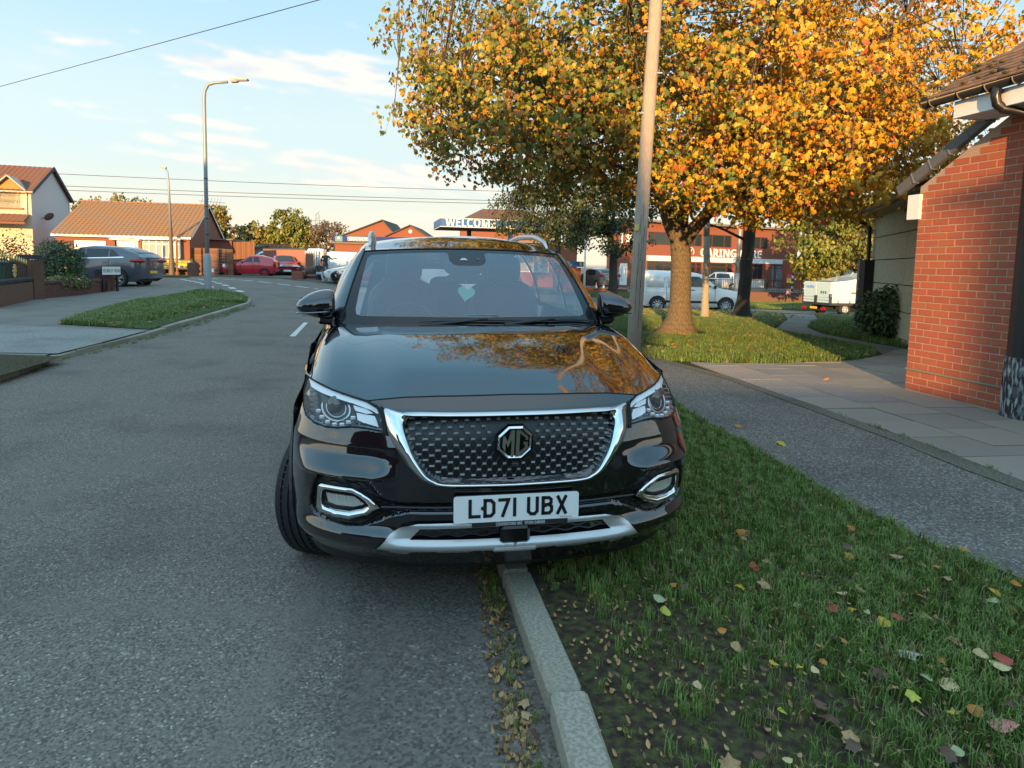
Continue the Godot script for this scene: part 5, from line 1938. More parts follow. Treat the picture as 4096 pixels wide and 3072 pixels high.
# -- the beige panelled building behind it
func beige_block() -> void:
	var t := thing("panelled_building", "low beige concrete-panel building with tiled roof behind the brick building", "building", Vector3(8.75, .06, -17.2), -1.865)
	var st := new_st()
	wall(st, rp(0, -.2, 7, 2.95), [], Transform3D(Basis.IDENTITY, Vector3(0, 0, -.03)))
	wall(st, rp(0, -.2, 6, 2.95), [], Transform3D(Basis(Vector3.UP, -PI / 2), Vector3(.0, 0, -6.03)))
	part("wall_core", st, M.gap, t)
	for r in 6:
		for c in 2:
			st = new_st()
			var h := .53
			bx(st, Vector3(.03 + c * 3.4 + 1.68, -.42 + r * h + h * .5 + .02, -.01), Vector3(3.38, h - .016, .05), Basis.IDENTITY, .006)
			part("wall_panel", st, M.beige[(r + c) % 2], t)
	st = new_st()
	bx(st, Vector3(3.4, 2.80, .18), Vector3(7.2, .10, .42))
	part("soffit", st, M.beige[1], t)
	st = new_st(true)
	gutter(st, Vector3(-.3, 2.86, .42), Vector3(7, 2.84, .42), .065)
	part("gutter", st, M.black_pvc, t)
	var up := Vector3(0, .42, -.9).normalized()
	st = new_st()
	for r in 14:
		for c in 26:
			bx(st, Vector3(-.2 + c * .27 + (.135 if r % 2 else 0.0), 2.92, .38) + up * (r * .2), Vector3(.262, .022, .27), Basis(Vector3.RIGHT, .38) * Basis(Vector3.UP, rng.randf_range(-.015, .015)))
	part("roof_tiles", st, M.slate, t).set_meta("kind", "stuff")
	st = new_st()
	quad(st, Vector3(-.2, 2.88, .4), Vector3(7, 2.88, .4), Vector3(7, 4.2, -2.5), Vector3(-.2, 4.2, -2.5))
	part("roof", st, M.slate, t)
	st = new_st(true)
	tube(st, [Vector3(.12, 2.82, .40), Vector3(.12, 2.66, .38), Vector3(.18, 2.58, .22), Vector3(.22, 2.50, .14), Vector3(.22, 1.6, .12), Vector3(.22, .1, .12)], .045, 10)
	part("downpipe", st, M.black_pvc, t)
	st = new_st()
	var g := PackedVector2Array([Vector2(-.08, 0), Vector2(-.06, .22), Vector2(.04, .32), Vector2(.30, .32), Vector2(.40, .22), Vector2(.42, 0)])
	prism(st, g, 1.35, Transform3D(Basis(Vector3.RIGHT, Vector3.BACK, Vector3.DOWN), Vector3(0, 1.72, 0)))
	var gd := part("pipe_guard", st, M.black_steel, t)
	st = new_st()
	for k in 9:
		bx(st, Vector3(rng.randf_range(-.0, .35), rng.randf_range(.5, 1.5), .322), Vector3(.025, .03, .004), Basis(Vector3.BACK, rng.randf()))
	part("paint_chips", st, M.white_upvc, gd)
	st = new_st()
	var g2 := PackedVector2Array([Vector2(-.09, 0), Vector2(-.07, .23), Vector2(.035, .332), Vector2(.305, .332), Vector2(.41, .23), Vector2(.43, 0)])
	prism(st, g2, .52, Transform3D(Basis(Vector3.RIGHT, Vector3.BACK, Vector3.DOWN), Vector3(0, .40, 0)))
	part("guard_foot", st, M.peeling_dark, t)

# -- the houses across the junction on the left
func left_houses() -> void:
	# bungalow
	var t := thing("bungalow", "brick bungalow with a tan tiled roof and white windows across the junction", "house", Vector3(-28.7, .47, -44.1), .171)
	t.scale = Vector3.ONE * .92
	var w := 8.6
	var st := new_st()
	var holes := [Rect2(1.1, .05, 2.1, 2.05), Rect2(3.75, .05, 1.5, 2.1), Rect2(5.55, 1.0, 2.45, 1.3)]
	wall(st, rp(0, -.3, w, 2.85), holes, Transform3D.IDENTITY, .12)
	var gable := PackedVector2Array([Vector2(0, -.3), Vector2(10, -.3), Vector2(10, 2.5), Vector2(5, 5.0), Vector2(0, 2.5)])
	wall(st, gable, [], Transform3D(Basis(Vector3.UP, PI / 2), Vector3(w, 0, 0)))
	wall(st, gable, [], Transform3D(Basis(Vector3.UP, PI / 2), Vector3(0, 0, 0)))
	part("wall", st, M.far_brick, t)
	st = new_st()
	bx(st, Vector3(6.9, .42, .02), Vector3(3.3, 1.1, .04))
	part("brick_plinth", st, M.dark_brick, t)
	window(t, Rect2(5.55, 1.0, 2.45, 1.3), Transform3D(Basis.IDENTITY, Vector3(0, 0, .1)), M.white_upvc, M.curtain_glass, [.17, .36, .52, .70, .86], .74)
	st = new_st()
	bx(st, Vector3(2.15, 1.08, -.06), Vector3(2.0, 2.0, .05), Basis.IDENTITY, .01)
	for k in 4:
		bx(st, Vector3(1.4 + k * .5, 1.75, -.03), Vector3(.46, .40, .04), Basis.IDENTITY, .008)
	part("garage_door", st, M.white_upvc, t)
	st = new_st()
	bx(st, Vector3(4.5, 1.05, -.06), Vector3(1.0, 2.1, .05))
	bx(st, Vector3(4.5, 2.22, .2), Vector3(1.9, .10, .5))
	part("door", st, M.white_upvc, t)
	st = new_st()
	bx(st, Vector3(w * .5, 2.42, .28), Vector3(w + .3, .16, .04))
	for s in [-.15, w + .15]:
		for e in [[0.0, 1.0], [10.0, -1.0]]:
			bx(st, Vector3(s, 3.74, -e[0] - e[1] * -2.5 * -1.0), Vector3(.03, .15, 5.75), Basis(Vector3.RIGHT, e[1] * .464))
	part("fascia_board", st, M.white_upvc, t)
	st = new_st()
	var sv := Vector3(0, 2.6, -5.35)
	tiles(st, Vector3(-.2, 2.45, .35), Vector3.RIGHT, w + .4, sv.normalized(), sv.length(), .30, .33, .05)
	quad(st, Vector3(-.2, 2.45, -10.35), Vector3(w + .2, 2.45, -10.35), Vector3(w + .2, 5.06, -5), Vector3(-.2, 5.06, -5))
	var ro := part("roof", st, M.tan_tile, t)
	st = new_st()
	for k in 20:
		bx(st, Vector3(-.2 + k * .46, 5.1, -5), Vector3(.44, .12, .2), Basis.IDENTITY, .03)
	part("ridge_tiles", st, M.tan_tile, ro)
	st = new_st()
	tube(st, [Vector3(w - .2, 4.9, -5), Vector3(w - .1, 5.6, -5)], .02, 5)
	tube(st, [Vector3(w - .6, 5.4, -5), Vector3(w + 1.3, 5.3, -5)], .015, 4)
	for k in 7:
		tube(st, [Vector3(w - .3 + k * .22, 5.65, -5.0), Vector3(w - .5 + k * .22, 5.05, -5.0)], .010, 4)
	tag(part("television_aerial", st, M.dark_metal, t), "", "")
	t.get_node("television_aerial").remove_meta("label")
	t.get_node("television_aerial").remove_meta("category")
	st = new_st()
	for k in 12:
		bx(st, Vector3(5.7 + k * .2, 2.33, .42), Vector3(.04, .06, .5))
	bx(st, Vector3(6.7, 2.30, .62), Vector3(2.9, .07, .05))
	part("pergola", st, M.white_upvc, t)
	for x in [6.15, 8.35]:
		st = new_st()
		tube(st, [Vector3(x, -.3, 2.2), Vector3(x, 2.2, 2.2)], .07, 6)
		part("timber_post", st, M.fence_wood[0], t)
	# flat-roofed garage on its right
	t = thing("flat_roof_garage", "flat-roofed brick garage with a white door beside the bungalow", "garage", Vector3(-22.75, .4, -49.6), .171)
	st = new_st()
	wall(st, rp(0, -.3, 2.75, 2.65), [Rect2(.35, .0, 2.1, 1.75)], Transform3D.IDENTITY, .1)
	wall(st, rp(0, -.3, 6, 2.65), [], Transform3D(Basis(Vector3.UP, PI / 2), Vector3(2.75, 0, 0)))
	part("wall", st, M.far_brick, t)
	st = new_st()
	bx(st, Vector3(1.4, 2.38, -2.9), Vector3(2.95, .10, 6.3))
	part("roof", st, M.grey_wood, t)
	st = new_st()
	bx(st, Vector3(1.4, .87, -.08), Vector3(2.1, 1.75, .04))
	part("garage_door", st, M.white_upvc, t)
	# white gabled house
	t = thing("rendered_house", "two-storey house with a white rendered gable and red-brown tiled roof", "house", Vector3(-39.9, .45, -43.1), .326)
	st = new_st()
	wall(st, rp(0, -.3, 9, 5.4), [Rect2(7.25, 4.0, 1.15, .95), Rect2(4.0, 3.9, 1.5, 1.1), Rect2(1.0, 3.9, 1.5, 1.1)], Transform3D.IDENTITY, .1)
	var gb := PackedVector2Array([Vector2(0, -.3), Vector2(9, -.3), Vector2(9, 5.1), Vector2(4.5, 7.0), Vector2(0, 5.1)])
	wall(st, gb, [], Transform3D(Basis(Vector3.UP, PI / 2), Vector3(0, 0, 0)))
	part("wall", st, M.cream_render, t)
	st = new_st()
	wall(st, gb, [], Transform3D(Basis(Vector3.UP, PI / 2), Vector3(9, 0, 0)))
	part("gable_wall", st, M.white_render, t)
	window(t, Rect2(7.25, 4.0, 1.15, .95), Transform3D.IDENTITY, M.white_upvc, M.curtain_glass, [.5], 0.0)
	window(t, Rect2(4.0, 3.9, 1.5, 1.1), Transform3D.IDENTITY, M.white_upvc, M.curtain_glass, [.5], 0.0)
	st = new_st()
	bx(st, Vector3(7.8, 3.92, .06), Vector3(1.5, .1, .14))
	part("window_sill", st, M.tan_tile, t)
	st = new_st()
	var s2 := Vector3(0, 2.08, -4.85)
	tiles(st, Vector3(-.2, 5.0, .35), Vector3.RIGHT, 9.4, s2.normalized(), s2.length(), .30, .34, .045)
	quad(st, Vector3(-.2, 5.0, -9.35), Vector3(9.2, 5.0, -9.35), Vector3(9.2, 7.1, -4.5), Vector3(-.2, 7.1, -4.5))
	ro = part("roof", st, M.red_tile, t)
	st = new_st()
	for e in [[-2.25 + .18, 1.0], [-6.75 - .18, -1.0]]:
		bx(st, Vector3(9.22, 6.02, e[0]), Vector3(.06, .24, 5.25), Basis(Vector3.RIGHT, e[1] * .404), .01)
	part("barge_board", st, M.slate_paint, ro)
	# gablet over the window
	st = new_st()
	prism(st, pv([6.95, 5.0, 8.7, 5.0, 7.82, 5.85]), .10, Transform3D(Basis.IDENTITY, Vector3(0, 0, .02)))
	part("gablet", st, M.ochre, t)
	st = new_st()
	for s in [-1.0, 1.0]:
		bx(st, Vector3(7.82 + s * .48, 5.52, -.35), Vector3(1.35, .09, 1.5), Basis(Vector3.BACK, -s * .76), .01)
	part("gablet_roof", st, M.stone_trim, t)
	st = new_st()
	quad(st, Vector3(-.2, 3.0, 1.3), Vector3(8.9, 3.0, 1.3), Vector3(8.9, 3.55, .02), Vector3(-.2, 3.55, .02))
	bx(st, Vector3(4.4, 2.95, 1.28), Vector3(9.1, .14, .06))
	tiles(st, Vector3(-.2, 3.03, 1.3), Vector3.RIGHT, 9.1, Vector3(0, .52, -1.28).normalized(), 1.38, .3, .34, .03)
	part("porch_roof", st, M.red_tile, t)
	st = new_st(true)
	tube(st, [Vector3(8.75, 5.0, .12), Vector3(8.75, 4.7, .06), Vector3(8.75, 3.5, .06)], .035, 6)
	gutter(st, Vector3(-.2, 5.0, .42), Vector3(9.2, 5.0, .42), .06)
	tube(st, [Vector3(9.05, 4.9, -8.7), Vector3(9.05, .2, -8.7)], .04, 6)
	part("gutter_and_downpipe", st, M.white_upvc, t)
	st = new_st(true)
	lathe(st, [Vector2(.001, -.07), Vector2(.2, -.04), Vector2(.33, .02)], 16, Transform3D(Basis(Vector3.RIGHT, -.9).rotated(Vector3.UP, .9), Vector3(9.45, 3.55, -2.0)))
	tube(st, [Vector3(9.0, 3.45, -2.1), Vector3(9.4, 3.5, -2.05)], .03, 5)
	part("satellite_dish", st, M.grey_upvc, t)
	# timber panels, gate and yards between bungalow and garage
	for e in [[Vector3(-21.5, .35, -46.0), .35, 1.62, 1.5, "leaning brown timber fence panel nearest the yellow car"], [Vector3(-20.2, .35, -46.0), .12, 1.7, 1.75, "taller timber fence panel left of the tall lamp post"], [Vector3(-18.9, .35, -46.3), -.5, 1.3, 1.7, "timber panel turned sideways right of the lamp post"]]:
		var f := thing("fence_panel", e[4], "fence", e[0], e[1], "timber panels in the front yard")
		for k in 9:
			st = new_st()
			bx(st, Vector3(0, .1 + k * e[3] / 9.0, 0), Vector3(e[2], e[3] / 9.0 - .015, .03), Basis(Vector3.RIGHT, .12))
			part("slat", st, M.fence_wood[k % 3], f)
		for x in [-.5, 0, .5]:
			st = new_st()
			bx(st, Vector3(x * e[2], e[3] * .5, .04), Vector3(.05, e[3], .04))
			part("batten", st, M.fence_wood[1], f)
	var gt := thing("timber_gate", "tall close-boarded brown timber fence beside the garage", "fence", Vector3(-20.6, .35, -50.5), -.35)
	for k in 16:
		st = new_st()
		bx(st, Vector3(k * .16, 1.15, 0), Vector3(.15, 2.3, .03), Basis.IDENTITY, .004)
		part("board", st, M.fence_wood[(k * 5) % 3], gt)
	st = new_st()
	bx(st, Vector3(1.2, .12, .03), Vector3(2.6, .25, .05))
	part("gravel_board", st, M.concrete, gt)
	var yw := thing("rendered_wall", "weathered pinkish rendered yard wall behind the timber fence", "wall", Vector3(-18.9, .3, -53.5), -.55)
	st = new_st()
	bx(st, Vector3(2.2, .95, 0), Vector3(4.6, 1.95, .2))
	part("wall_body", st, M.pink_render, yw)
	st = new_st()
	for k in 8:
		bx(st, Vector3(.2 + k * .58, 1.96, 0), Vector3(.55, .09, .3), Basis.IDENTITY, .01)
	part("coping_stones", st, M.slate_paint, yw)
	var fr := thing("slatted_fence", "brown horizontal-slat fence panel standing high behind the white vans", "fence", Vector3(-22.3, .9, -62), -.3)
	for k in 10:
		st = new_st()
		bx(st, Vector3(1.6, .1 + k * .19, 0), Vector3(3.4, .16, .03))
		part("slat", st, M.fence_wood[k % 3], fr)
	for k in 3:
		st = new_st()
		bx(st, Vector3(k * 1.6, .9, -.05), Vector3(.1, 2.2, .1))
		part("post", st, M.fence_wood[2], fr)
	var sh := thing("lean_to", "grey felt-roofed lean-to with pale boards behind the yard wall", "shed", Vector3(-24.5, .4, -60), -.1)
	st = new_st()
	bx(st, Vector3(1.3, 1.0, -1), Vector3(2.6, 2.0, 2))
	part("wall", st, M.grey_wood, sh)
	st = new_st()
	bx(st, Vector3(1.3, 2.1, -1), Vector3(3.0, .12, 2.5), Basis(Vector3.RIGHT, .08))
	part("roof", st, M.slate, sh)

# -- garage shop and filling-station canopy
func garage_row() -> void:
	var t := thing("garage_shop", "brick garage shop with a blue WOODEND fascia sign and two gables", "building", Vector3(-14.2, .2, -56), -.0)
	var st := new_st()
	wall(st, rp(0, -.4, 10, 3.2), [Rect2(2.6, -.1, 1.0, 2.0)], Transform3D.IDENTITY, .15)
	wall(st, rp(0, -.4, 8, 3.2), [], Transform3D(Basis(Vector3.UP, -PI / 2), Vector3(0, 0, -8)))
	for g in [[-2.0, 3.4, 3.45, 2.1, 5.0, -9.0, 4.7], [2.9, 6.5, 3.55, 5.05, 4.45, -6.2, 3.7]]:
		wall(st, PackedVector2Array([Vector2(g[0], -.3), Vector2(g[1], -.3), Vector2(g[1], g[2]), Vector2(g[3], g[4]), Vector2(g[0], g[2])]), [], Transform3D(Basis.IDENTITY, Vector3(0, 0, g[5])))
	part("wall", st, M.far_brick, t)
	for g in [[-2.2, 3.6, 3.40, 2.1, 5.1, -9.0], [2.8, 6.7, 3.50, 5.05, 4.55, -6.2]]:
		st = new_st()
		for e in [[g[0], g[2]], [g[1], g[2]]]:
			quad(st, Vector3(e[0], e[1], g[5] + .25), Vector3(g[3], g[4], g[5] + .25), Vector3(g[3], g[4], g[5] - 8), Vector3(e[0], e[1], g[5] - 8))
			quad(st, Vector3(e[0], e[1] - .1, g[5] + .25), Vector3(g[3], g[4] - .1, g[5] + .25), Vector3(g[3], g[4], g[5] + .25), Vector3(e[0], e[1], g[5] + .25))
		part("roof", st, M.slate, t)
	st = new_st()
	bx(st, Vector3(5, 2.98, .15), Vector3(10.2, .46, .3))
	var fs := part("fascia_sign", st, M.sign_blue, t)
	st = new_st()
	bx(st, Vector3(.37, 2.98, .31), Vector3(.58, .42, .02))
	part("sign_panel", st, M.sign_teal, fs)
	st = new_st()
	for e in [[2.05, 3.14, 1.95, .02], [2.05, 2.86, 1.95, .02], [1.08, 3.0, .02, .28], [3.02, 3.0, .02, .28]]:
		bx(st, Vector3(e[0], e[1], .31), Vector3(e[2], e[3], .02))
	part("sign_border", st, M.white_upvc, fs)
	st = new_st()
	lathe(st, [Vector2(.09, 0), Vector2(.001, .004)], 12, Transform3D(Basis(Vector3.RIGHT, Vector3.BACK, Vector3.UP), Vector3(.37, 3.05, .325)))
	part("sign_mark", st, M.white_upvc, fs)
	text("sign_letters", "WOODEND", .24, M.white_upvc, fs, Transform3D(Basis.IDENTITY, Vector3(2.0, 3.0, .325)), .01, "Droid Sans Bold", 1.7)
	text("sign_script", "Garage", .12, M.sign_red, fs, Transform3D(Basis.IDENTITY, Vector3(2.1, 2.87, .33)), .01, "Droid Serif", .7)
	st = new_st()
	bx(st, Vector3(5, 2.68, .1), Vector3(10.1, .14, .25))
	part("shutter_box", st, M.grey_wood, t)
	st = new_st()
	bx(st, Vector3(3.1, 2.25, .05), Vector3(1.2, .3, .08))
	part("door_sign", st, M.sign_blue, t)
	text("door_sign_letters", "RECEPTION", .16, M.white_upvc, t.get_node("door_sign"), Transform3D(Basis.IDENTITY, Vector3(3.1, 2.25, .095)), .01, "Droid Sans Bold", 1.0)
	st = new_st()
	bx(st, Vector3(3.1, .9, -.1), Vector3(1.0, 2.0, .05))
	part("door", st, M.white_upvc, t)
	st = new_st(true)
	lathe(st, [Vector2(.16, 0), Vector2(.001, .05)], 14, Transform3D(Basis(Vector3.RIGHT, Vector3.BACK, Vector3.UP), Vector3(5.05, 3.95, -6.18)))
	part("gable_lamp", st, M.white_upvc, t)
	# canopy
	t = thing("station_canopy", "wide blue filling-station canopy lettered WELCOME TO in white", "canopy", Vector3(-4.38, 0, -42), .2)
	st = new_st()
	bx(st, Vector3(5.62, 3.88, -2.5), Vector3(11.2, .48, 4.95), Basis.IDENTITY, .02)
	part("fascia", st, M.canopy_blue, t)
	for k in 24:
		st = new_st()
		bx(st, Vector3(.25 + k * .466, 3.63, -2.5), Vector3(.45, .03, 4.8))
		part("soffit_panel", st, M.canopy_under, t)
	st = new_st()
	for y in [3.63, 4.13]:
		bx(st, Vector3(5.62, y, .0), Vector3(11.3, .035, .04))
		bx(st, Vector3(.0, y, -2.5), Vector3(.04, .035, 5.0))
	part("edge_trim", st, M.white_upvc, t)
	text("canopy_letters", "WELCOME TO", .50, M.white_upvc, t, Transform3D(Basis.IDENTITY, Vector3(2.3, 3.88, .0)), .06, "Droid Sans Bold", 4.0)
	for e in [[4.3, -.4, "canopy_blue"], [2.2, -3.6, "dark_metal"], [7.8, -2.5, "dark_metal"], [8.4, -4.2, "dark_metal"]]:
		st = new_st()
		bx(st, Vector3(e[0], 1.6, e[1]), Vector3(.26, 4.1, .26), Basis.IDENTITY, .02)
		part("post", st, M[e[2]], t)
	# kiosk and house behind the canopy
	t = thing("station_kiosk", "brick filling-station kiosk with white windows beneath the canopy", "building", Vector3(-6, .0, -54), .1)
	st = new_st()
	wall(st, rp(0, -.6, 11, 3.8), [Rect2(.8, 1.0, 1.8, 1.4), Rect2(3.4, 1.0, 1.8, 1.4), Rect2(6.4, .9, 2.4, 1.6)], Transform3D.IDENTITY, .1)
	wall(st, rp(0, -.6, 6, 3.8), [], Transform3D(Basis(Vector3.UP, PI / 2), Vector3(11, 0, 0)))
	part("wall", st, M.far_brick, t)
	for r in [Rect2(.8, 1.0, 1.8, 1.4), Rect2(3.4, 1.0, 1.8, 1.4), Rect2(6.4, .9, 2.4, 1.6)]:
		window(t, r, Transform3D.IDENTITY, M.white_upvc, M.curtain_glass, [.5])
	st = new_st()
	bx(st, Vector3(5.5, 3.22, -2.9), Vector3(11.4, .16, 6.4))
	part("roof", st, M.grey_wood, t)
	t = thing("hipped_house", "house with a brown hipped roof rising behind the canopy", "house", Vector3(-5.0, .0, -64), .08)
	st = new_st()
	bx(st, Vector3(4.2, 2.4, -4), Vector3(8.2, 5.4, 8))
	part("wall", st, M.far_brick, t)
	st = new_st()
	var rp_ := [Vector3(-.2, 5.2, .3), Vector3(8.6, 5.2, .3), Vector3(8.6, 5.2, -8.3), Vector3(-.2, 5.2, -8.3), Vector3(2.1, 6.65, -4), Vector3(6.3, 6.65, -4)]
	quad(st, rp_[0], rp_[1], rp_[5], rp_[4])
	tri(st, rp_[1], rp_[2], rp_[5])
	tri(st, rp_[3], rp_[0], rp_[4])
	quad(st, rp_[2], rp_[3], rp_[4], rp_[5])
	tiles(st, Vector3(2.2, 5.26, .28), Vector3.RIGHT, 4.0, Vector3(0, 1.42, -4.2).normalized(), 4.4, .3, .34, .03)
	part("roof", st, M.brown_tile, t)
	t = thing("pay_booth", "small brick pay booth with a blue flat roof and yellow notice", "booth", Vector3(3.3, -.2, -45.2), .1)
	st = new_st()
	bx(st, Vector3(.5, .7, -.6), Vector3(1.1, 1.7, 1.2))
	part("wall", st, M.far_brick, t)
	st = new_st()
	bx(st, Vector3(.45, 1.78, -.6), Vector3(1.5, .34, 1.5), Basis.IDENTITY, .02)
	part("roof", st, M.canopy_blue, t)
	st = new_st()
	bx(st, Vector3(1.0, 1.8, .16), Vector3(.16, .24, .02))
	part("notice", st, M.sign_yellow, t)

# -- the two-storey brick offices behind the maple
func offices() -> void:
	var t := thing("brick_offices", "two-storey red brick offices with white CARING CARE letters over maroon windows", "building", Vector3(12.45, -.3, -66), -.481)
	t.rotation.y = atan2(.463, .887)
	var st := new_st()
	var g1 := [Rect2(.1, .78, 3.0, 1.55), Rect2(3.3, .78, 3.5, 1.55), Rect2(7.1, .78, 3.8, 1.55), Rect2(13.2, .78, 1.9, 1.55)]
	var g2 := [Rect2(.1, 3.9, 3.0, 1.2), Rect2(3.5, 3.9, 3.2, 1.2), Rect2(7.2, 3.9, 3.4, 1.2), Rect2(12.2, 3.9, 3.4, 1.2)]
	var door := [Rect2(16.4, -.05, 2.3, 2.35)]
	var side := [Rect2(-3.0, .1, .85, 2.0), Rect2(-1.35, .1, .95, 2.3)]
	wall(st, rp(-3.3, -.9, 23.4, 6.9), g1 + g2 + door + side, Transform3D.IDENTITY, .14)
	wall(st, rp(0, -.9, 16, 6.2), [Rect2(2.0, .5, .8, 1.3), Rect2(4.6, .5, .8, 1.3), Rect2(8.2, 1.0, .5, .7), Rect2(3.0, 3.7, .9, 1.2)], Transform3D(Basis(Vector3.UP, -PI / 2 - .55), Vector3(-3.3, 0, 0)) * Transform3D(Basis(Vector3.UP, PI), Vector3(0, 0, 0)), .1)
	wall(st, rp(0, -.9, 9, 6.9), [], Transform3D(Basis(Vector3.UP, PI / 2), Vector3(20.1, 0, 0)))
	part("wall", st, M.far_brick, t)
	for r in g1:
		window(t, r, Transform3D.IDENTITY, M.maroon, M.dark_glass, [.2, .24, .78, .82] if r.size.x > 3 else [.3, .65], .76)
	for r in g2:
		window(t, r, Transform3D.IDENTITY, M.maroon, M.dark_glass, [.25, .72])
	window(t, door[0], Transform3D.IDENTITY, M.maroon, M.pale_glass, [.22, .30, .78], .86, .06, "entrance")
	for r in side:
		st = new_st()
		bx(st, Vector3(r.get_center().x, r.get_center().y, -.05), Vector3(r.size.x, r.size.y, .05))
		part("door", st, M.white_upvc, t)
	for e in [[2.4, 1.15, .8, 1.3], [5.0, 1.15, .8, 1.3], [8.45, 1.35, .5, .7], [3.45, 4.3, .9, 1.2]]:
		st = new_st()
		var xf := Transform3D(Basis(Vector3.UP, PI / 2 - .55), Vector3(-3.3, 0, 0))
		bx(st, xf * Vector3(-e[0], e[1], .02), Vector3(e[2], e[3], .08), xf.basis)
		part("window", st, M.white_upvc, t)
	st = new_st()
	bx(st, Vector3(10.05, 2.64, .06), Vector3(20.1, .48, .14))
	part("white_band", st, M.white_upvc, t)
	text("sign_letters", "CARING CARE", .78, M.white_upvc, t, Transform3D(Basis.IDENTITY, Vector3(10.65, 3.32, .03)), .08, "Droid Sans Bold", 8.2)
	st = new_st()
	var l := []
	for k in 21:
		var a := -.6 + TAU * .8 * k / 20.0
		l.append(Vector3(5.25 + cos(a) * .42, 3.35 + sin(a) * .42, .05))
	tube(st, l, .045, 5)
	tube(st, [Vector3(5.1, 3.2, .05), Vector3(5.45, 3.6, .05)], .04, 5)
	part("sign_emblem", st, M.white_upvc, t)
	st = new_st()
	bx(st, Vector3(8, 6.05, -4), Vector3(23, .2, 9))
	part("roof", st, M.grey_wood, t)
	for x in [-2.2, -1.4]:
		st = new_st()
		bx(st, Vector3(x, 4.35, .25), Vector3(.7, .75, .4), Basis.IDENTITY, .03)
		part("air_conditioner", st, M.white_upvc, t)
	st = new_st()
	bx(st, Vector3(14.1, .25, .06), Vector3(2.6, 1.0, .05))
	part("white_panel", st, M.white_upvc, t)
	st = new_st()
	lathe(st, [Vector2(.24, 0), Vector2(.2, .06), Vector2(.001, .07)], 6, Transform3D(Basis(Vector3.RIGHT, Vector3.BACK, Vector3.UP), Vector3(11.6, 2.6, .14)))
	part("alarm_box", st, M.stone_trim, t)
	# terrace with retaining wall and railings in front
	st = new_st()
	cells(st, pv([10.5, -58.4, 40, -58.4, 40, -80, 8, -80]), Vector2(6, 6), func(p): return Vector3(p.x, -.36, p.y))
	struct("terrace", st, M.path_asphalt)
	var w := thing("retaining_wall", "long low dark brick retaining wall below black railings", "wall", Vector3(14.6, -1.35, -58.2))
	st = new_st()
	bx(st, Vector3(5.6, .45, -.1), Vector3(11.2, 1.05, .18))
	part("wall_body", st, M.mortar_dark, w)
	st = new_st()
	brickwork(st, 11.2, .98, Transform3D.IDENTITY, .225, .075, .03, .012)
	part("bricks", st, M.dark_brick, w).set_meta("kind", "stuff")
	var rl := thing("railings", "black metal railings on top of the long low brick wall", "railing", Vector3(15.2, -.36, -58.25))
	st = new_st()
	for y in [.12, .95]:
		bx(st, Vector3(4.4, y, 0), Vector3(8.8, .04, .03))
	part("rail", st, M.black_steel, rl)
	for k in 60:
		st = new_st()
		bx(st, Vector3(.05 + k * .147, .55, 0), Vector3(.022, 1.1, .022))
		part("baluster", st, M.black_steel, rl)
	for k in 4:
		st = new_st()
		bx(st, Vector3(.05 + k * 2.9, .62, 0), Vector3(.07, 1.25, .07))
		part("post", st, M.black_steel, rl)
	# planter wall left of it
	w = thing("planter_wall", "low red brick planter wall beside the dark weeping tree", "wall", Vector3(5.1, -.45, -49.6), -.25)
	st = new_st()
	bx(st, Vector3(1.5, .15, -.15), Vector3(3.0, .5, .26))
	part("wall_body", st, M.mortar, w)
	st = new_st()
	brickwork(st, 3.0, .38, Transform3D.IDENTITY, .225, .075, .03, .012)
	part("bricks", st, M.far_brick, w).set_meta("kind", "stuff")
	# brick building with a steep dark roof behind the truck
	t = thing("dark_roof_building", "brick building with a white-edged steep dark roof behind the tipper truck", "building", Vector3(27.5, -.8, -64), .0)
	st = new_st()
	bx(st, Vector3(8, 1.6, -4), Vector3(16, 3.4, 8))
	part("wall", st, M.far_brick, t)
	st = new_st()
	prism(st, pv([1.4, 3.3, 16, 3.3, 16, 6.6, 3.6, 6.6]), 8.0, Transform3D(Basis.IDENTITY, Vector3(0, 0, -8.2)))
	part("roof", st, M.slate, t)
	st = new_st()
	bx(st, Vector3(2.5, 4.95, -.15), Vector3(.22, 4.0, .2), Basis(Vector3.BACK, -.59))
	bx(st, Vector3(8, 3.28, .05), Vector3(16, .12, .1))
	part("white_trim", st, M.white_upvc, t)
	st = new_st()
	bx(st, Vector3(2.3, 2.2, .04), Vector3(2.6, .9, .06))
	part("sign_board", st, M.white_upvc, t)

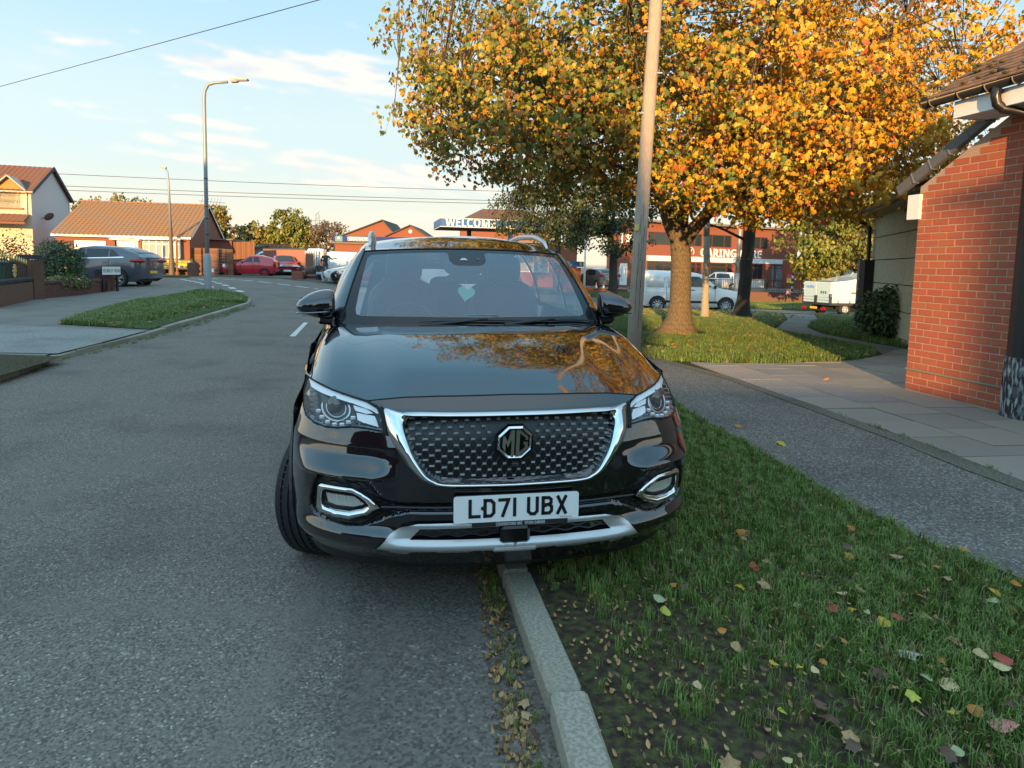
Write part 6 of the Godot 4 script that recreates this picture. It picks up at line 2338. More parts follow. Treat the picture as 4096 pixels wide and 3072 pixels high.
# -- unseen houses added behind the camera to shade road and car, with a gap
func behind_camera() -> void:
	for e in [[-31.0, 12.2, 13.5, 10.6, "added unseen brick terrace blocking the sun behind the viewer"], [-18.6, 14.16, 9.51, 6.9, "added unseen brick house blocking the sun left of the gap"], [.22, 16.0, 8.4, 6.9, "added unseen brick house blocking the sun right of the gap"], [16.4, 14.0, 9.0, 6.9, "added unseen brick house blocking the sun, far right"]]:
		var t := thing("sun_block_house", e[4], "house", Vector3(e[0], 0, 20))
		var st := new_st()
		var wl: float = e[1]
		var holes := []
		for k in int(wl / 3.4):
			holes.append(Rect2(1.0 + k * 3.4, .9, 1.5, 1.3))
			holes.append(Rect2(1.0 + k * 3.4, 3.9, 1.5, 1.2))
		wall(st, rp(0, 0, wl, e[3]), holes, Transform3D(Basis(Vector3.UP, PI), Vector3(wl, 0, 0)), .1)
		wall(st, rp(0, 0, wl, e[3]), [], Transform3D(Basis.IDENTITY, Vector3(0, 0, 8)), .1)
		for x in [0.0, wl]:
			var gp := PackedVector2Array([Vector2(0, 0), Vector2(8, 0), Vector2(8, e[3]), Vector2(4, e[2]), Vector2(0, e[3])])
			if e[2] < 9.5:
				gp = PackedVector2Array([Vector2(0, 0), Vector2(8, 0), Vector2(8, e[3]), Vector2(0, e[3])])
			wall(st, gp, [], Transform3D(Basis(Vector3.UP, -PI / 2), Vector3(x, 0, 0)))
		part("wall", st, M.dark_brick, t)
		for r in holes:
			window(t, r, Transform3D(Basis(Vector3.UP, PI), Vector3(wl, 0, 0)), M.white_upvc, M.dark_glass, [.5])
		st = new_st()
		var ins := 0.0 if e[2] > 9.5 else 3.6
		quad(st, Vector3(-.2, e[3], -.3), Vector3(wl + .2, e[3], -.3), Vector3(wl + .2 - ins, e[2], 4), Vector3(-.2 + ins, e[2], 4))
		quad(st, Vector3(-.2, e[3], 8.3), Vector3(wl + .2, e[3], 8.3), Vector3(wl + .2 - ins, e[2], 4), Vector3(-.2 + ins, e[2], 4))
		if ins > 0:
			tri(st, Vector3(-.2, e[3], -.3), Vector3(-.2, e[3], 8.3), Vector3(-.2 + ins, e[2], 4))
			tri(st, Vector3(wl + .2, e[3], -.3), Vector3(wl + .2, e[3], 8.3), Vector3(wl + .2 - ins, e[2], 4))
		part("roof", st, M.brown_tile, t)
	var g := thing("sun_block_garage", "added unseen garage block stopping low sun in the gap behind the viewer", "garage", Vector3(-4.3, 0, 22))
	var st := new_st()
	bx(st, Vector3(2.2, 2.55, 3), Vector3(4.4, 5.1, 6))  # added block, height set to keep low sun off the near ground
	part("wall", st, M.far_brick, g)

# ------------------------------------------------------------------ vehicles
func vehicle(called: String, label: String, cat: String, at: Vector3, yaw: float, P: Dictionary) -> Node3D:
	var t := thing(called, label, cat, at, yaw, P.get("group", ""))
	var L: float = P.L
	var W: float = P.W * .5
	var bm: Material = P.paint
	var tum: float = P.get("tumble", .24)
	var zb: float = P.get("sill", .24)
	var knots := func(x: float) -> Array:
		var tf := table([0, .10, .35, .9], [P.get("nose", .72), .86, .96, 1.0], x) * table([0, .06, .25, .8], [P.get("tail", .86), .94, .985, 1.0], L - x)
		var w := W * tf
		var b := table(P.bx, P.belt, x)
		var r := table(P.rx, P.roof, x)
		var g := maxf(r - b, .02)
		var low := zb + .16 * smoothstep(.35, .0, x) + .12 * smoothstep(.3, .0, L - x)
		return [Vector2(w * .90, low), Vector2(w * .985, low + .10), Vector2(w, (zb + b) * .5 + .05), Vector2(w * .99, b - .07), Vector2(w * .965, b), Vector2(w * .965 - g * tum * .55, b + g * .5), Vector2(w * .965 - g * tum, b + g * .90), Vector2(w * .92 - g * tum - .09, b + g * .985), Vector2(w * .4, r + .02), Vector2(0, r + .03)]
	var n := 44
	var st := new_st(true)
	var pts := PackedVector3Array()
	for i in n + 1:
		var x := L * i / n
		var ks: Array = knots.call(x)
		for j in 19:
			var k: Vector2 = ks[j] if j < 10 else ks[18 - j]
			pts.append(Vector3(k.x * (1.0 if j < 10 else -1.0), k.y, L * .5 - x))
	sheet(st, pts, n, 18)
	for i in [0, n]:
		for j in 9:
			var a: Vector3 = pts[i * 19 + j]
			var b: Vector3 = pts[i * 19 + j + 1]
			var c: Vector3 = pts[i * 19 + 18 - j]
			var d: Vector3 = pts[i * 19 + 17 - j]
			quad(st, a, b, d, c)
	part("body", st, bm, t)
	var side := func(x: float, z: float) -> float:
		var ks: Array = knots.call(x)
		for j in 8:
			if z <= ks[j + 1].y:
				return lerpf(ks[j].x, ks[j + 1].x, clampf((z - ks[j].y) / maxf(ks[j + 1].y - ks[j].y, .001), 0, 1))
		return ks[7].x
	var topz := func(x: float, y: float) -> float:
		var ks: Array = knots.call(x)
		for j in range(9, 5, -1):
			if y <= ks[j - 1].x:
				return lerpf(ks[j].y, ks[j - 1].y, clampf((y - ks[j].x) / maxf(ks[j - 1].x - ks[j].x, .001), 0, 1))
		return ks[6].y
	for s in [1.0, -1.0]:
		for w in P.get("windows", []):
			st = new_st(true)
			cells(st, pv(w), Vector2(.15, .12), func(p): return Vector3((side.call(p.x, p.y) + .006) * s, p.y, L * .5 - p.x))
			part("side_window", st, M.car_glass, t)
		for w in P.get("stripes", []):
			st = new_st(true)
			cells(st, pv(w), Vector2(.15, .12), func(p): return Vector3((side.call(p.x, p.y) + .008) * s, p.y, L * .5 - p.x))
			part("side_trim", st, M[P.get("stripe_mat", "black_plastic")], t)
		for x in P.axles:
			var R: float = P.wr
			st = new_st()
			var arc := []
			var fan := []
			for k in 17:
				var a := PI * k / 16.0
				var px: float = clampf(x + cos(a) * (R + .06), .02, L - .02)
				var pz: float = R + sin(a) * (R + .06)
				fan.append(Vector3((side.call(px, pz) + .005) * s, pz, L * .5 - px))
			for k in 16:
				tri(st, Vector3((side.call(x, R) + .004) * s, zb, L * .5 - x), fan[k], fan[k + 1])
			part("wheel_arch", st, M.gap, t)
			tyre(t, "wheel", Vector3((side.call(x, R + .1) - .062) * s, R, L * .5 - x), 0.0, R, .2, R * .68, P.get("spokes", 5), s, P.get("rim", M.alloy))
		# lamps and mirror
		st = new_st(true)
		var hl: Array = P.get("head", [.12, .68, .20, .10])
		blob(st, Vector3(s * (side.call(hl[0] + .05, hl[1]) - hl[2] * .55), hl[1], L * .5 - hl[0]), Vector3(hl[2], hl[3], .11), 2.6)
		part("headlight", st, M.lamp_white, t)
		st = new_st(true)
		var tl: Array = P.get("tail_lamp", [.10, .95, .16, .10])
		blob(st, Vector3(s * (side.call(L - tl[0], tl[1]) - tl[2] * .6), tl[1], -L * .5 + tl[0] * .6), Vector3(tl[2], tl[3], tl[4] if tl.size() > 4 else .10), 2.6)
		part("tail_light", st, M.tail_red, t)
		st = new_st(true)
		var mx: float = P.get("mirror_x", 1.45)
		var mz: float = table(P.bx, P.belt, mx) + .07
		blob(st, Vector3(s * (side.call(mx, mz) + .10), mz, L * .5 - mx), Vector3(.10, .075, .06), 2.6)
		part("mirror", st, P.get("mirror_mat", bm), t)
		for hx in P.get("handles", []):
			st = new_st(true)
			blob(st, Vector3(s * (side.call(hx, P.handle_z) + .012), P.handle_z, L * .5 - hx), Vector3(.015, .018, .09), 3.0)
			part("door_handle", st, P.get("handle_mat", bm), t)
		st = new_st()
		for gx in P.get("gaps", []):
			var l := []
			for k in 9:
				var z := lerpf(zb + .06, table(P.bx, P.belt, gx) + .02, k / 8.0)
				l.append(Vector3((side.call(gx, z) + .001) * s, z, L * .5 - gx))
			tube(st, l, .008, 4)
		if P.get("gaps", []).size():
			part("door_gap", st, M.gap, t)
	if P.has("screen"):
		var q: Array = P.screen
		st = new_st(true)
		cells(st, pv([q[0], -q[2], q[1], -q[3], q[1], q[3], q[0], q[2]]), Vector2(.12, .15), func(p): return Vector3(p.y, topz.call(p.x, absf(p.y)) + .008, L * .5 - p.x))
		part("windscreen", st, M.car_glass, t)
	if P.has("rear"):
		var q: Array = P.rear
		st = new_st(true)
		cells(st, pv([q[0], -q[2], q[1], -q[3], q[1], q[3], q[0], q[2]]), Vector2(.08, .15), func(p): return Vector3(p.y, topz.call(p.x, absf(p.y)) + .008, L * .5 - p.x))
		part("rear_window", st, M.car_glass, t)
	st = new_st()
	bx(st, Vector3(0, .42, L * .5 - .02), Vector3(W * 1.1, .22, .1), Basis.IDENTITY, .03)
	bx(st, Vector3(0, zb + .05, 0), Vector3(W * 1.6, .12, L * .9))
	part("lower_grille", st, M.black_plastic, t)
	for e in [["number_plate", .46, L * .5 + .035, M.plate, 1], ["number_plate", P.get("plate_z", .75), -L * .5 - .02, M.plate_yellow, -1]]:
		st = new_st()
		bx(st, Vector3(0, e[1], e[2]), Vector3(.52, .11, .015))
		part(e[0], st, e[3], t)
	if P.has("bumper"):
		st = new_st()
		for e in P.bumper:
			bx(st, Vector3(0, e[0], L * .5 - e[2] if e[3] > 0 else -L * .5 + e[2]), Vector3(W * 1.84, e[1], .2), Basis.IDENTITY, .05)
		part("bumper", st, M[P.get("bumper_mat", "black_plastic")], t)
	return t

func hatch(L: float, W: float, H: float, pm: Material, extra := {}) -> Dictionary:
	var b := H * .60
	var P := {"L": L, "W": W, "paint": pm, "bx": [0, .25, .9, 1.25, L * .6, L], "belt": [H * .44, H * .52, H * .60, b + .05, b + .09, b + .10], "rx": [0, .25, .9, 1.2, 1.95, 2.4, L - .9, L - .25, L], "roof": [H * .46, H * .54, H * .62, b + .08, H - .06, H - .03, H - .05, H - .22, b + .12], "wr": .31, "axles": [.78, L - .68], "screen": [1.28, 1.92, W * .40, W * .33], "rear": [L - .62, L - .16, W * .30, W * .34],
		"windows": [[1.5, b + .10, 2.1, b + .10, 2.1, H - .14, 1.98, H - .14], [2.18, b + .10, L - .95, b + .12, L - 1.05, H - .15, 2.18, H - .13]], "gaps": [1.35, 2.14, L - 1.05], "handles": [1.95, L - 1.25], "handle_z": b - .02, "head": [.22, H * .45, .2, .10], "tail_lamp": [.10, H * .60, .10, .2]}
	P.merge(extra, true)
	return P

func vehicles() -> void:
	var Y := func(x, z): return Vector3(x, gy(x, z), z)
	vehicle("red_hatchback", "bright red small hatchback side-on with black bumpers and red wheel rims", "car", Vector3(-17.7, .24, -47.2), deg_to_rad(-82), hatch(3.55, 1.62, 1.50, M.car_red, {"rim": M.rim_red, "bumper": [[.36, .30, .10, 1]], "head": [.30, .72, .16, .13], "wr": .29, "nose": .80}))
	vehicle("red_mpv", "red tall hatchback facing the road with a black grille and white plate", "car", Vector3(-16.7, .22, -51.2), deg_to_rad(24), hatch(4.0, 1.70, 1.56, M.car_red2, {"head": [.18, .76, .30, .08], "bumper": [[.72, .10, .06, 1]], "rear": [3.4, 3.8, .5, .55]}))
	var sp := hatch(4.45, 1.86, 1.64, M.car_greyblue, {"wr": .36, "axles": [.9, 3.55], "belt": [.78, .92, 1.00, 1.06, 1.14, 1.18], "roof": [.80, .95, 1.02, 1.10, 1.56, 1.62, 1.58, 1.36, 1.14], "windows": [[1.55, 1.13, 2.2, 1.15, 2.2, 1.50, 2.05, 1.50], [2.28, 1.15, 3.15, 1.18, 3.15, 1.50, 2.28, 1.50], [3.22, 1.19, 3.6, 1.25, 3.35, 1.47, 3.22, 1.50]], "tail_lamp": [.30, 1.06, .20, .075, .30], "rear": [3.78, 4.22, .52, .60], "plate_z": .62, "stripes": [[1.5, 1.085, 3.75, 1.17, 3.8, 1.19, 3.75, 1.21, 1.5, 1.115]], "stripe_mat": "chrome_dull", "handles": [2.05, 3.05], "handle_z": .98, "rim": M.rim_pale, "gaps": [1.4, 2.24, 3.2]})
	var s := vehicle("grey_suv", "dark grey-blue sport utility car parked by the street name sign, tail lights facing the road", "car", Vector3(-16.75, .24, -28.4), deg_to_rad(-92), sp)
	var st := new_st(true)
	blob(st, Vector3(.60, .62, -2.17), Vector3(.24, .035, .05), 3)
	blob(st, Vector3(-.60, .62, -2.17), Vector3(.24, .035, .05), 3)
	part("rear_reflector", st, M.tail_red, s)
	vehicle("yellow_car", "small bright yellow car behind the second lamp post, facing out of the drive", "car", Vector3(-21.9, .42, -46.4), deg_to_rad(14), hatch(3.9, 1.70, 1.46, M.car_yellow, {"head": [.30, .66, .13, .13], "bumper": [[.34, .2, .08, 1]], "nose": .82}))
	vehicle("white_hatchback", "white hatchback with black wheels by the garage forecourt", "car", Vector3(-9.1, .16, -42.3), deg_to_rad(-80), hatch(4.4, 1.78, 1.43, M.car_white, {"rim": M.black_gloss, "wr": .33, "head": [.30, .70, .22, .09]}))
	vehicle("dark_red_car", "dark red car nose beside the white hatchback, just left of the black car", "car", Vector3(-8.0, .14, -40.4), deg_to_rad(-75), hatch(4.2, 1.78, 1.45, M.car_darkred))
	vehicle("dark_green_car", "dark green car bonnet behind the white hatchback", "car", Vector3(-9.6, .2, -45.6), deg_to_rad(-84), hatch(4.3, 1.75, 1.42, M.car_green))
	var crv := hatch(4.55, 1.84, 1.68, M.car_grey, {"wr": .35, "belt": [.82, .95, 1.02, 1.08, 1.14, 1.18], "roof": [.84, .97, 1.04, 1.12, 1.60, 1.66, 1.62, 1.40, 1.14], "tail_lamp": [.12, 1.12, .14, .16], "rear": [3.95, 4.38, .56, .66], "plate_z": .80})
	vehicle("silver_suv", "grey sport utility car seen from behind beside the brick wing", "car", Vector3(6.9, -.36, -57.6), deg_to_rad(-160), crv)
	vehicle("white_crossover", "white car behind the black railings in front of the offices", "car", Vector3(17.6, -.36, -60.6), deg_to_rad(-115), hatch(4.3, 1.80, 1.58, M.car_white, {"tail_lamp": [.12, 1.0, .25, .08]}))
	# vans
	var van := func(L: float, W: float, H: float, pm: Material, ex := {}) -> Dictionary:
		var P := {"L": L, "W": W, "paint": pm, "tumble": .10, "bx": [0, .3, 1.0, 1.3, L], "belt": [.72, .92, 1.02, 1.08, 1.10], "rx": [0, .3, 1.0, 1.3, 2.0, 2.5, L - .3, L], "roof": [.74, .95, 1.06, 1.14, H - .12, H - .03, H, H - .06], "wr": .33, "axles": [.85, L - .82], "screen": [1.34, 1.96, W * .42, W * .38], "windows": [[1.55, 1.14, 2.5, 1.14, 2.5, H - .22, 2.15, H - .22]], "gaps": [1.42, 2.58, 3.6], "handles": [2.42], "handle_z": 1.0, "handle_mat": M.black_plastic, "mirror_mat": M.black_plastic, "tail": .94, "tail_lamp": [.06, 1.0, .06, .24], "head": [.32, .78, .16, .12]}
		P.merge(ex, true)
		return P
	var tc := vehicle("white_van", "white panel van with alloy wheels parked behind the maple and birch trunks", "van", Vector3(8.0, -.48, -32.1), deg_to_rad(91), van.call(4.82, 1.83, 1.82, M.car_white, {"axles": [.92, 3.98], "rim": M.rim_pale, "wr": .335, "spokes": 9, "stripes": [[1.3, .42, 3.6, .42, 3.6, .52, 1.3, .52]], "bumper": [[.36, .2, .1, -1]]}))
	st = new_st(true)
	for k in [[2.75, 1.12, .75], [3.7, 1.12, .75]]:
		bx(st, Vector3(-.885, 1.36, 2.41 - k[0] - .4), Vector3(.02, .52, k[2]), Basis.IDENTITY, .008)
	part("pressed_panel", st, M.car_white, tc)
	var cv := vehicle("lettered_van", "white van lettered CLEAR FOR YOU parked behind the red cars", "van", Vector3(-15.9, .3, -54.3), deg_to_rad(-172), van.call(4.6, 1.9, 1.85, M.car_white, {"tail": .97, "roof": [.74, .95, 1.06, 1.14, 1.73, 1.82, 1.85, 1.80]}))
	text("van_letters", "CLEAR", .22, M.sign_red, cv, Transform3D(Basis(Vector3.UP, PI), Vector3(.05, 1.45, -2.33)), .01, "Droid Sans Bold", .9)
	text("van_letters", "FOR YOU", .16, M.sign_red, cv, Transform3D(Basis(Vector3.UP, PI), Vector3(.05, 1.22, -2.33)), .01, "Droid Sans Bold", .9)
	st = new_st()
	bx(st, Vector3(-.15, .85, -2.33), Vector3(.5, .12, .01))
	part("van_label", st, M.sign_teal, cv)
	vehicle("white_van", "white van roof showing above the red hatchback", "van", Vector3(-20.4, .35, -57.5), deg_to_rad(-80), van.call(4.4, 1.8, 1.80, M.car_white))
	vehicle("white_van", "white van left of the lettered van with a dark windscreen", "van", Vector3(-19.0, .3, -61.0), deg_to_rad(-85), van.call(5.2, 2.0, 2.15, M.car_white))
	vehicle("white_van", "white van beside the shop wall with its rear door open", "van", Vector3(-10.9, .25, -50.3), deg_to_rad(88), van.call(4.6, 1.85, 1.85, M.car_white))
	vehicle("white_van", "white van parked close behind the black SUV, seen through its windscreen", "van", Vector3(-1.15, .06, -13.2), deg_to_rad(-168), van.call(4.4, 1.8, 1.84, M.car_white))
	# tipper truck
	var t := thing("tipper_truck", "white high-sided tipper truck with blue emblem by the beige building", "truck", Vector3(18.9, -.84, -38.1), deg_to_rad(107))
	st = new_st()
	bx(st, Vector3(0, 1.22, -1.0), Vector3(2.05, 1.10, 3.7), Basis.IDENTITY, .03)
	prism(st, pv([-2.85, 1.77, -2.0, 1.82, .85, 2.32, .85, 1.77]), 2.0, Transform3D(Basis(Vector3.BACK, Vector3.UP, Vector3.LEFT), Vector3(1.0, 0, 0)))
	part("tipper_body", st, M.car_white, t)
	for sgn in [-1.0, 1.0]:
		st = new_st()
		bx(st, Vector3(sgn * .51, 1.35, -2.88), Vector3(.98, .78, .04), Basis.IDENTITY, .01)
		for k in 3:
			bx(st, Vector3(sgn * 1.0, 1.05 + k * .3, -2.89), Vector3(.12, .05, .05))
		part("rear_door", st, M.car_paleblue, t)
	for k in 2:
		st = new_st()
		bx(st, Vector3(0, .74 + k * .14, -2.9), Vector3(2.0, .12, .04), Basis.IDENTITY, .008)
		part("tail_board", st, M.car_paleblue, t)
	st = new_st()
	bx(st, Vector3(0, .60, -1.0), Vector3(2.1, .10, 3.8), Basis.IDENTITY, .01)
	for sgn in [-1, 1]:
		bx(st, Vector3(sgn * 1.0, .85, -2.86), Vector3(.1, .6, .12))
		for k in 5:
			bx(st, Vector3(sgn * 1.03, .74, -2.4 + k * .75), Vector3(.03, .2, .05))
	bx(st, Vector3(0, .85, -2.93), Vector3(.2, .4, .03))
	part("load_bed_frame", st, M.dark_metal, t)
	st = new_st()
	for sgn in [-1, 1]:
		bx(st, Vector3(sgn * .38, .42, -.4), Vector3(.1, .2, 4.8))
	bx(st, Vector3(0, .30, -3.0), Vector3(1.9, .1, .1))
	part("chassis", st, M.black_plastic, t)
	for sgn in [-1, 1]:
		st = new_st()
		bx(st, Vector3(sgn * .72, .36, -3.06), Vector3(.34, .14, .05), Basis.IDENTITY, .01)
		part("tail_light", st, M.tail_red, t)
		for z in [-1.85, 1.75]:
			tyre(t, "wheel", Vector3(sgn * .85, .35, z), 0.0, .36, .24, .2, 8, sgn, M.satin)
		st = new_st()
		var l := []
		for k in 11:
			var a := PI * k / 10.0
			l.append(Vector3(sgn * .88, .35 + sin(a) * .43, -1.85 + cos(a) * .45))
		for k in 10:
			quad(st, l[k] - Vector3(.14, 0, 0), l[k + 1] - Vector3(.14, 0, 0), l[k + 1] + Vector3(.14, 0, 0), l[k] + Vector3(.14, 0, 0))
		part("mudguard", st, M.dark_metal, t)
	st = new_st()
	bx(st, Vector3(0, .40, -3.05), Vector3(.5, .11, .02))
	part("number_plate", st, M.plate_yellow, t)
	st = new_st(true)
	blob(st, Vector3(0, 1.3, 2.1), Vector3(.95, .95, .9), 4.0)
	part("cab", st, M.car_white, t)
	st = new_st()
	var sx := Transform3D(Basis(Vector3.UP, -PI / 2), Vector3(-1.035, 0, 0))
	for e in [[-1.0, 1.52, .09, .5], [-.80, 1.40, .09, .24], [-.58, 1.52, .09, .5]]:
		bx(st, Vector3(-1.035, e[1], e[0]), Vector3(.012, e[3], e[2]))
	bx(st, Vector3(-1.035, 1.72, -.68), Vector3(.012, .10, .30))
	part("emblem", st, M.emblem_blue, t)
	text("truck_letters", "hindley", .30, M.black_print, t, sx * Transform3D(Basis.IDENTITY, Vector3(.15, 1.55, .0)), .01, "Droid Sans", 1.0)
	text("truck_letters", "www.hindleycontractors.co.uk", .13, M.black_print, t, sx * Transform3D(Basis.IDENTITY, Vector3(-.6, 1.22, .0)), .01, "Droid Sans", 2.0)
	text("truck_letters", "0192", .26, M.black_print, t, sx * Transform3D(Basis.IDENTITY, Vector3(.02, .98, .0)), .01, "Droid Sans", .8)
	text("door_letters", "hindley", .16, M.emblem_blue, t, Transform3D(Basis(Vector3.UP, PI), Vector3(.5, 1.5, -2.905)), .008, "Droid Sans", .6)
	for k in 3:
		st = new_st()
		bx(st, Vector3(-.35 - k * .16, 1.22, -2.905), Vector3(.10, .14, .01))
		part("door_sticker", st, M.grey_plastic, t)

# ------------------------------------------------------------------ street furniture, garden walls, people
func street() -> void:
	var st := new_st(true)
	# tall lamp post
	var t := thing("street_lamp", "tall galvanised lamp post with a flat LED lantern on the left verge", "street lamp", Vector3(-11.75, .05, -27))
	lathe(st, [Vector2(.135, -.2), Vector2(.135, 1.45), Vector2(.11, 1.52), Vector2(.075, 1.6)], 14)
	part("base", st, M.galv, t)
	st = new_st(true)
	tube(st, [Vector3(0, 1.5, 0), Vector3(0, 5, 0), Vector3(0, 7.35, 0), Vector3(.03, 7.65, 0), Vector3(.16, 7.88, 0), Vector3(.4, 7.96, 0), Vector3(.9, 8.0, 0)], [.075, .07, .062, .06, .058, .055, .05], 12)
	part("column", st, M.galv, t)
	st = new_st()
	bx(st, Vector3(1.15, 8.06, 0), Vector3(.28, .16, .22), Basis(Vector3.BACK, .05), .04)
	bx(st, Vector3(1.42, 8.09, 0), Vector3(.5, .06, .26), Basis(Vector3.BACK, .03), .02)
	var ln := part("lantern", st, M.stone_trim, t)
	st = new_st()
	bx(st, Vector3(1.45, 8.055, 0), Vector3(.4, .01, .2), Basis(Vector3.BACK, .03))
	part("lens", st, M.lamp_clear, ln)
	st = new_st()
	for y in [2.3, 3.35, 4.4, 2.9]:
		lathe(st, [Vector2(.08, y), Vector2(.08, y + .03)], 12)
	part("strap", st, M.black_pvc, t)
	# old lamp post
	t = thing("street_lamp", "older lamp post with a brown lower column in front of the bungalow", "street lamp", Vector3(-25.2, .25, -52))
	t.position = Vector3(-21.55, .38, -44.3)
	st = new_st(true)
	lathe(st, [Vector2(.20, -.2), Vector2(.16, .5), Vector2(.12, 1.4), Vector2(.11, 2.85)], 12)
	part("base", st, M.brown_paint, t)
	st = new_st(true)
	tube(st, [Vector3(0, 2.85, 0), Vector3(-.05, 5.6, 0), Vector3(-.1, 6.35, 0), Vector3(-.22, 6.55, 0)], [.085, .055, .045, .04], 10)
	part("column", st, M.galv, t)
	st = new_st()
	bx(st, Vector3(-.34, 6.62, 0), Vector3(.36, .13, .2), Basis(Vector3.BACK, -.2), .03)
	part("lantern", st, M.stone_trim, t)
	# telegraph pole
	t = thing("telegraph_pole", "weathered wooden telegraph pole leaning slightly in front of the maple", "pole", Vector3(1.60, .05, -9.2))
	st = new_st(true)
	tube(st, [Vector3(0, -.1, 0), Vector3(.045, 2, 0), Vector3(.10, 4, 0), Vector3(.16, 6.3, 0), Vector3(.19, 7.4, 0)], [.094, .089, .083, .077, .074], 20)
	part("shaft", st, M.pole_wood, t)
	st = new_st()
	for k in 5:
		var y := 3.4 + k * .5
		bx(st, Vector3(.025 * y + (.085 if k % 2 else -.085), y, .04), Vector3(.10, .016, .016))
	part("step_bolt", st, M.galv, t)
	st = new_st()
	bx(st, Vector3(-.02, 1.95, .088), Vector3(.045, .08, .012), Basis.IDENTITY, .004)
	part("marker_plate", st, M.sign_yellow, t)
	st = new_st()
	for k in 10:
		var y := .5 + k * .17
		var x := .025 * y + sin(k * 2.1) * .03
		tube(st, [Vector3(x, y, .090), Vector3(x + .01, y + rng.randf_range(.2, .6), .089)], .002, 4)
	part("drying_crack", st, M.gap, t)
	# grey post in front of the offices
	t = thing("utility_post", "grey steel post beside the dark trunk in front of the offices", "pole", Vector3(15.9, -1.0, -50))
	st = new_st(true)
	tube(st, [Vector3(0, 0, 0), Vector3(.0, 2.2, 0)], .19, 10)
	tube(st, [Vector3(0, 2.2, 0), Vector3(.1, 6.5, 0)], .13, 10)
	part("shaft", st, M.galv, t)
	t = thing("white_flagpole", "thin white pole left of the grey car by the brick wing", "pole", Vector3(5.27, -.35, -52))
	st = new_st(true)
	tube(st, [Vector3.ZERO, Vector3(0, 2.4, 0), Vector3(0, 5, 0)], [.09, .07, .04], 8)
	part("shaft", st, M.white_upvc, t)
	# overhead lines
	for e in [[Vector3(-13.65, 5.88, -19), Vector3(-3.01, 5.42, -11), .02, .007, "single overhead wire crossing the top left of the sky"], [Vector3(-90, 10.6, -66), Vector3(30, 9.4, -78), .8, .03, "upper overhead wire of three behind the bungalow"], [Vector3(-90, 9.25, -66), Vector3(30, 8.55, -78), .8, .03, "middle overhead wire of three behind the bungalow"], [Vector3(-90, 8.75, -66), Vector3(30, 8.3, -78), .8, .03, "lowest overhead wire of three behind the bungalow"]]:
		st = new_st(true)
		var l := []
		var ext: float = 1.0 if e[2] < .5 else 0.0
		for k in 25:
			var u := k / 24.0
			var v := lerpf(-ext * .6, 1.0 + ext * .8, u)
			l.append((e[0] as Vector3).lerp(e[1], v) - Vector3(0, e[2] * 4 * u * (1 - u), 0))
		tube(st, l, e[3], 5)
		tag(part("overhead_wire", st, M.dark_metal, self), e[4], "wire", "")
	t = thing("electricity_pylon", "distant lattice electricity pylon on the skyline behind the trees", "pylon", Vector3(-83.5, 0, -300))
	st = new_st()
	for sgn in [-1, 1]:
		tube(st, [Vector3(sgn * 2.6, 0, 0), Vector3(sgn * 1.3, 14, 0), Vector3(sgn * .5, 21, 0)], .14, 4)
	for k in 6:
		tube(st, [Vector3(-1.5 + k * .12, 10 + k * 2, 0), Vector3(1.4 - k * .12, 12 + k * 2, 0)], .1, 4)
	for y in [15.0, 18.0]:
		tube(st, [Vector3(-3.4, y, 0), Vector3(3.4, y, 0)], .12, 4)
	part("lattice", st, M.galv, t)
	# roundabout warning sign
	t = thing("warning_sign", "red-bordered triangular roundabout warning sign above the truck", "road sign", Vector3(23.9, -1.0, -50))
	st = new_st()
	tube(st, [Vector3(0, 0, -.05), Vector3(0, 3.3, -.05)], .05, 6)
	part("post", st, M.galv, t)
	st = new_st()
	prism(st, pv([-.56, 2.15, .56, 2.15, 0, 3.15]), .02)
	var sg := part("sign_plate", st, M.sign_bright_red, t)
	st = new_st()
	prism(st, pv([-.40, 2.25, .40, 2.25, 0, 2.97]), .006, Transform3D(Basis.IDENTITY, Vector3(0, 0, .021)))
	part("sign_face", st, M.white_upvc, sg)
	st = new_st()
	for k in 3:
		var l := []
		for j in 7:
			var a := TAU * k / 3.0 + j * .25
			l.append(Vector3(cos(a) * .15, 2.50 + sin(a) * .15, .03))
		tube(st, l, [.02, .02, .02, .02, .02, .045, .005], 4)
	part("roundabout_arrow", st, M.black_print, sg)
	t = thing("notice_post", "thin post with red and yellow notices in front of the brick wall", "sign", Vector3(22.5, -1.2, -57.4))
	st = new_st()
	tube(st, [Vector3.ZERO, Vector3(0, 2.4, 0)], .05, 6)
	part("post", st, M.brown_paint, t)
	for e in [[2.2, .42, .34, "sign_red"], [1.85, .36, .36, "sign_yellow"], [.95, .38, .44, "sign_pink"]]:
		st = new_st()
		bx(st, Vector3(0, e[0], .07), Vector3(e[1], e[2], .02))
		part("notice", st, M[e[3]], t)
	t = thing("striped_post", "black and white striped post at the end of the railings", "post", Vector3(23.3, -.6, -58.6))
	for k in 9:
		st = new_st()
		bx(st, Vector3(0, k * .22, 0), Vector3(.12, .21, .12), Basis(Vector3.BACK, .0))
		part("stripe", st, M.white_upvc if k % 2 else M.black_print, t)
	# street name plate
	t = thing("street_name_sign", "white street name plate HELMSLEY ROAD on two black posts", "street sign", Vector3(-14.62, 0, -25.5), 1.28)
	for x in [-.30, .30]:
		st = new_st()
		bx(st, Vector3(x, .5, -.04), Vector3(.09, 1.15, .07), Basis.IDENTITY, .01)
		part("post", st, M.black_pvc, t)
	st = new_st()
	bx(st, Vector3(0, .94, .01), Vector3(.84, .34, .025), Basis.IDENTITY, .005)
	part("plate_border", st, M.black_pvc, t)
	st = new_st()
	bx(st, Vector3(0, .94, .024), Vector3(.79, .29, .01))
	var pl := part("plate", st, M.white_upvc, t)
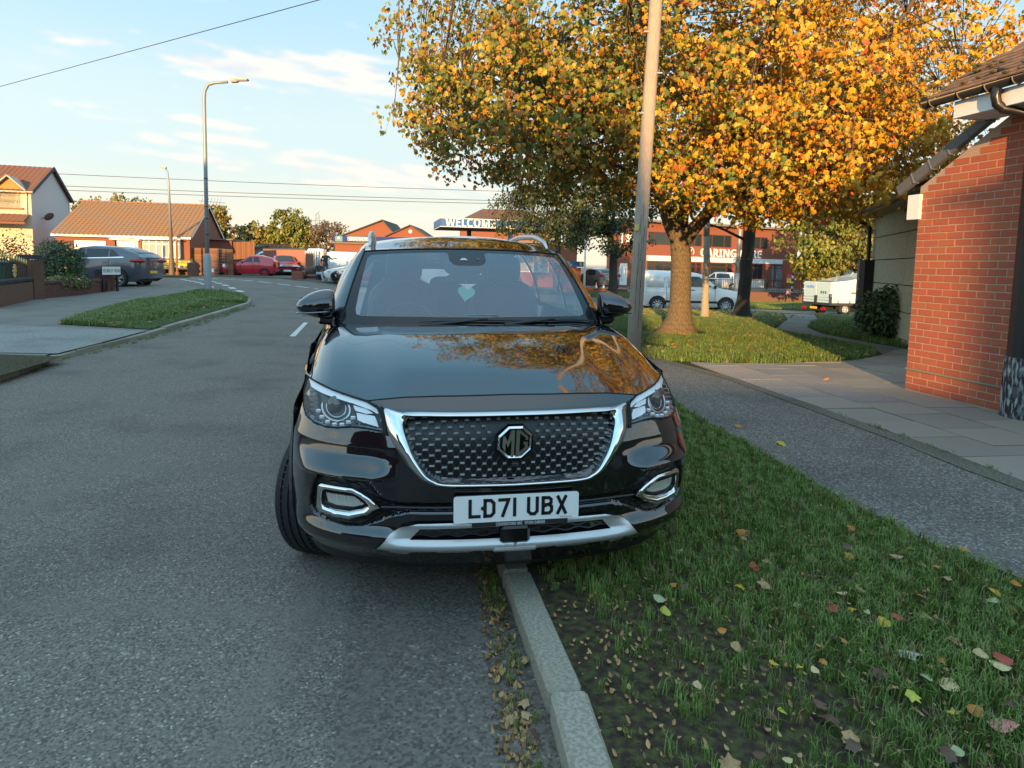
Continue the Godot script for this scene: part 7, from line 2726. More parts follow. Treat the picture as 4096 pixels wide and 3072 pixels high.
	text("plate_letters", "HELMSLEY  ROAD", .13, M.black_print, pl, Transform3D(Basis.IDENTITY, Vector3(0, .94, .031)), .004, "Droid Sans", .73)
	# garden walls
	var gw := func(called: String, label: String, a: Vector3, turn: float, l: float, h: float, cap: String, bm: Material) -> Node3D:
		var o := thing(called, label, "wall", a, turn)
		var s := new_st()
		bx(s, Vector3(l * .5, h * .5 - .05, -.1), Vector3(l - .02, h, .18))
		part("wall_body", s, M.mortar_dark, o)
		s = new_st()
		brickwork(s, l, h, Transform3D.IDENTITY, .225, .075, .025, .011)
		brickwork(s, .2, h, Transform3D(Basis(Vector3.UP, PI / 2), Vector3(l, 0, 0)), .225, .075, .025, .011)
		part("bricks", s, bm, o).set_meta("kind", "stuff")
		s = new_st()
		var k := 0
		while k * .115 < l:
			bx(s, Vector3(k * .115 + .057, h + .05, -.1), Vector3(.104, .11, .27), Basis(Vector3.RIGHT, 0), .02)
			k += 1
		part("coping_bricks", s, M[cap], o).set_meta("kind", "stuff")
		return o
	gw.call("garden_wall", "low dark brick garden wall with blue-black rounded coping under the gate railing", Vector3(-13.05, -.1, -17.55), 1.97, 4.2, .78, "blue_brick", M.multi_brick)
	gw.call("garden_wall", "low plum brick garden wall in front of the rose bed", Vector3(-14.86, -.08, -22.2), -PI / 2 * -1.0 + 0.0, 3.2, .62, "plum_brick", M.plum_brick).rotation.y = PI / 2 - .02
	for e in [["gate_pier", "tall brick gate pier with a dark flat cap at the garden corner", Vector3(-14.95, -.12, -21.75), .50, 1.45, M.multi_brick], ["gate_pier", "short plum brick pier behind the street name sign", Vector3(-15.0, -.05, -25.75), .46, .92, M.plum_brick]]:
		t = thing(e[0], e[1], "pier", e[2])
		st = new_st()
		bx(st, Vector3(0, e[4] * .5 - .06, 0), Vector3(e[3] - .04, e[4], e[3] - .04))
		part("pier_core", st, M.mortar_dark, t)
		st = new_st()
		for k in 4:
			var b := Basis(Vector3.UP, k * PI / 2)
			brickwork(st, e[3], e[4], Transform3D(b, b * Vector3(-e[3] * .5, 0, e[3] * .5)), .225, .075, .025, .011)
		part("bricks", st, e[5], t).set_meta("kind", "stuff")
		st = new_st()
		bx(st, Vector3(0, e[4] + .02, 0), Vector3(e[3] + .08, .06, e[3] + .08), Basis.IDENTITY, .01)
		bx(st, Vector3(0, e[4] + .09, 0), Vector3(e[3] - .02, .09, e[3] - .02), Basis.IDENTITY, .02)
		part("cap", st, M.blue_brick, t)
	t = gw.call("garden_wall", "short plum brick return wall right of the street name sign", Vector3(-15.0, -.02, -26.0), PI / 2 + .3, 1.0, .62, "plum_brick", M.plum_brick)
	# gate railing with gold finials
	t = thing("gate_railing", "black iron railing with gold spear finials and a gold crest above the wall", "railing", Vector3(-13.1, .74, -17.75), 1.97)
	t.translate_object_local(Vector3(0, 0, -.1))
	for k in 15:
		var h := .66 - .24 * pow(k / 14.0, 2.0)
		st = new_st()
		tube(st, [Vector3(k * .26, 0, 0), Vector3(k * .26, h, 0)], .012, 5)
		var br := part("baluster", st, M.black_steel, t)
		st = new_st(true)
		lathe(st, [Vector2(.012, h), Vector2(.026, h + .05), Vector2(.016, h + .09), Vector2(.001, h + .17)], 6, Transform3D(Basis.IDENTITY, Vector3(k * .26, 0, 0)))
		part("finial", st, M.gold, br)
	st = new_st()
	for y in [.04]:
		bx(st, Vector3(1.82, y, 0), Vector3(3.7, .03, .03))
	var tl := []
	for k in 15:
		tl.append(Vector3(k * .26, .60 - .24 * pow(k / 14.0, 2.0), 0))
	tube(st, tl, .014, 5)
	part("rail", st, M.black_steel, t)
	st = new_st()
	for k in 10:
		var a := TAU * k / 10.0
		blob(st, Vector3(2.2 + cos(a) * .14, .26 + sin(a) * .16, .02), Vector3(.03, .04, .02), 2.0, 7, 4)
	blob(st, Vector3(2.2, .26, .02), Vector3(.12, .15, .012), 2.0, 12, 6)
	part("crest", st, M.gold, t)
	# wheelie bin
	t = thing("wheelie_bin", "dark green wheelie bin behind the iron railing", "bin", Vector3(-15.15, .0, -20.7), .2)
	st = new_st()
	for i in 4:
		var a := [Vector3(-.24, 0, .27), Vector3(.24, 0, .27), Vector3(.24, 0, -.27), Vector3(-.24, 0, -.27)]
		var b := [Vector3(-.29, 1.18, .33), Vector3(.29, 1.18, .33), Vector3(.29, 1.18, -.33), Vector3(-.29, 1.18, -.33)]
		quad(st, a[i], a[(i + 1) % 4], b[(i + 1) % 4], b[i])
	part("bin_body", st, M.bin_green, t)
	st = new_st()
	bx(st, Vector3(0, 1.22, 0), Vector3(.64, .09, .74), Basis(Vector3.RIGHT, .04), .03)
	part("bin_lid", st, M.bin_green, t)
	for s in [-1, 1]:
		st = new_st()
		lathe(st, [Vector2(.1, -.03), Vector2(.1, .03), Vector2(.001, .03)], 12, Transform3D(Basis(Vector3.BACK, PI / 2), Vector3(s * .25, .1, -.28)))
		part("bin_wheel", st, M.rubber, t)
	# clutter by the garages
	t = thing("brick_stub", "broken brick gate pier in front of the timber panels", "pier", Vector3(-19.7, .3, -43.2), .2)
	st = new_st()
	bx(st, Vector3(0, .42, 0), Vector3(.5, .9, .5))
	part("pier_core", st, M.mortar_dark, t)
	st = new_st()
	for k in 4:
		var b := Basis(Vector3.UP, k * PI / 2)
		brickwork(st, .54, .88, Transform3D(b, b * Vector3(-.27, 0, .27)), .225, .075, .025, .012)
	part("bricks", st, M.dark_brick, t).set_meta("kind", "stuff")
	t = thing("brick_stub", "square brick pier left of the brown sofa", "pier", Vector3(-13.2, .12, -43), .1)
	st = new_st()
	bx(st, Vector3(0, .32, 0), Vector3(.62, .64, .5))
	part("pier_core", st, M.far_brick, t)
	st = new_st()
	for k in 4:
		var b := Basis(Vector3.UP, k * PI / 2)
		var hx: float = .31 if k % 2 == 0 else .25
		brickwork(st, hx * 2, .66, Transform3D(b, b * Vector3(-hx, 0, .255 if k % 2 == 0 else .315)), .225, .075, .02, .012)
	part("bricks", st, M.far_brick, t).set_meta("kind", "stuff")
	for e in [[Vector3(-18.85, .3, -44.0), "traffic cone standing by the brick gate pier"], [Vector3(6.0, -.4, -50.6), "left pale traffic cone behind the planter wall"], [Vector3(6.5, -.4, -50.4), "right pale traffic cone behind the planter wall"]]:
		t = thing("traffic_cone", e[1], "cone", e[0])
		st = new_st(true)
		lathe(st, [Vector2(.13, .04), Vector2(.10, .28)], 12)
		lathe(st, [Vector2(.06, .5), Vector2(.025, .75), Vector2(.001, .76)], 12)
		part("cone_body", st, M.cone_orange, t)
		st = new_st(true)
		lathe(st, [Vector2(.10, .28), Vector2(.06, .5)], 12)
		part("reflective_sleeve", st, M.white_upvc, t)
		st = new_st()
		bx(st, Vector3(0, .02, 0), Vector3(.38, .04, .38), Basis.IDENTITY, .01)
		part("cone_base", st, M.black_pvc, t)
	t = thing("brown_sofa", "brown leather armchair standing on the pavement edge", "armchair", Vector3(-12.6, .1, -44), .35)
	for e in [["seat", Vector3(0, .36, .05), Vector3(.46, .14, .4)], ["backrest", Vector3(0, .66, -.32), Vector3(.48, .30, .14)], ["arm", Vector3(-.50, .44, .05), Vector3(.12, .26, .44)], ["arm", Vector3(.50, .44, .05), Vector3(.12, .26, .44)], ["base", Vector3(0, .16, .03), Vector3(.56, .14, .42)]]:
		st = new_st(true)
		blob(st, e[1], e[2], 3.6)
		part(e[0], st, M.leather, t)
	t = thing("bottle_pallet", "shrink-wrapped stack of water bottles on a pallet behind the armchair", "pallet", Vector3(-13.7, .3, -48), .1)
	st = new_st()
	for k in 5:
		bx(st, Vector3(-.4 + k * .2, .12, 0), Vector3(.12, .03, .9))
	bx(st, Vector3(0, .05, 0), Vector3(1.0, .1, .9))
	part("pallet_base", st, M.fence_wood[1], t)
	for k in 5:
		st = new_st()
		for i in 6:
			for j in 4:
				lathe(st, [Vector2(.07, .16 + k * .33), Vector2(.07, .40 + k * .33), Vector2(.03, .47 + k * .33)], 8, Transform3D(Basis.IDENTITY, Vector3(-.4 + i * .16, 0, -.3 + j * .2)))
		part("bottle_layer", st, M.bottle, t)
	t = thing("wardrobe", "brown wooden cupboard standing on end behind the brick pier", "cupboard", Vector3(-13.35, .2, -46), .3)
	st = new_st()
	bx(st, Vector3(0, .85, 0), Vector3(.5, 1.7, .6), Basis.IDENTITY, .02)
	part("carcass", st, M.fence_wood[1], t)
	st = new_st()
	bx(st, Vector3(0, .85, .31), Vector3(.46, 1.6, .03), Basis.IDENTITY, .01)
	part("door", st, M.fence_wood[2], t)
	t = thing("grey_tank", "grey storage tank with a teal lid behind the railings", "tank", Vector3(16.3, -.36, -59.3), .0)
	st = new_st(true)
	blob(st, Vector3(.0, .45, 0), Vector3(.75, .45, .4), 5.0)
	part("tank_body", st, M.galv, t)
	st = new_st(true)
	blob(st, Vector3(0, .92, 0), Vector3(.8, .07, .44), 5.0)
	part("tank_lid", st, M.sign_teal, t)
	# small white thing on the lawn and scraps
	st = new_st()
	bx(st, Vector3.ZERO, Vector3(.42, .02, .28), Basis(Vector3.RIGHT, .1), .004)
	var o := part("inspection_cover", st, M.stone_trim, self)
	o.position = Vector3(5.1, .12, -14.6)
	tag(o, "small pale flat cover in the lawn right of the maple trunk", "cover")
	people()

# ------------------------------------------------------------------ people: one surface from a smooth union of tapered limbs
func figure(bones: Array, cell: float) -> ArrayMesh:
	var lo := Vector3(1e9, 1e9, 1e9)
	var hi := -lo
	for b in bones:
		for k in [0, 1]:
			lo = lo.min(b[k] - Vector3.ONE * (b[2 + k] + .05))
			hi = hi.max(b[k] + Vector3.ONE * (b[2 + k] + .05))
	var n := Vector3i(((hi - lo) / cell).ceil()) + Vector3i.ONE
	var f := PackedFloat32Array()
	f.resize(n.x * n.y * n.z)
	f.fill(.3)
	var who := PackedInt32Array()
	who.resize(f.size())
	var dist := PackedFloat32Array()
	dist.resize(f.size())
	dist.fill(9.0)
	for bi in bones.size():
		var b: Array = bones[bi]
		var ab: Vector3 = b[1] - b[0]
		var l2 := maxf(ab.length_squared(), 1e-6)
		var m: float = maxf(b[2], b[3]) + .06
		var i0 := Vector3i((((b[0] as Vector3).min(b[1]) - Vector3.ONE * m - lo) / cell).floor()).clamp(Vector3i.ZERO, n - Vector3i.ONE)
		var i1 := Vector3i((((b[0] as Vector3).max(b[1]) + Vector3.ONE * m - lo) / cell).ceil()).clamp(Vector3i.ZERO, n - Vector3i.ONE)
		for x in range(i0.x, i1.x + 1):
			for y in range(i0.y, i1.y + 1):
				for z in range(i0.z, i1.z + 1):
					var p := lo + Vector3(x, y, z) * cell
					var h := clampf((p - b[0]).dot(ab) / l2, 0.0, 1.0)
					var d: float = p.distance_to(b[0] + ab * h) - lerpf(b[2], b[3], h)
					var k := (x * n.y + y) * n.z + z
					if d < dist[k]:
						dist[k] = d
						who[k] = bi
					var o := f[k]
					var w := maxf(.035 - absf(o - d), 0.0) / .035
					f[k] = minf(o, d) - w * w * .035 * .25
	var idx := {}
	var verts := PackedVector3Array()
	var cols := PackedColorArray()
	var at := func(x, y, z): return (x * n.y + y) * n.z + z
	for x in n.x - 1:
		for y in n.y - 1:
			for z in n.z - 1:
				var c := Vector3.ZERO
				var cnt := 0
				var vals := []
				for k in 8:
					vals.append(f[at.call(x + (k & 1), y + ((k >> 1) & 1), z + ((k >> 2) & 1))])
				for e in [[0, 1], [2, 3], [4, 5], [6, 7], [0, 2], [1, 3], [4, 6], [5, 7], [0, 4], [1, 5], [2, 6], [3, 7]]:
					var a: float = vals[e[0]]
					var b: float = vals[e[1]]
					if (a < 0) != (b < 0):
						var pa := Vector3(e[0] & 1, (e[0] >> 1) & 1, (e[0] >> 2) & 1)
						var pb := Vector3(e[1] & 1, (e[1] >> 1) & 1, (e[1] >> 2) & 1)
						c += pa.lerp(pb, a / (a - b))
						cnt += 1
				if cnt:
					idx[at.call(x, y, z)] = verts.size()
					verts.append(lo + (Vector3(x, y, z) + c / cnt) * cell)
					cols.append(bones[who[at.call(x, y, z)]][4])
	var st := SurfaceTool.new()
	st.begin(Mesh.PRIMITIVE_TRIANGLES)
	for i in verts.size():
		st.set_color(cols[i])
		st.add_vertex(verts[i])
	var offs := [[Vector3i(1, 0, 0), Vector3i(0, 1, 0), Vector3i(0, 0, 1)], [Vector3i(0, 1, 0), Vector3i(0, 0, 1), Vector3i(1, 0, 0)], [Vector3i(0, 0, 1), Vector3i(1, 0, 0), Vector3i(0, 1, 0)]]
	for x in range(1, n.x - 1):
		for y in range(1, n.y - 1):
			for z in range(1, n.z - 1):
				var a: float = f[at.call(x, y, z)]
				for o in offs:
					var q: Vector3i = Vector3i(x, y, z) + o[0]
					var b: float = f[at.call(q.x, q.y, q.z)]
					if (a < 0) == (b < 0):
						continue
					var v := []
					for s in [Vector3i.ZERO, o[1], o[1] + o[2], o[2]]:
						var p: Vector3i = Vector3i(x, y, z) - s
						v.append(idx.get(at.call(p.x, p.y, p.z), -1))
					if v.has(-1):
						continue
					var order := [v[0], v[2], v[1], v[0], v[3], v[2]] if a < 0 else [v[0], v[1], v[2], v[0], v[2], v[3]]
					for i in order:
						st.add_index(i)
	st.generate_normals()
	return st.commit()

func person(label: String, at: Vector3, turn: float, j: Dictionary, top: Color, legs: Color, hair: Color) -> void:
	var t := thing("person", label, "person", at, turn)
	var skin := Color(.42, .24, .16)
	var shoe := Color(.03, .03, .03)
	var b := [
		[j.hip + Vector3(-.07, 0, 0), j.hip + Vector3(.07, 0, 0), .11, .11, legs], [j.hip, j.chest, .125, .15, top], [j.chest + Vector3(-.13, .08, 0), j.chest + Vector3(.13, .08, 0), .075, .075, top],
		[j.chest + Vector3(0, .12, 0), j.head - Vector3(0, .08, 0), .055, .05, skin], [j.head, j.head + Vector3(0, .06, -.005), .085, .092, skin], [j.head + Vector3(0, .03, .09), j.head + Vector3(0, -.01, .10), .014, .018, skin], [j.head + Vector3(0, .085, -.02), j.head + Vector3(0, .05, -.045), .085, .08, hair]]
	for s in ["l", "r"]:
		b.append([j["sh" + s], j["el" + s], .055, .045, top])
		b.append([j["el" + s], j["wr" + s], .045, .034, top])
		var d: Vector3 = (j["wr" + s] - j["el" + s]).normalized()
		b.append([j["wr" + s], j["wr" + s] + d * .09, .034, .026, skin])
		b.append([j["hp" + s], j["kn" + s], .085, .06, legs])
		b.append([j["kn" + s], j["an" + s], .058, .042, legs])
		b.append([j["an" + s] - Vector3(0, .03, .02), j["an" + s] + Vector3(0, -.04, .14), .045, .035, shoe])
	put("body", figure(b, .02), M.figure, t)
	# fingers
	var st := new_st(true)
	for s in ["l", "r"]:
		var d: Vector3 = (j["wr" + s] - j["el" + s]).normalized()
		var sd := d.cross(Vector3.BACK).normalized()
		for k in 4:
			var p: Vector3 = j["wr" + s] + d * .09 + sd * (k - 1.5) * .017
			tube(st, [p, p + d * .04 + Vector3(0, 0, .008), p + d * [.065, .075, .07, .055][k] + Vector3(0, 0, .022)], [.009, .008, .006], 5)
		var q: Vector3 = j["wr" + s] + d * .03 + sd * .03
		tube(st, [q, q + d * .03 + sd * .022, q + d * .055 + sd * .026], [.011, .010, .007], 5)
	part("fingers", st, M.skin, t)

func people() -> void:
	var V := func(x, y, z): return Vector3(x, y, z)
	person("standing person in dark top and grey jeans, one arm held out beside the van", Vector3(-12.3, .36, -46), .5, {"hip": V.call(0, .88, 0), "chest": V.call(0, 1.28, .02), "head": V.call(0, 1.56, .05), "shl": V.call(-.2, 1.36, 0), "ell": V.call(-.27, 1.10, .0), "wrl": V.call(-.26, .86, .08), "shr": V.call(.2, 1.36, 0), "elr": V.call(.40, 1.20, .05), "wrr": V.call(.62, 1.24, .10), "hpl": V.call(-.09, .86, 0), "knl": V.call(-.11, .47, .02), "anl": V.call(-.12, .09, 0), "hpr": V.call(.09, .86, 0), "knr": V.call(.12, .47, .03), "anr": V.call(.14, .09, .02)}, Color(.035, .032, .03), Color(.10, .10, .11), Color(.10, .08, .07))
	person("seated person in dark top and pale jeans on the brown armchair, legs stretched out", Vector3(-12.15, .1, -43.85), .9, {"hip": V.call(0, .55, 0), "chest": V.call(0, .90, -.02), "head": V.call(0, 1.16, .04), "shl": V.call(-.19, .98, 0), "ell": V.call(-.26, .76, .08), "wrl": V.call(-.10, .66, .26), "shr": V.call(.19, .98, 0), "elr": V.call(.26, .76, .08), "wrr": V.call(.10, .66, .26), "hpl": V.call(-.09, .53, .05), "knl": V.call(-.12, .56, .46), "anl": V.call(-.14, .10, .62), "hpr": V.call(.09, .53, .05), "knr": V.call(.13, .50, .48), "anr": V.call(.16, .10, .86)}, Color(.03, .035, .028), Color(.30, .38, .48), Color(.02, .015, .012))
	person("person in a black jacket and cap standing behind the dark green car", Vector3(-10.6, .2, -48.2), -.4, {"hip": V.call(0, .88, 0), "chest": V.call(0, 1.28, .02), "head": V.call(0, 1.56, .05), "shl": V.call(-.2, 1.36, 0), "ell": V.call(-.27, 1.10, .05), "wrl": V.call(-.16, .98, .22), "shr": V.call(.2, 1.36, 0), "elr": V.call(.27, 1.10, .05), "wrr": V.call(.16, .98, .22), "hpl": V.call(-.09, .86, 0), "knl": V.call(-.10, .47, .02), "anl": V.call(-.11, .09, 0), "hpr": V.call(.09, .86, 0), "knr": V.call(.10, .47, .02), "anr": V.call(.12, .09, .0)}, Color(.012, .012, .014), Color(.03, .035, .05), Color(.008, .008, .008))

func materials() -> void:
	M.black_paint = paint(.003, .0035, .006)
	M.black_paint.roughness = .06
	M.black_paint.metallic_specular = .6
	M.black_plastic = mat(.018, .018, .019, .5)
	M.black_gloss = mat(.004, .004, .005, .12)
	M.grille_black = mat(.006, .006, .007, .35)
	M.gap = mat(.003, .003, .003, .8)
	M.rubber = mat(.018, .018, .018, .8)
	M.chrome = mat(.75, .75, .75, .06, 1.0)
	M.chrome_dull = mat(.7, .69, .66, .18, 1.0)
	M.dark_chrome = mat(.2, .2, .21, .15, 1.0)
	M.lattice = mat(.10, .10, .10, .45, .8)
	M.stud = mat(.50, .49, .48, .35, 1.0)
	M.dark_metal = mat(.08, .08, .08, .5, .6)
	M.silver = mat(.55, .56, .58, .3, .9)
	M.satin = mat(.55, .55, .55, .34, .55)
	M.reflector = mat(.78, .77, .72, .35, .5)
	M.dark_chrome_lamp = mat(.45, .45, .46, .15, 1.0)
	M.satin_bright = mat(.72, .72, .72, .28, 1.0)
	M.alloy = mat(.35, .35, .36, .3, .9)
	M.mirror = mat(.8, .8, .8, .02, 1.0)
	M.sky_tint_glass = glassm(.46, .58, .70, .20)  # pale blue veil in the colour stands in for sky reflected off the glass
	M.side_glass = glassm(.3, .35, .36, .35)
	M.lamp_glass = glassm(1, 1, 1, .03)
	M.lamp_glass.metallic_specular = .28
	M.frit = mat(.004, .004, .005, .05)
	M.lamp_dark = mat(.03, .03, .035, .3)
	M.lamp_white = mat(.75, .76, .78, .2)
	M.lamp_clear = mat(.7, .72, .75, .15, .3)
	M.lens = mat(.10, .09, .08, .04, .5)
	M.cabin = mat(.02, .02, .022, .6)
	M.seat = mat(.016, .017, .02, .55)
	M.pale_plastic = mat(.5, .5, .5, .5)
	M.grey_plastic = mat(.12, .12, .12, .5)
	M.plate = mat(.82, .82, .80, .35)
	M.black_print = mat(.01, .01, .01, .4)
	M.mint = mat(.22, .62, .48, .7)
	# ground
	var stones := noise_tex(2048, .115, 11, [[0, .105, .092, .078], [.35, .17, .150, .128], [.8, .22, .196, .168], [.95, .265, .237, .205], [1, .42, .39, .345]], FastNoiseLite.TYPE_CELLULAR, 1, 0.0, FastNoiseLite.RETURN_CELL_VALUE)
	var stone_h := noise_tex(2048, .115, 11, [[0, 1, 1, 1], [.5, .75, .75, .75], [.9, .1, .1, .1], [1, 0, 0, 0]], FastNoiseLite.TYPE_CELLULAR, 1, 0.0, FastNoiseLite.RETURN_DISTANCE)
	var patchy := noise_tex(512, .012, 4, [[0, .70, .70, .71], [.35, .86, .85, .84], [.5, .95, .94, .92], [1, 1, .99, .96]])
	M.asphalt = ground_mat(stones, stone_h, patchy, .5, .6)
	M.asphalt_patch = ground_mat(noise_tex(1024, .10, 12, [[0, .10, .088, .075], [.5, .165, .146, .124], [.95, .21, .187, .16], [1, .34, .315, .28]], FastNoiseLite.TYPE_CELLULAR, 1, 0.0, FastNoiseLite.RETURN_CELL_VALUE), stone_h, patchy, .9, .35)
	M.path_asphalt = ground_mat(noise_tex(1024, .09, 21, [[0, .085, .08, .072], [.5, .152, .144, .131], [.86, .20, .19, .174], [.92, .31, .297, .275], [1, .34, .325, .30]], FastNoiseLite.TYPE_CELLULAR, 1, 0.0, FastNoiseLite.RETURN_CELL_VALUE), stone_h, patchy, 1.0, .35)
	M.old_asphalt = ground_mat(noise_tex(1024, .03, 31, [[0, .145, .135, .12], [.5, .20, .186, .165], [1, .26, .243, .216]], FastNoiseLite.TYPE_SIMPLEX, 6), stone_h, patchy, .9, .3)
	M.concrete = ground_mat(noise_tex(1024, .02, 41, [[0, .19, .19, .182], [.5, .25, .25, .237], [1, .31, .31, .29]], FastNoiseLite.TYPE_SIMPLEX, 6), stone_h, patchy, .6, .2)
	M.edging = ground_mat(noise_tex(1024, .03, 51, [[0, .07, .075, .04], [.35, .11, .11, .075], [.5, .16, .152, .13], [1, .22, .21, .18]], FastNoiseLite.TYPE_SIMPLEX, 6), stone_h, patchy, 1.1, .5)
	M.soil = ground_mat(noise_tex(1024, .02, 61, [[0, .028, .021, .015], [.45, .058, .043, .030], [.6, .065, .066, .026], [1, .10, .11, .04]], FastNoiseLite.TYPE_SIMPLEX, 6), stone_h, patchy, .8, .6)
	M.turf = ground_mat(noise_tex(1024, .02, 71, [[0, .035, .045, .014], [.5, .05, .085, .02], [1, .085, .11, .035]], FastNoiseLite.TYPE_SIMPLEX, 6), stone_h, patchy, .8, .6)
	M.dry_turf = ground_mat(noise_tex(512, .03, 72, [[0, .09, .08, .04], [.5, .14, .13, .07], [1, .2, .18, .11]], FastNoiseLite.TYPE_SIMPLEX, 6), stone_h, patchy, .8, .6)
	M.tactile = mat(.20, .19, .185, .9)
	var grit := noise_tex(512, .06, 81, [[0, .70, .68, .66], [.5, .88, .87, .85], [1, 1, 1, 1]], FastNoiseLite.TYPE_SIMPLEX, 5)
	M.slab = []
	for k in 4:
		var m := tri_mat(mat(1, 1, 1, .9), grit, 2.2)
		m.albedo_color = lin([.27, .24, .29, .25][k], [.245, .22, .26, .235][k], [.21, .19, .22, .205][k])
		M.slab.append(m)
	M.kerb = []
	for k in 3:
		var m := tri_mat(mat(1, 1, 1, .9), noise_tex(512, .025, 90 + k, [[0, .50, .52, .42], [.45, .74, .74, .70], [.75, .92, .92, .90], [1, 1, 1, 1]], FastNoiseLite.TYPE_SIMPLEX, 6), 3.6)
		m.albedo_color = lin([.35, .30, .38][k], [.315, .272, .345][k], [.262, .226, .29][k])
		M.kerb.append(m)
	M.road_paint = tri_mat(mat(1, 1, 1, .8), noise_tex(512, .03, 95, [[0, .2, .2, .2], [.35, .45, .45, .44], [.5, .66, .66, .64], [1, .72, .72, .70]], FastNoiseLite.TYPE_SIMPLEX, 6), 1.5)
	M.grass = mat(1, 1, 1, .55)
	M.grass.vertex_color_use_as_albedo = true
	M.grass.backlight_enabled = true
	M.grass.backlight = Color(.5, .5, .5)
	M.leaf = mat(1, 1, 1, .55)
	M.leaf.vertex_color_use_as_albedo = true
	M.leaf.backlight_enabled = true
	M.leaf.backlight = Color(.6, .6, .6)
	var lc := {"y": [.55, .38, .03], "t": [.42, .27, .13], "r": [.40, .06, .04], "g": [.36, .40, .20], "o": [.48, .19, .03], "b": [.11, .06, .035], "k": [.60, .25, .20], "c": [.58, .45, .22], "l": [.48, .48, .07], "p": [.42, .38, .30], "d": [.09, .03, .05]}
	var vein := noise_tex(256, .02, 97, [[0, .65, .62, .6], [.5, .9, .9, .9], [1, 1, 1, 1]], FastNoiseLite.TYPE_SIMPLEX, 5)
	for k in lc:
		var m := tri_mat(mat(1, 1, 1, .6), vein, 14.0)
		m.albedo_color = lin(lc[k][0], lc[k][1], lc[k][2])
		M["leaf_" + k] = m
	var bn := noise_tex(512, .02, 99, [[0, .25, .22, .2], [.45, .6, .58, .55], [.7, .9, .88, .85], [1, 1, 1, 1]], FastNoiseLite.TYPE_SIMPLEX, 6)
	for e in [["bark", .10, .075, .05], ["bark_maple", .19, .145, .095], ["bark_dark", .05, .042, .034], ["bark_birch", .50, .44, .36], ["pole_wood", .44, .36, .29]]:
		var m := tri_mat(mat(1, 1, 1, .9), bn, 1.0)
		m.albedo_color = lin(e[1], e[2], e[3])
		m.uv1_scale = Vector3(4.5, .9, 4.5)
		if e[0] == "bark_birch":
			m.uv1_scale = Vector3(1.5, 4.5, 1.5)
		if e[0] == "pole_wood":
			m.uv1_scale = Vector3(9, .45, 9)
		m.heightmap_enabled = true
		m.heightmap_texture = bn
		m.heightmap_scale = 1.5 if e[0] != "pole_wood" else .5
		if e[0] == "pole_wood":
			m.albedo_texture = noise_tex(512, .02, 98, [[0, .5, .46, .43], [.4, .8, .78, .76], [1, 1, 1, 1]], FastNoiseLite.TYPE_SIMPLEX, 6)
		M[e[0]] = m
	var fb := noise_tex(512, .04, 110, [[0, .62, .60, .60], [.5, .88, .86, .85], [1, 1, 1, 1]], FastNoiseLite.TYPE_SIMPLEX, 6)
	var ab := {"far_brick": [.26, .088, .05, 1.2], "dark_brick": [.16, .07, .05, 1.2], "mortar": [.47, .31, .23, 2.0], "mortar_dark": [.16, .13, .11, 2.0], "white_render": [.62, .62, .62, .5], "cream_render": [.62, .56, .42, .5], "pink_render": [.33, .16, .13, .6], "tan_tile": [.30, .175, .09, 1.5], "red_tile": [.23, .10, .06, 1.5], "brown_tile": [.16, .085, .055, 1.5], "slate": [.075, .065, .06, 1.5], "grey_wood": [.20, .175, .15, .8], "stone_trim": [.48, .44, .36, 1.0], "ochre": [.50, .26, .07, 1.0], "moss": [.10, .075, .03, 6.0], "white_upvc": [.74, .74, .72, .7], "grey_upvc": [.12, .125, .135, 1.0], "black_steel": [.012, .012, .014, 1.5], "slate_paint": [.055, .065, .08, 1.0], "canopy_under": [.05, .045, .045, 1.0]}
	for k in ab:
		var m := tri_mat(mat(1, 1, 1, .85), fb, ab[k][3])
		m.albedo_color = lin(ab[k][0], ab[k][1], ab[k][2])
		M[k] = m
	M.white_upvc = mat(.74, .74, .72, .4)
	M.black_steel.roughness = .45
	M.grey_upvc.roughness = .5
	M.brick = []
	var face := noise_tex(512, .05, 111, [[0, .74, .72, .70], [.35, .90, .89, .88], [.8, 1, 1, 1], [1, 1, 1, 1]], FastNoiseLite.TYPE_SIMPLEX, 6)
	for k in 6:
		var m := tri_mat(mat(1, 1, 1, .9), face, 4.0)
		var s: float = [.96, 1.0, 1.05, .91, 1.02, .97][k]
		m.albedo_color = lin(.40 * s, .105 * s * [1, 1.1, .95, 1, 1.05, .9][k], .052 * s)
		m.uv1_scale = Vector3(14, 3, 14)
		m.heightmap_enabled = true
		m.heightmap_texture = face
		m.heightmap_scale = .35
		M.brick.append(m)
	M.tile = []
	for k in 3:
		var m := tri_mat(mat(1, 1, 1, .95), noise_tex(512, .03, 120 + k, [[0, .30, .30, .22], [.4, .7, .68, .62], [1, 1, 1, 1]], FastNoiseLite.TYPE_SIMPLEX, 6), 3.0)
		m.albedo_color = lin([.24, .28, .20][k], [.135, .15, .12][k], [.085, .09, .08][k])
		M.tile.append(m)
	M.fence_wood = []
	for k in 3:
		var m := tri_mat(mat(1, 1, 1, .9), fb, 1.0)
		m.albedo_color = lin([.26, .19, .22][k], [.115, .085, .11][k], [.055, .045, .065][k])
		M.fence_wood.append(m)
	M.beige = []
	for k in 2:
		var m := tri_mat(mat(1, 1, 1, .9), noise_tex(512, .015, 130 + k, [[0, .72, .71, .68], [.5, .93, .93, .92], [1, 1, 1, 1]], FastNoiseLite.TYPE_SIMPLEX, 6), .8)
		m.albedo_color = lin([.50, .48][k], [.465, .45][k], [.34, .33][k])
		M.beige.append(m)
	M.peeling = tri_mat(mat(1, 1, 1, .8), noise_tex(512, .018, 140, [[0, .014, .014, .016], [.52, .025, .025, .027], [.60, .16, .16, .16], [.75, .36, .36, .36], [1, .5, .5, .49]], FastNoiseLite.TYPE_SIMPLEX, 6), 1.6)
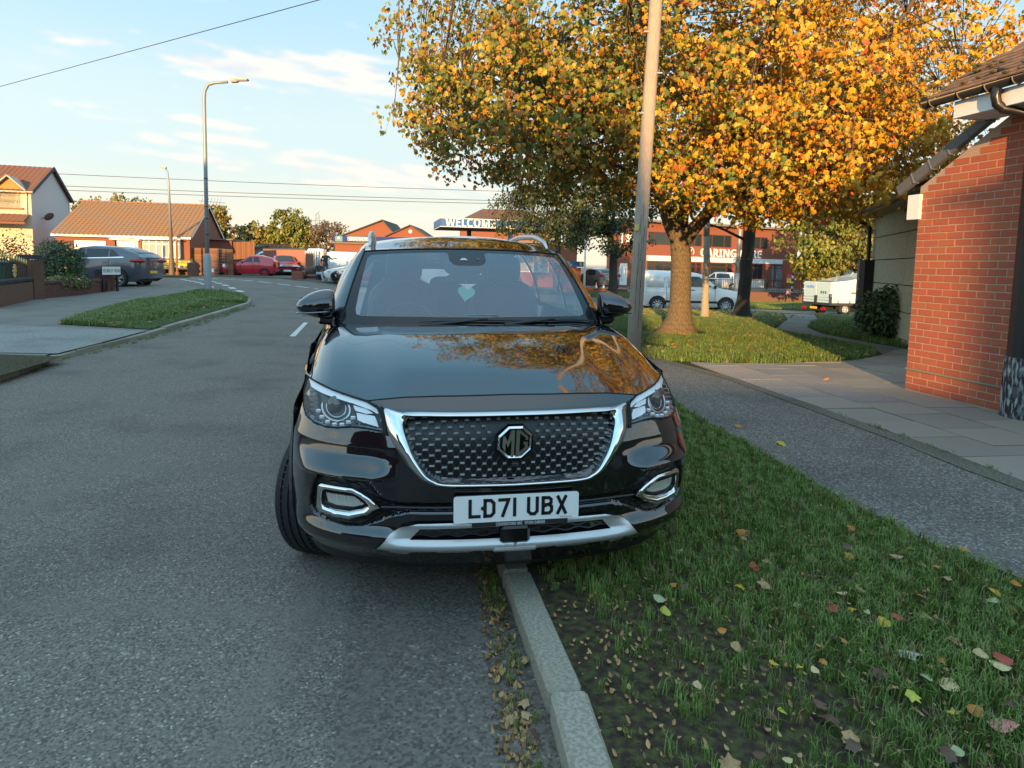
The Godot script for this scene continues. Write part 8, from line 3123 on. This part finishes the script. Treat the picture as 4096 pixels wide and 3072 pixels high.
	M.peeling.uv1_scale = Vector3(1.9, .55, 1.9)
	M.peeling_dark = tri_mat(mat(1, 1, 1, .8), noise_tex(512, .018, 141, [[0, .012, .012, .014], [.62, .014, .014, .016], [.70, .22, .22, .22], [1, .3, .3, .3]], FastNoiseLite.TYPE_SIMPLEX, 6), 1.6)
	M.black_pvc = mat(.012, .012, .014, .32)
	M.worn_pvc = mat(.16, .13, .09, .5)
	M.maroon = mat(.14, .025, .03, .5)
	M.sign_blue = mat(.010, .035, .17, .6, 0.0, .3)
	M.sign_teal = mat(.015, .16, .21, .5)
	M.sign_red = mat(.55, .03, .12, .4)
	M.sign_yellow = mat(.65, .50, .05, .5)
	M.canopy_blue = mat(.022, .115, .34, .4)
	M.dark_glass = mat(.02, .035, .035, .05)
	M.pale_glass = mat(.22, .26, .27, .08)
	M.curtain_glass = mat(.34, .34, .32, .06)
	M.galv = tri_mat(mat(1, 1, 1, .5, .3), fb, 1.0)
	M.galv.albedo_color = lin(.30, .33, .35)
	M.car_red = paint(.42, .012, .03)
	M.car_red2 = paint(.36, .012, .03)
	M.car_darkred = paint(.18, .01, .02)
	M.car_greyblue = paint(.055, .065, .085)
	M.car_yellow = paint(.62, .52, .06)
	M.car_white = paint(.66, .66, .65)
	M.car_green = paint(.015, .03, .028)
	M.car_grey = paint(.13, .125, .12)
	M.car_paleblue = paint(.50, .64, .68)
	M.car_glass = mat(.02, .025, .028, .04)
	M.tail_red = mat(.35, .008, .015, .15)
	M.rim_red = mat(.35, .02, .03, .4)
	M.rim_pale = mat(.5, .5, .5, .35, .6)
	M.plate_yellow = mat(.70, .48, .05, .4)
	M.emblem_blue = mat(.03, .22, .55, .4)
	M.brown_paint = mat(.11, .07, .05, .6)
	M.sign_bright_red = mat(.50, .02, .02, .4)
	M.sign_pink = mat(.55, .28, .28, .5)
	M.gold = mat(.62, .47, .16, .35, .6)
	M.bin_green = mat(.012, .05, .025, .4)
	M.cone_orange = mat(.50, .14, .06, .5)
	M.leather = mat(.09, .035, .03, .35)
	M.bottle = mat(.42, .50, .58, .2)
	M.figure = mat(1, 1, 1, .75)
	M.figure.vertex_color_use_as_albedo = true
	M.skin = mat(.42, .24, .16, .6)
	for e in [["multi_brick", .20, .095, .06], ["plum_brick", .17, .065, .055], ["blue_brick", .045, .048, .06]]:
		var m := tri_mat(mat(1, 1, 1, .8), noise_tex(512, .035, 150, [[0, .30, .28, .28], [.4, .75, .72, .70], [1, 1.0, 1.0, 1.0]], FastNoiseLite.TYPE_CELLULAR, 2), 2.5)
		m.albedo_color = lin(e[1], e[2], e[3])
		M[e[0]] = m

func ground_mat(tex: Texture2D, hgt: Texture2D, big: Texture2D, scale: float, relief: float) -> StandardMaterial3D:
	var m := tri_mat(mat(1, 1, 1, .92), tex, scale)
	m.heightmap_enabled = true
	m.heightmap_texture = hgt
	m.heightmap_scale = relief
	m.detail_enabled = true
	m.detail_albedo = big
	m.detail_blend_mode = BaseMaterial3D.BLEND_MODE_MUL
	m.detail_uv_layer = BaseMaterial3D.DETAIL_UV_2
	m.uv2_triplanar = true
	m.uv2_world_triplanar = true
	m.uv2_scale = Vector3.ONE * .11
	m.metallic_specular = .3
	return m

func build_all() -> void:
	ground()
	buildings()
	vegetation()
	hero_car()
	vehicles()
	street()
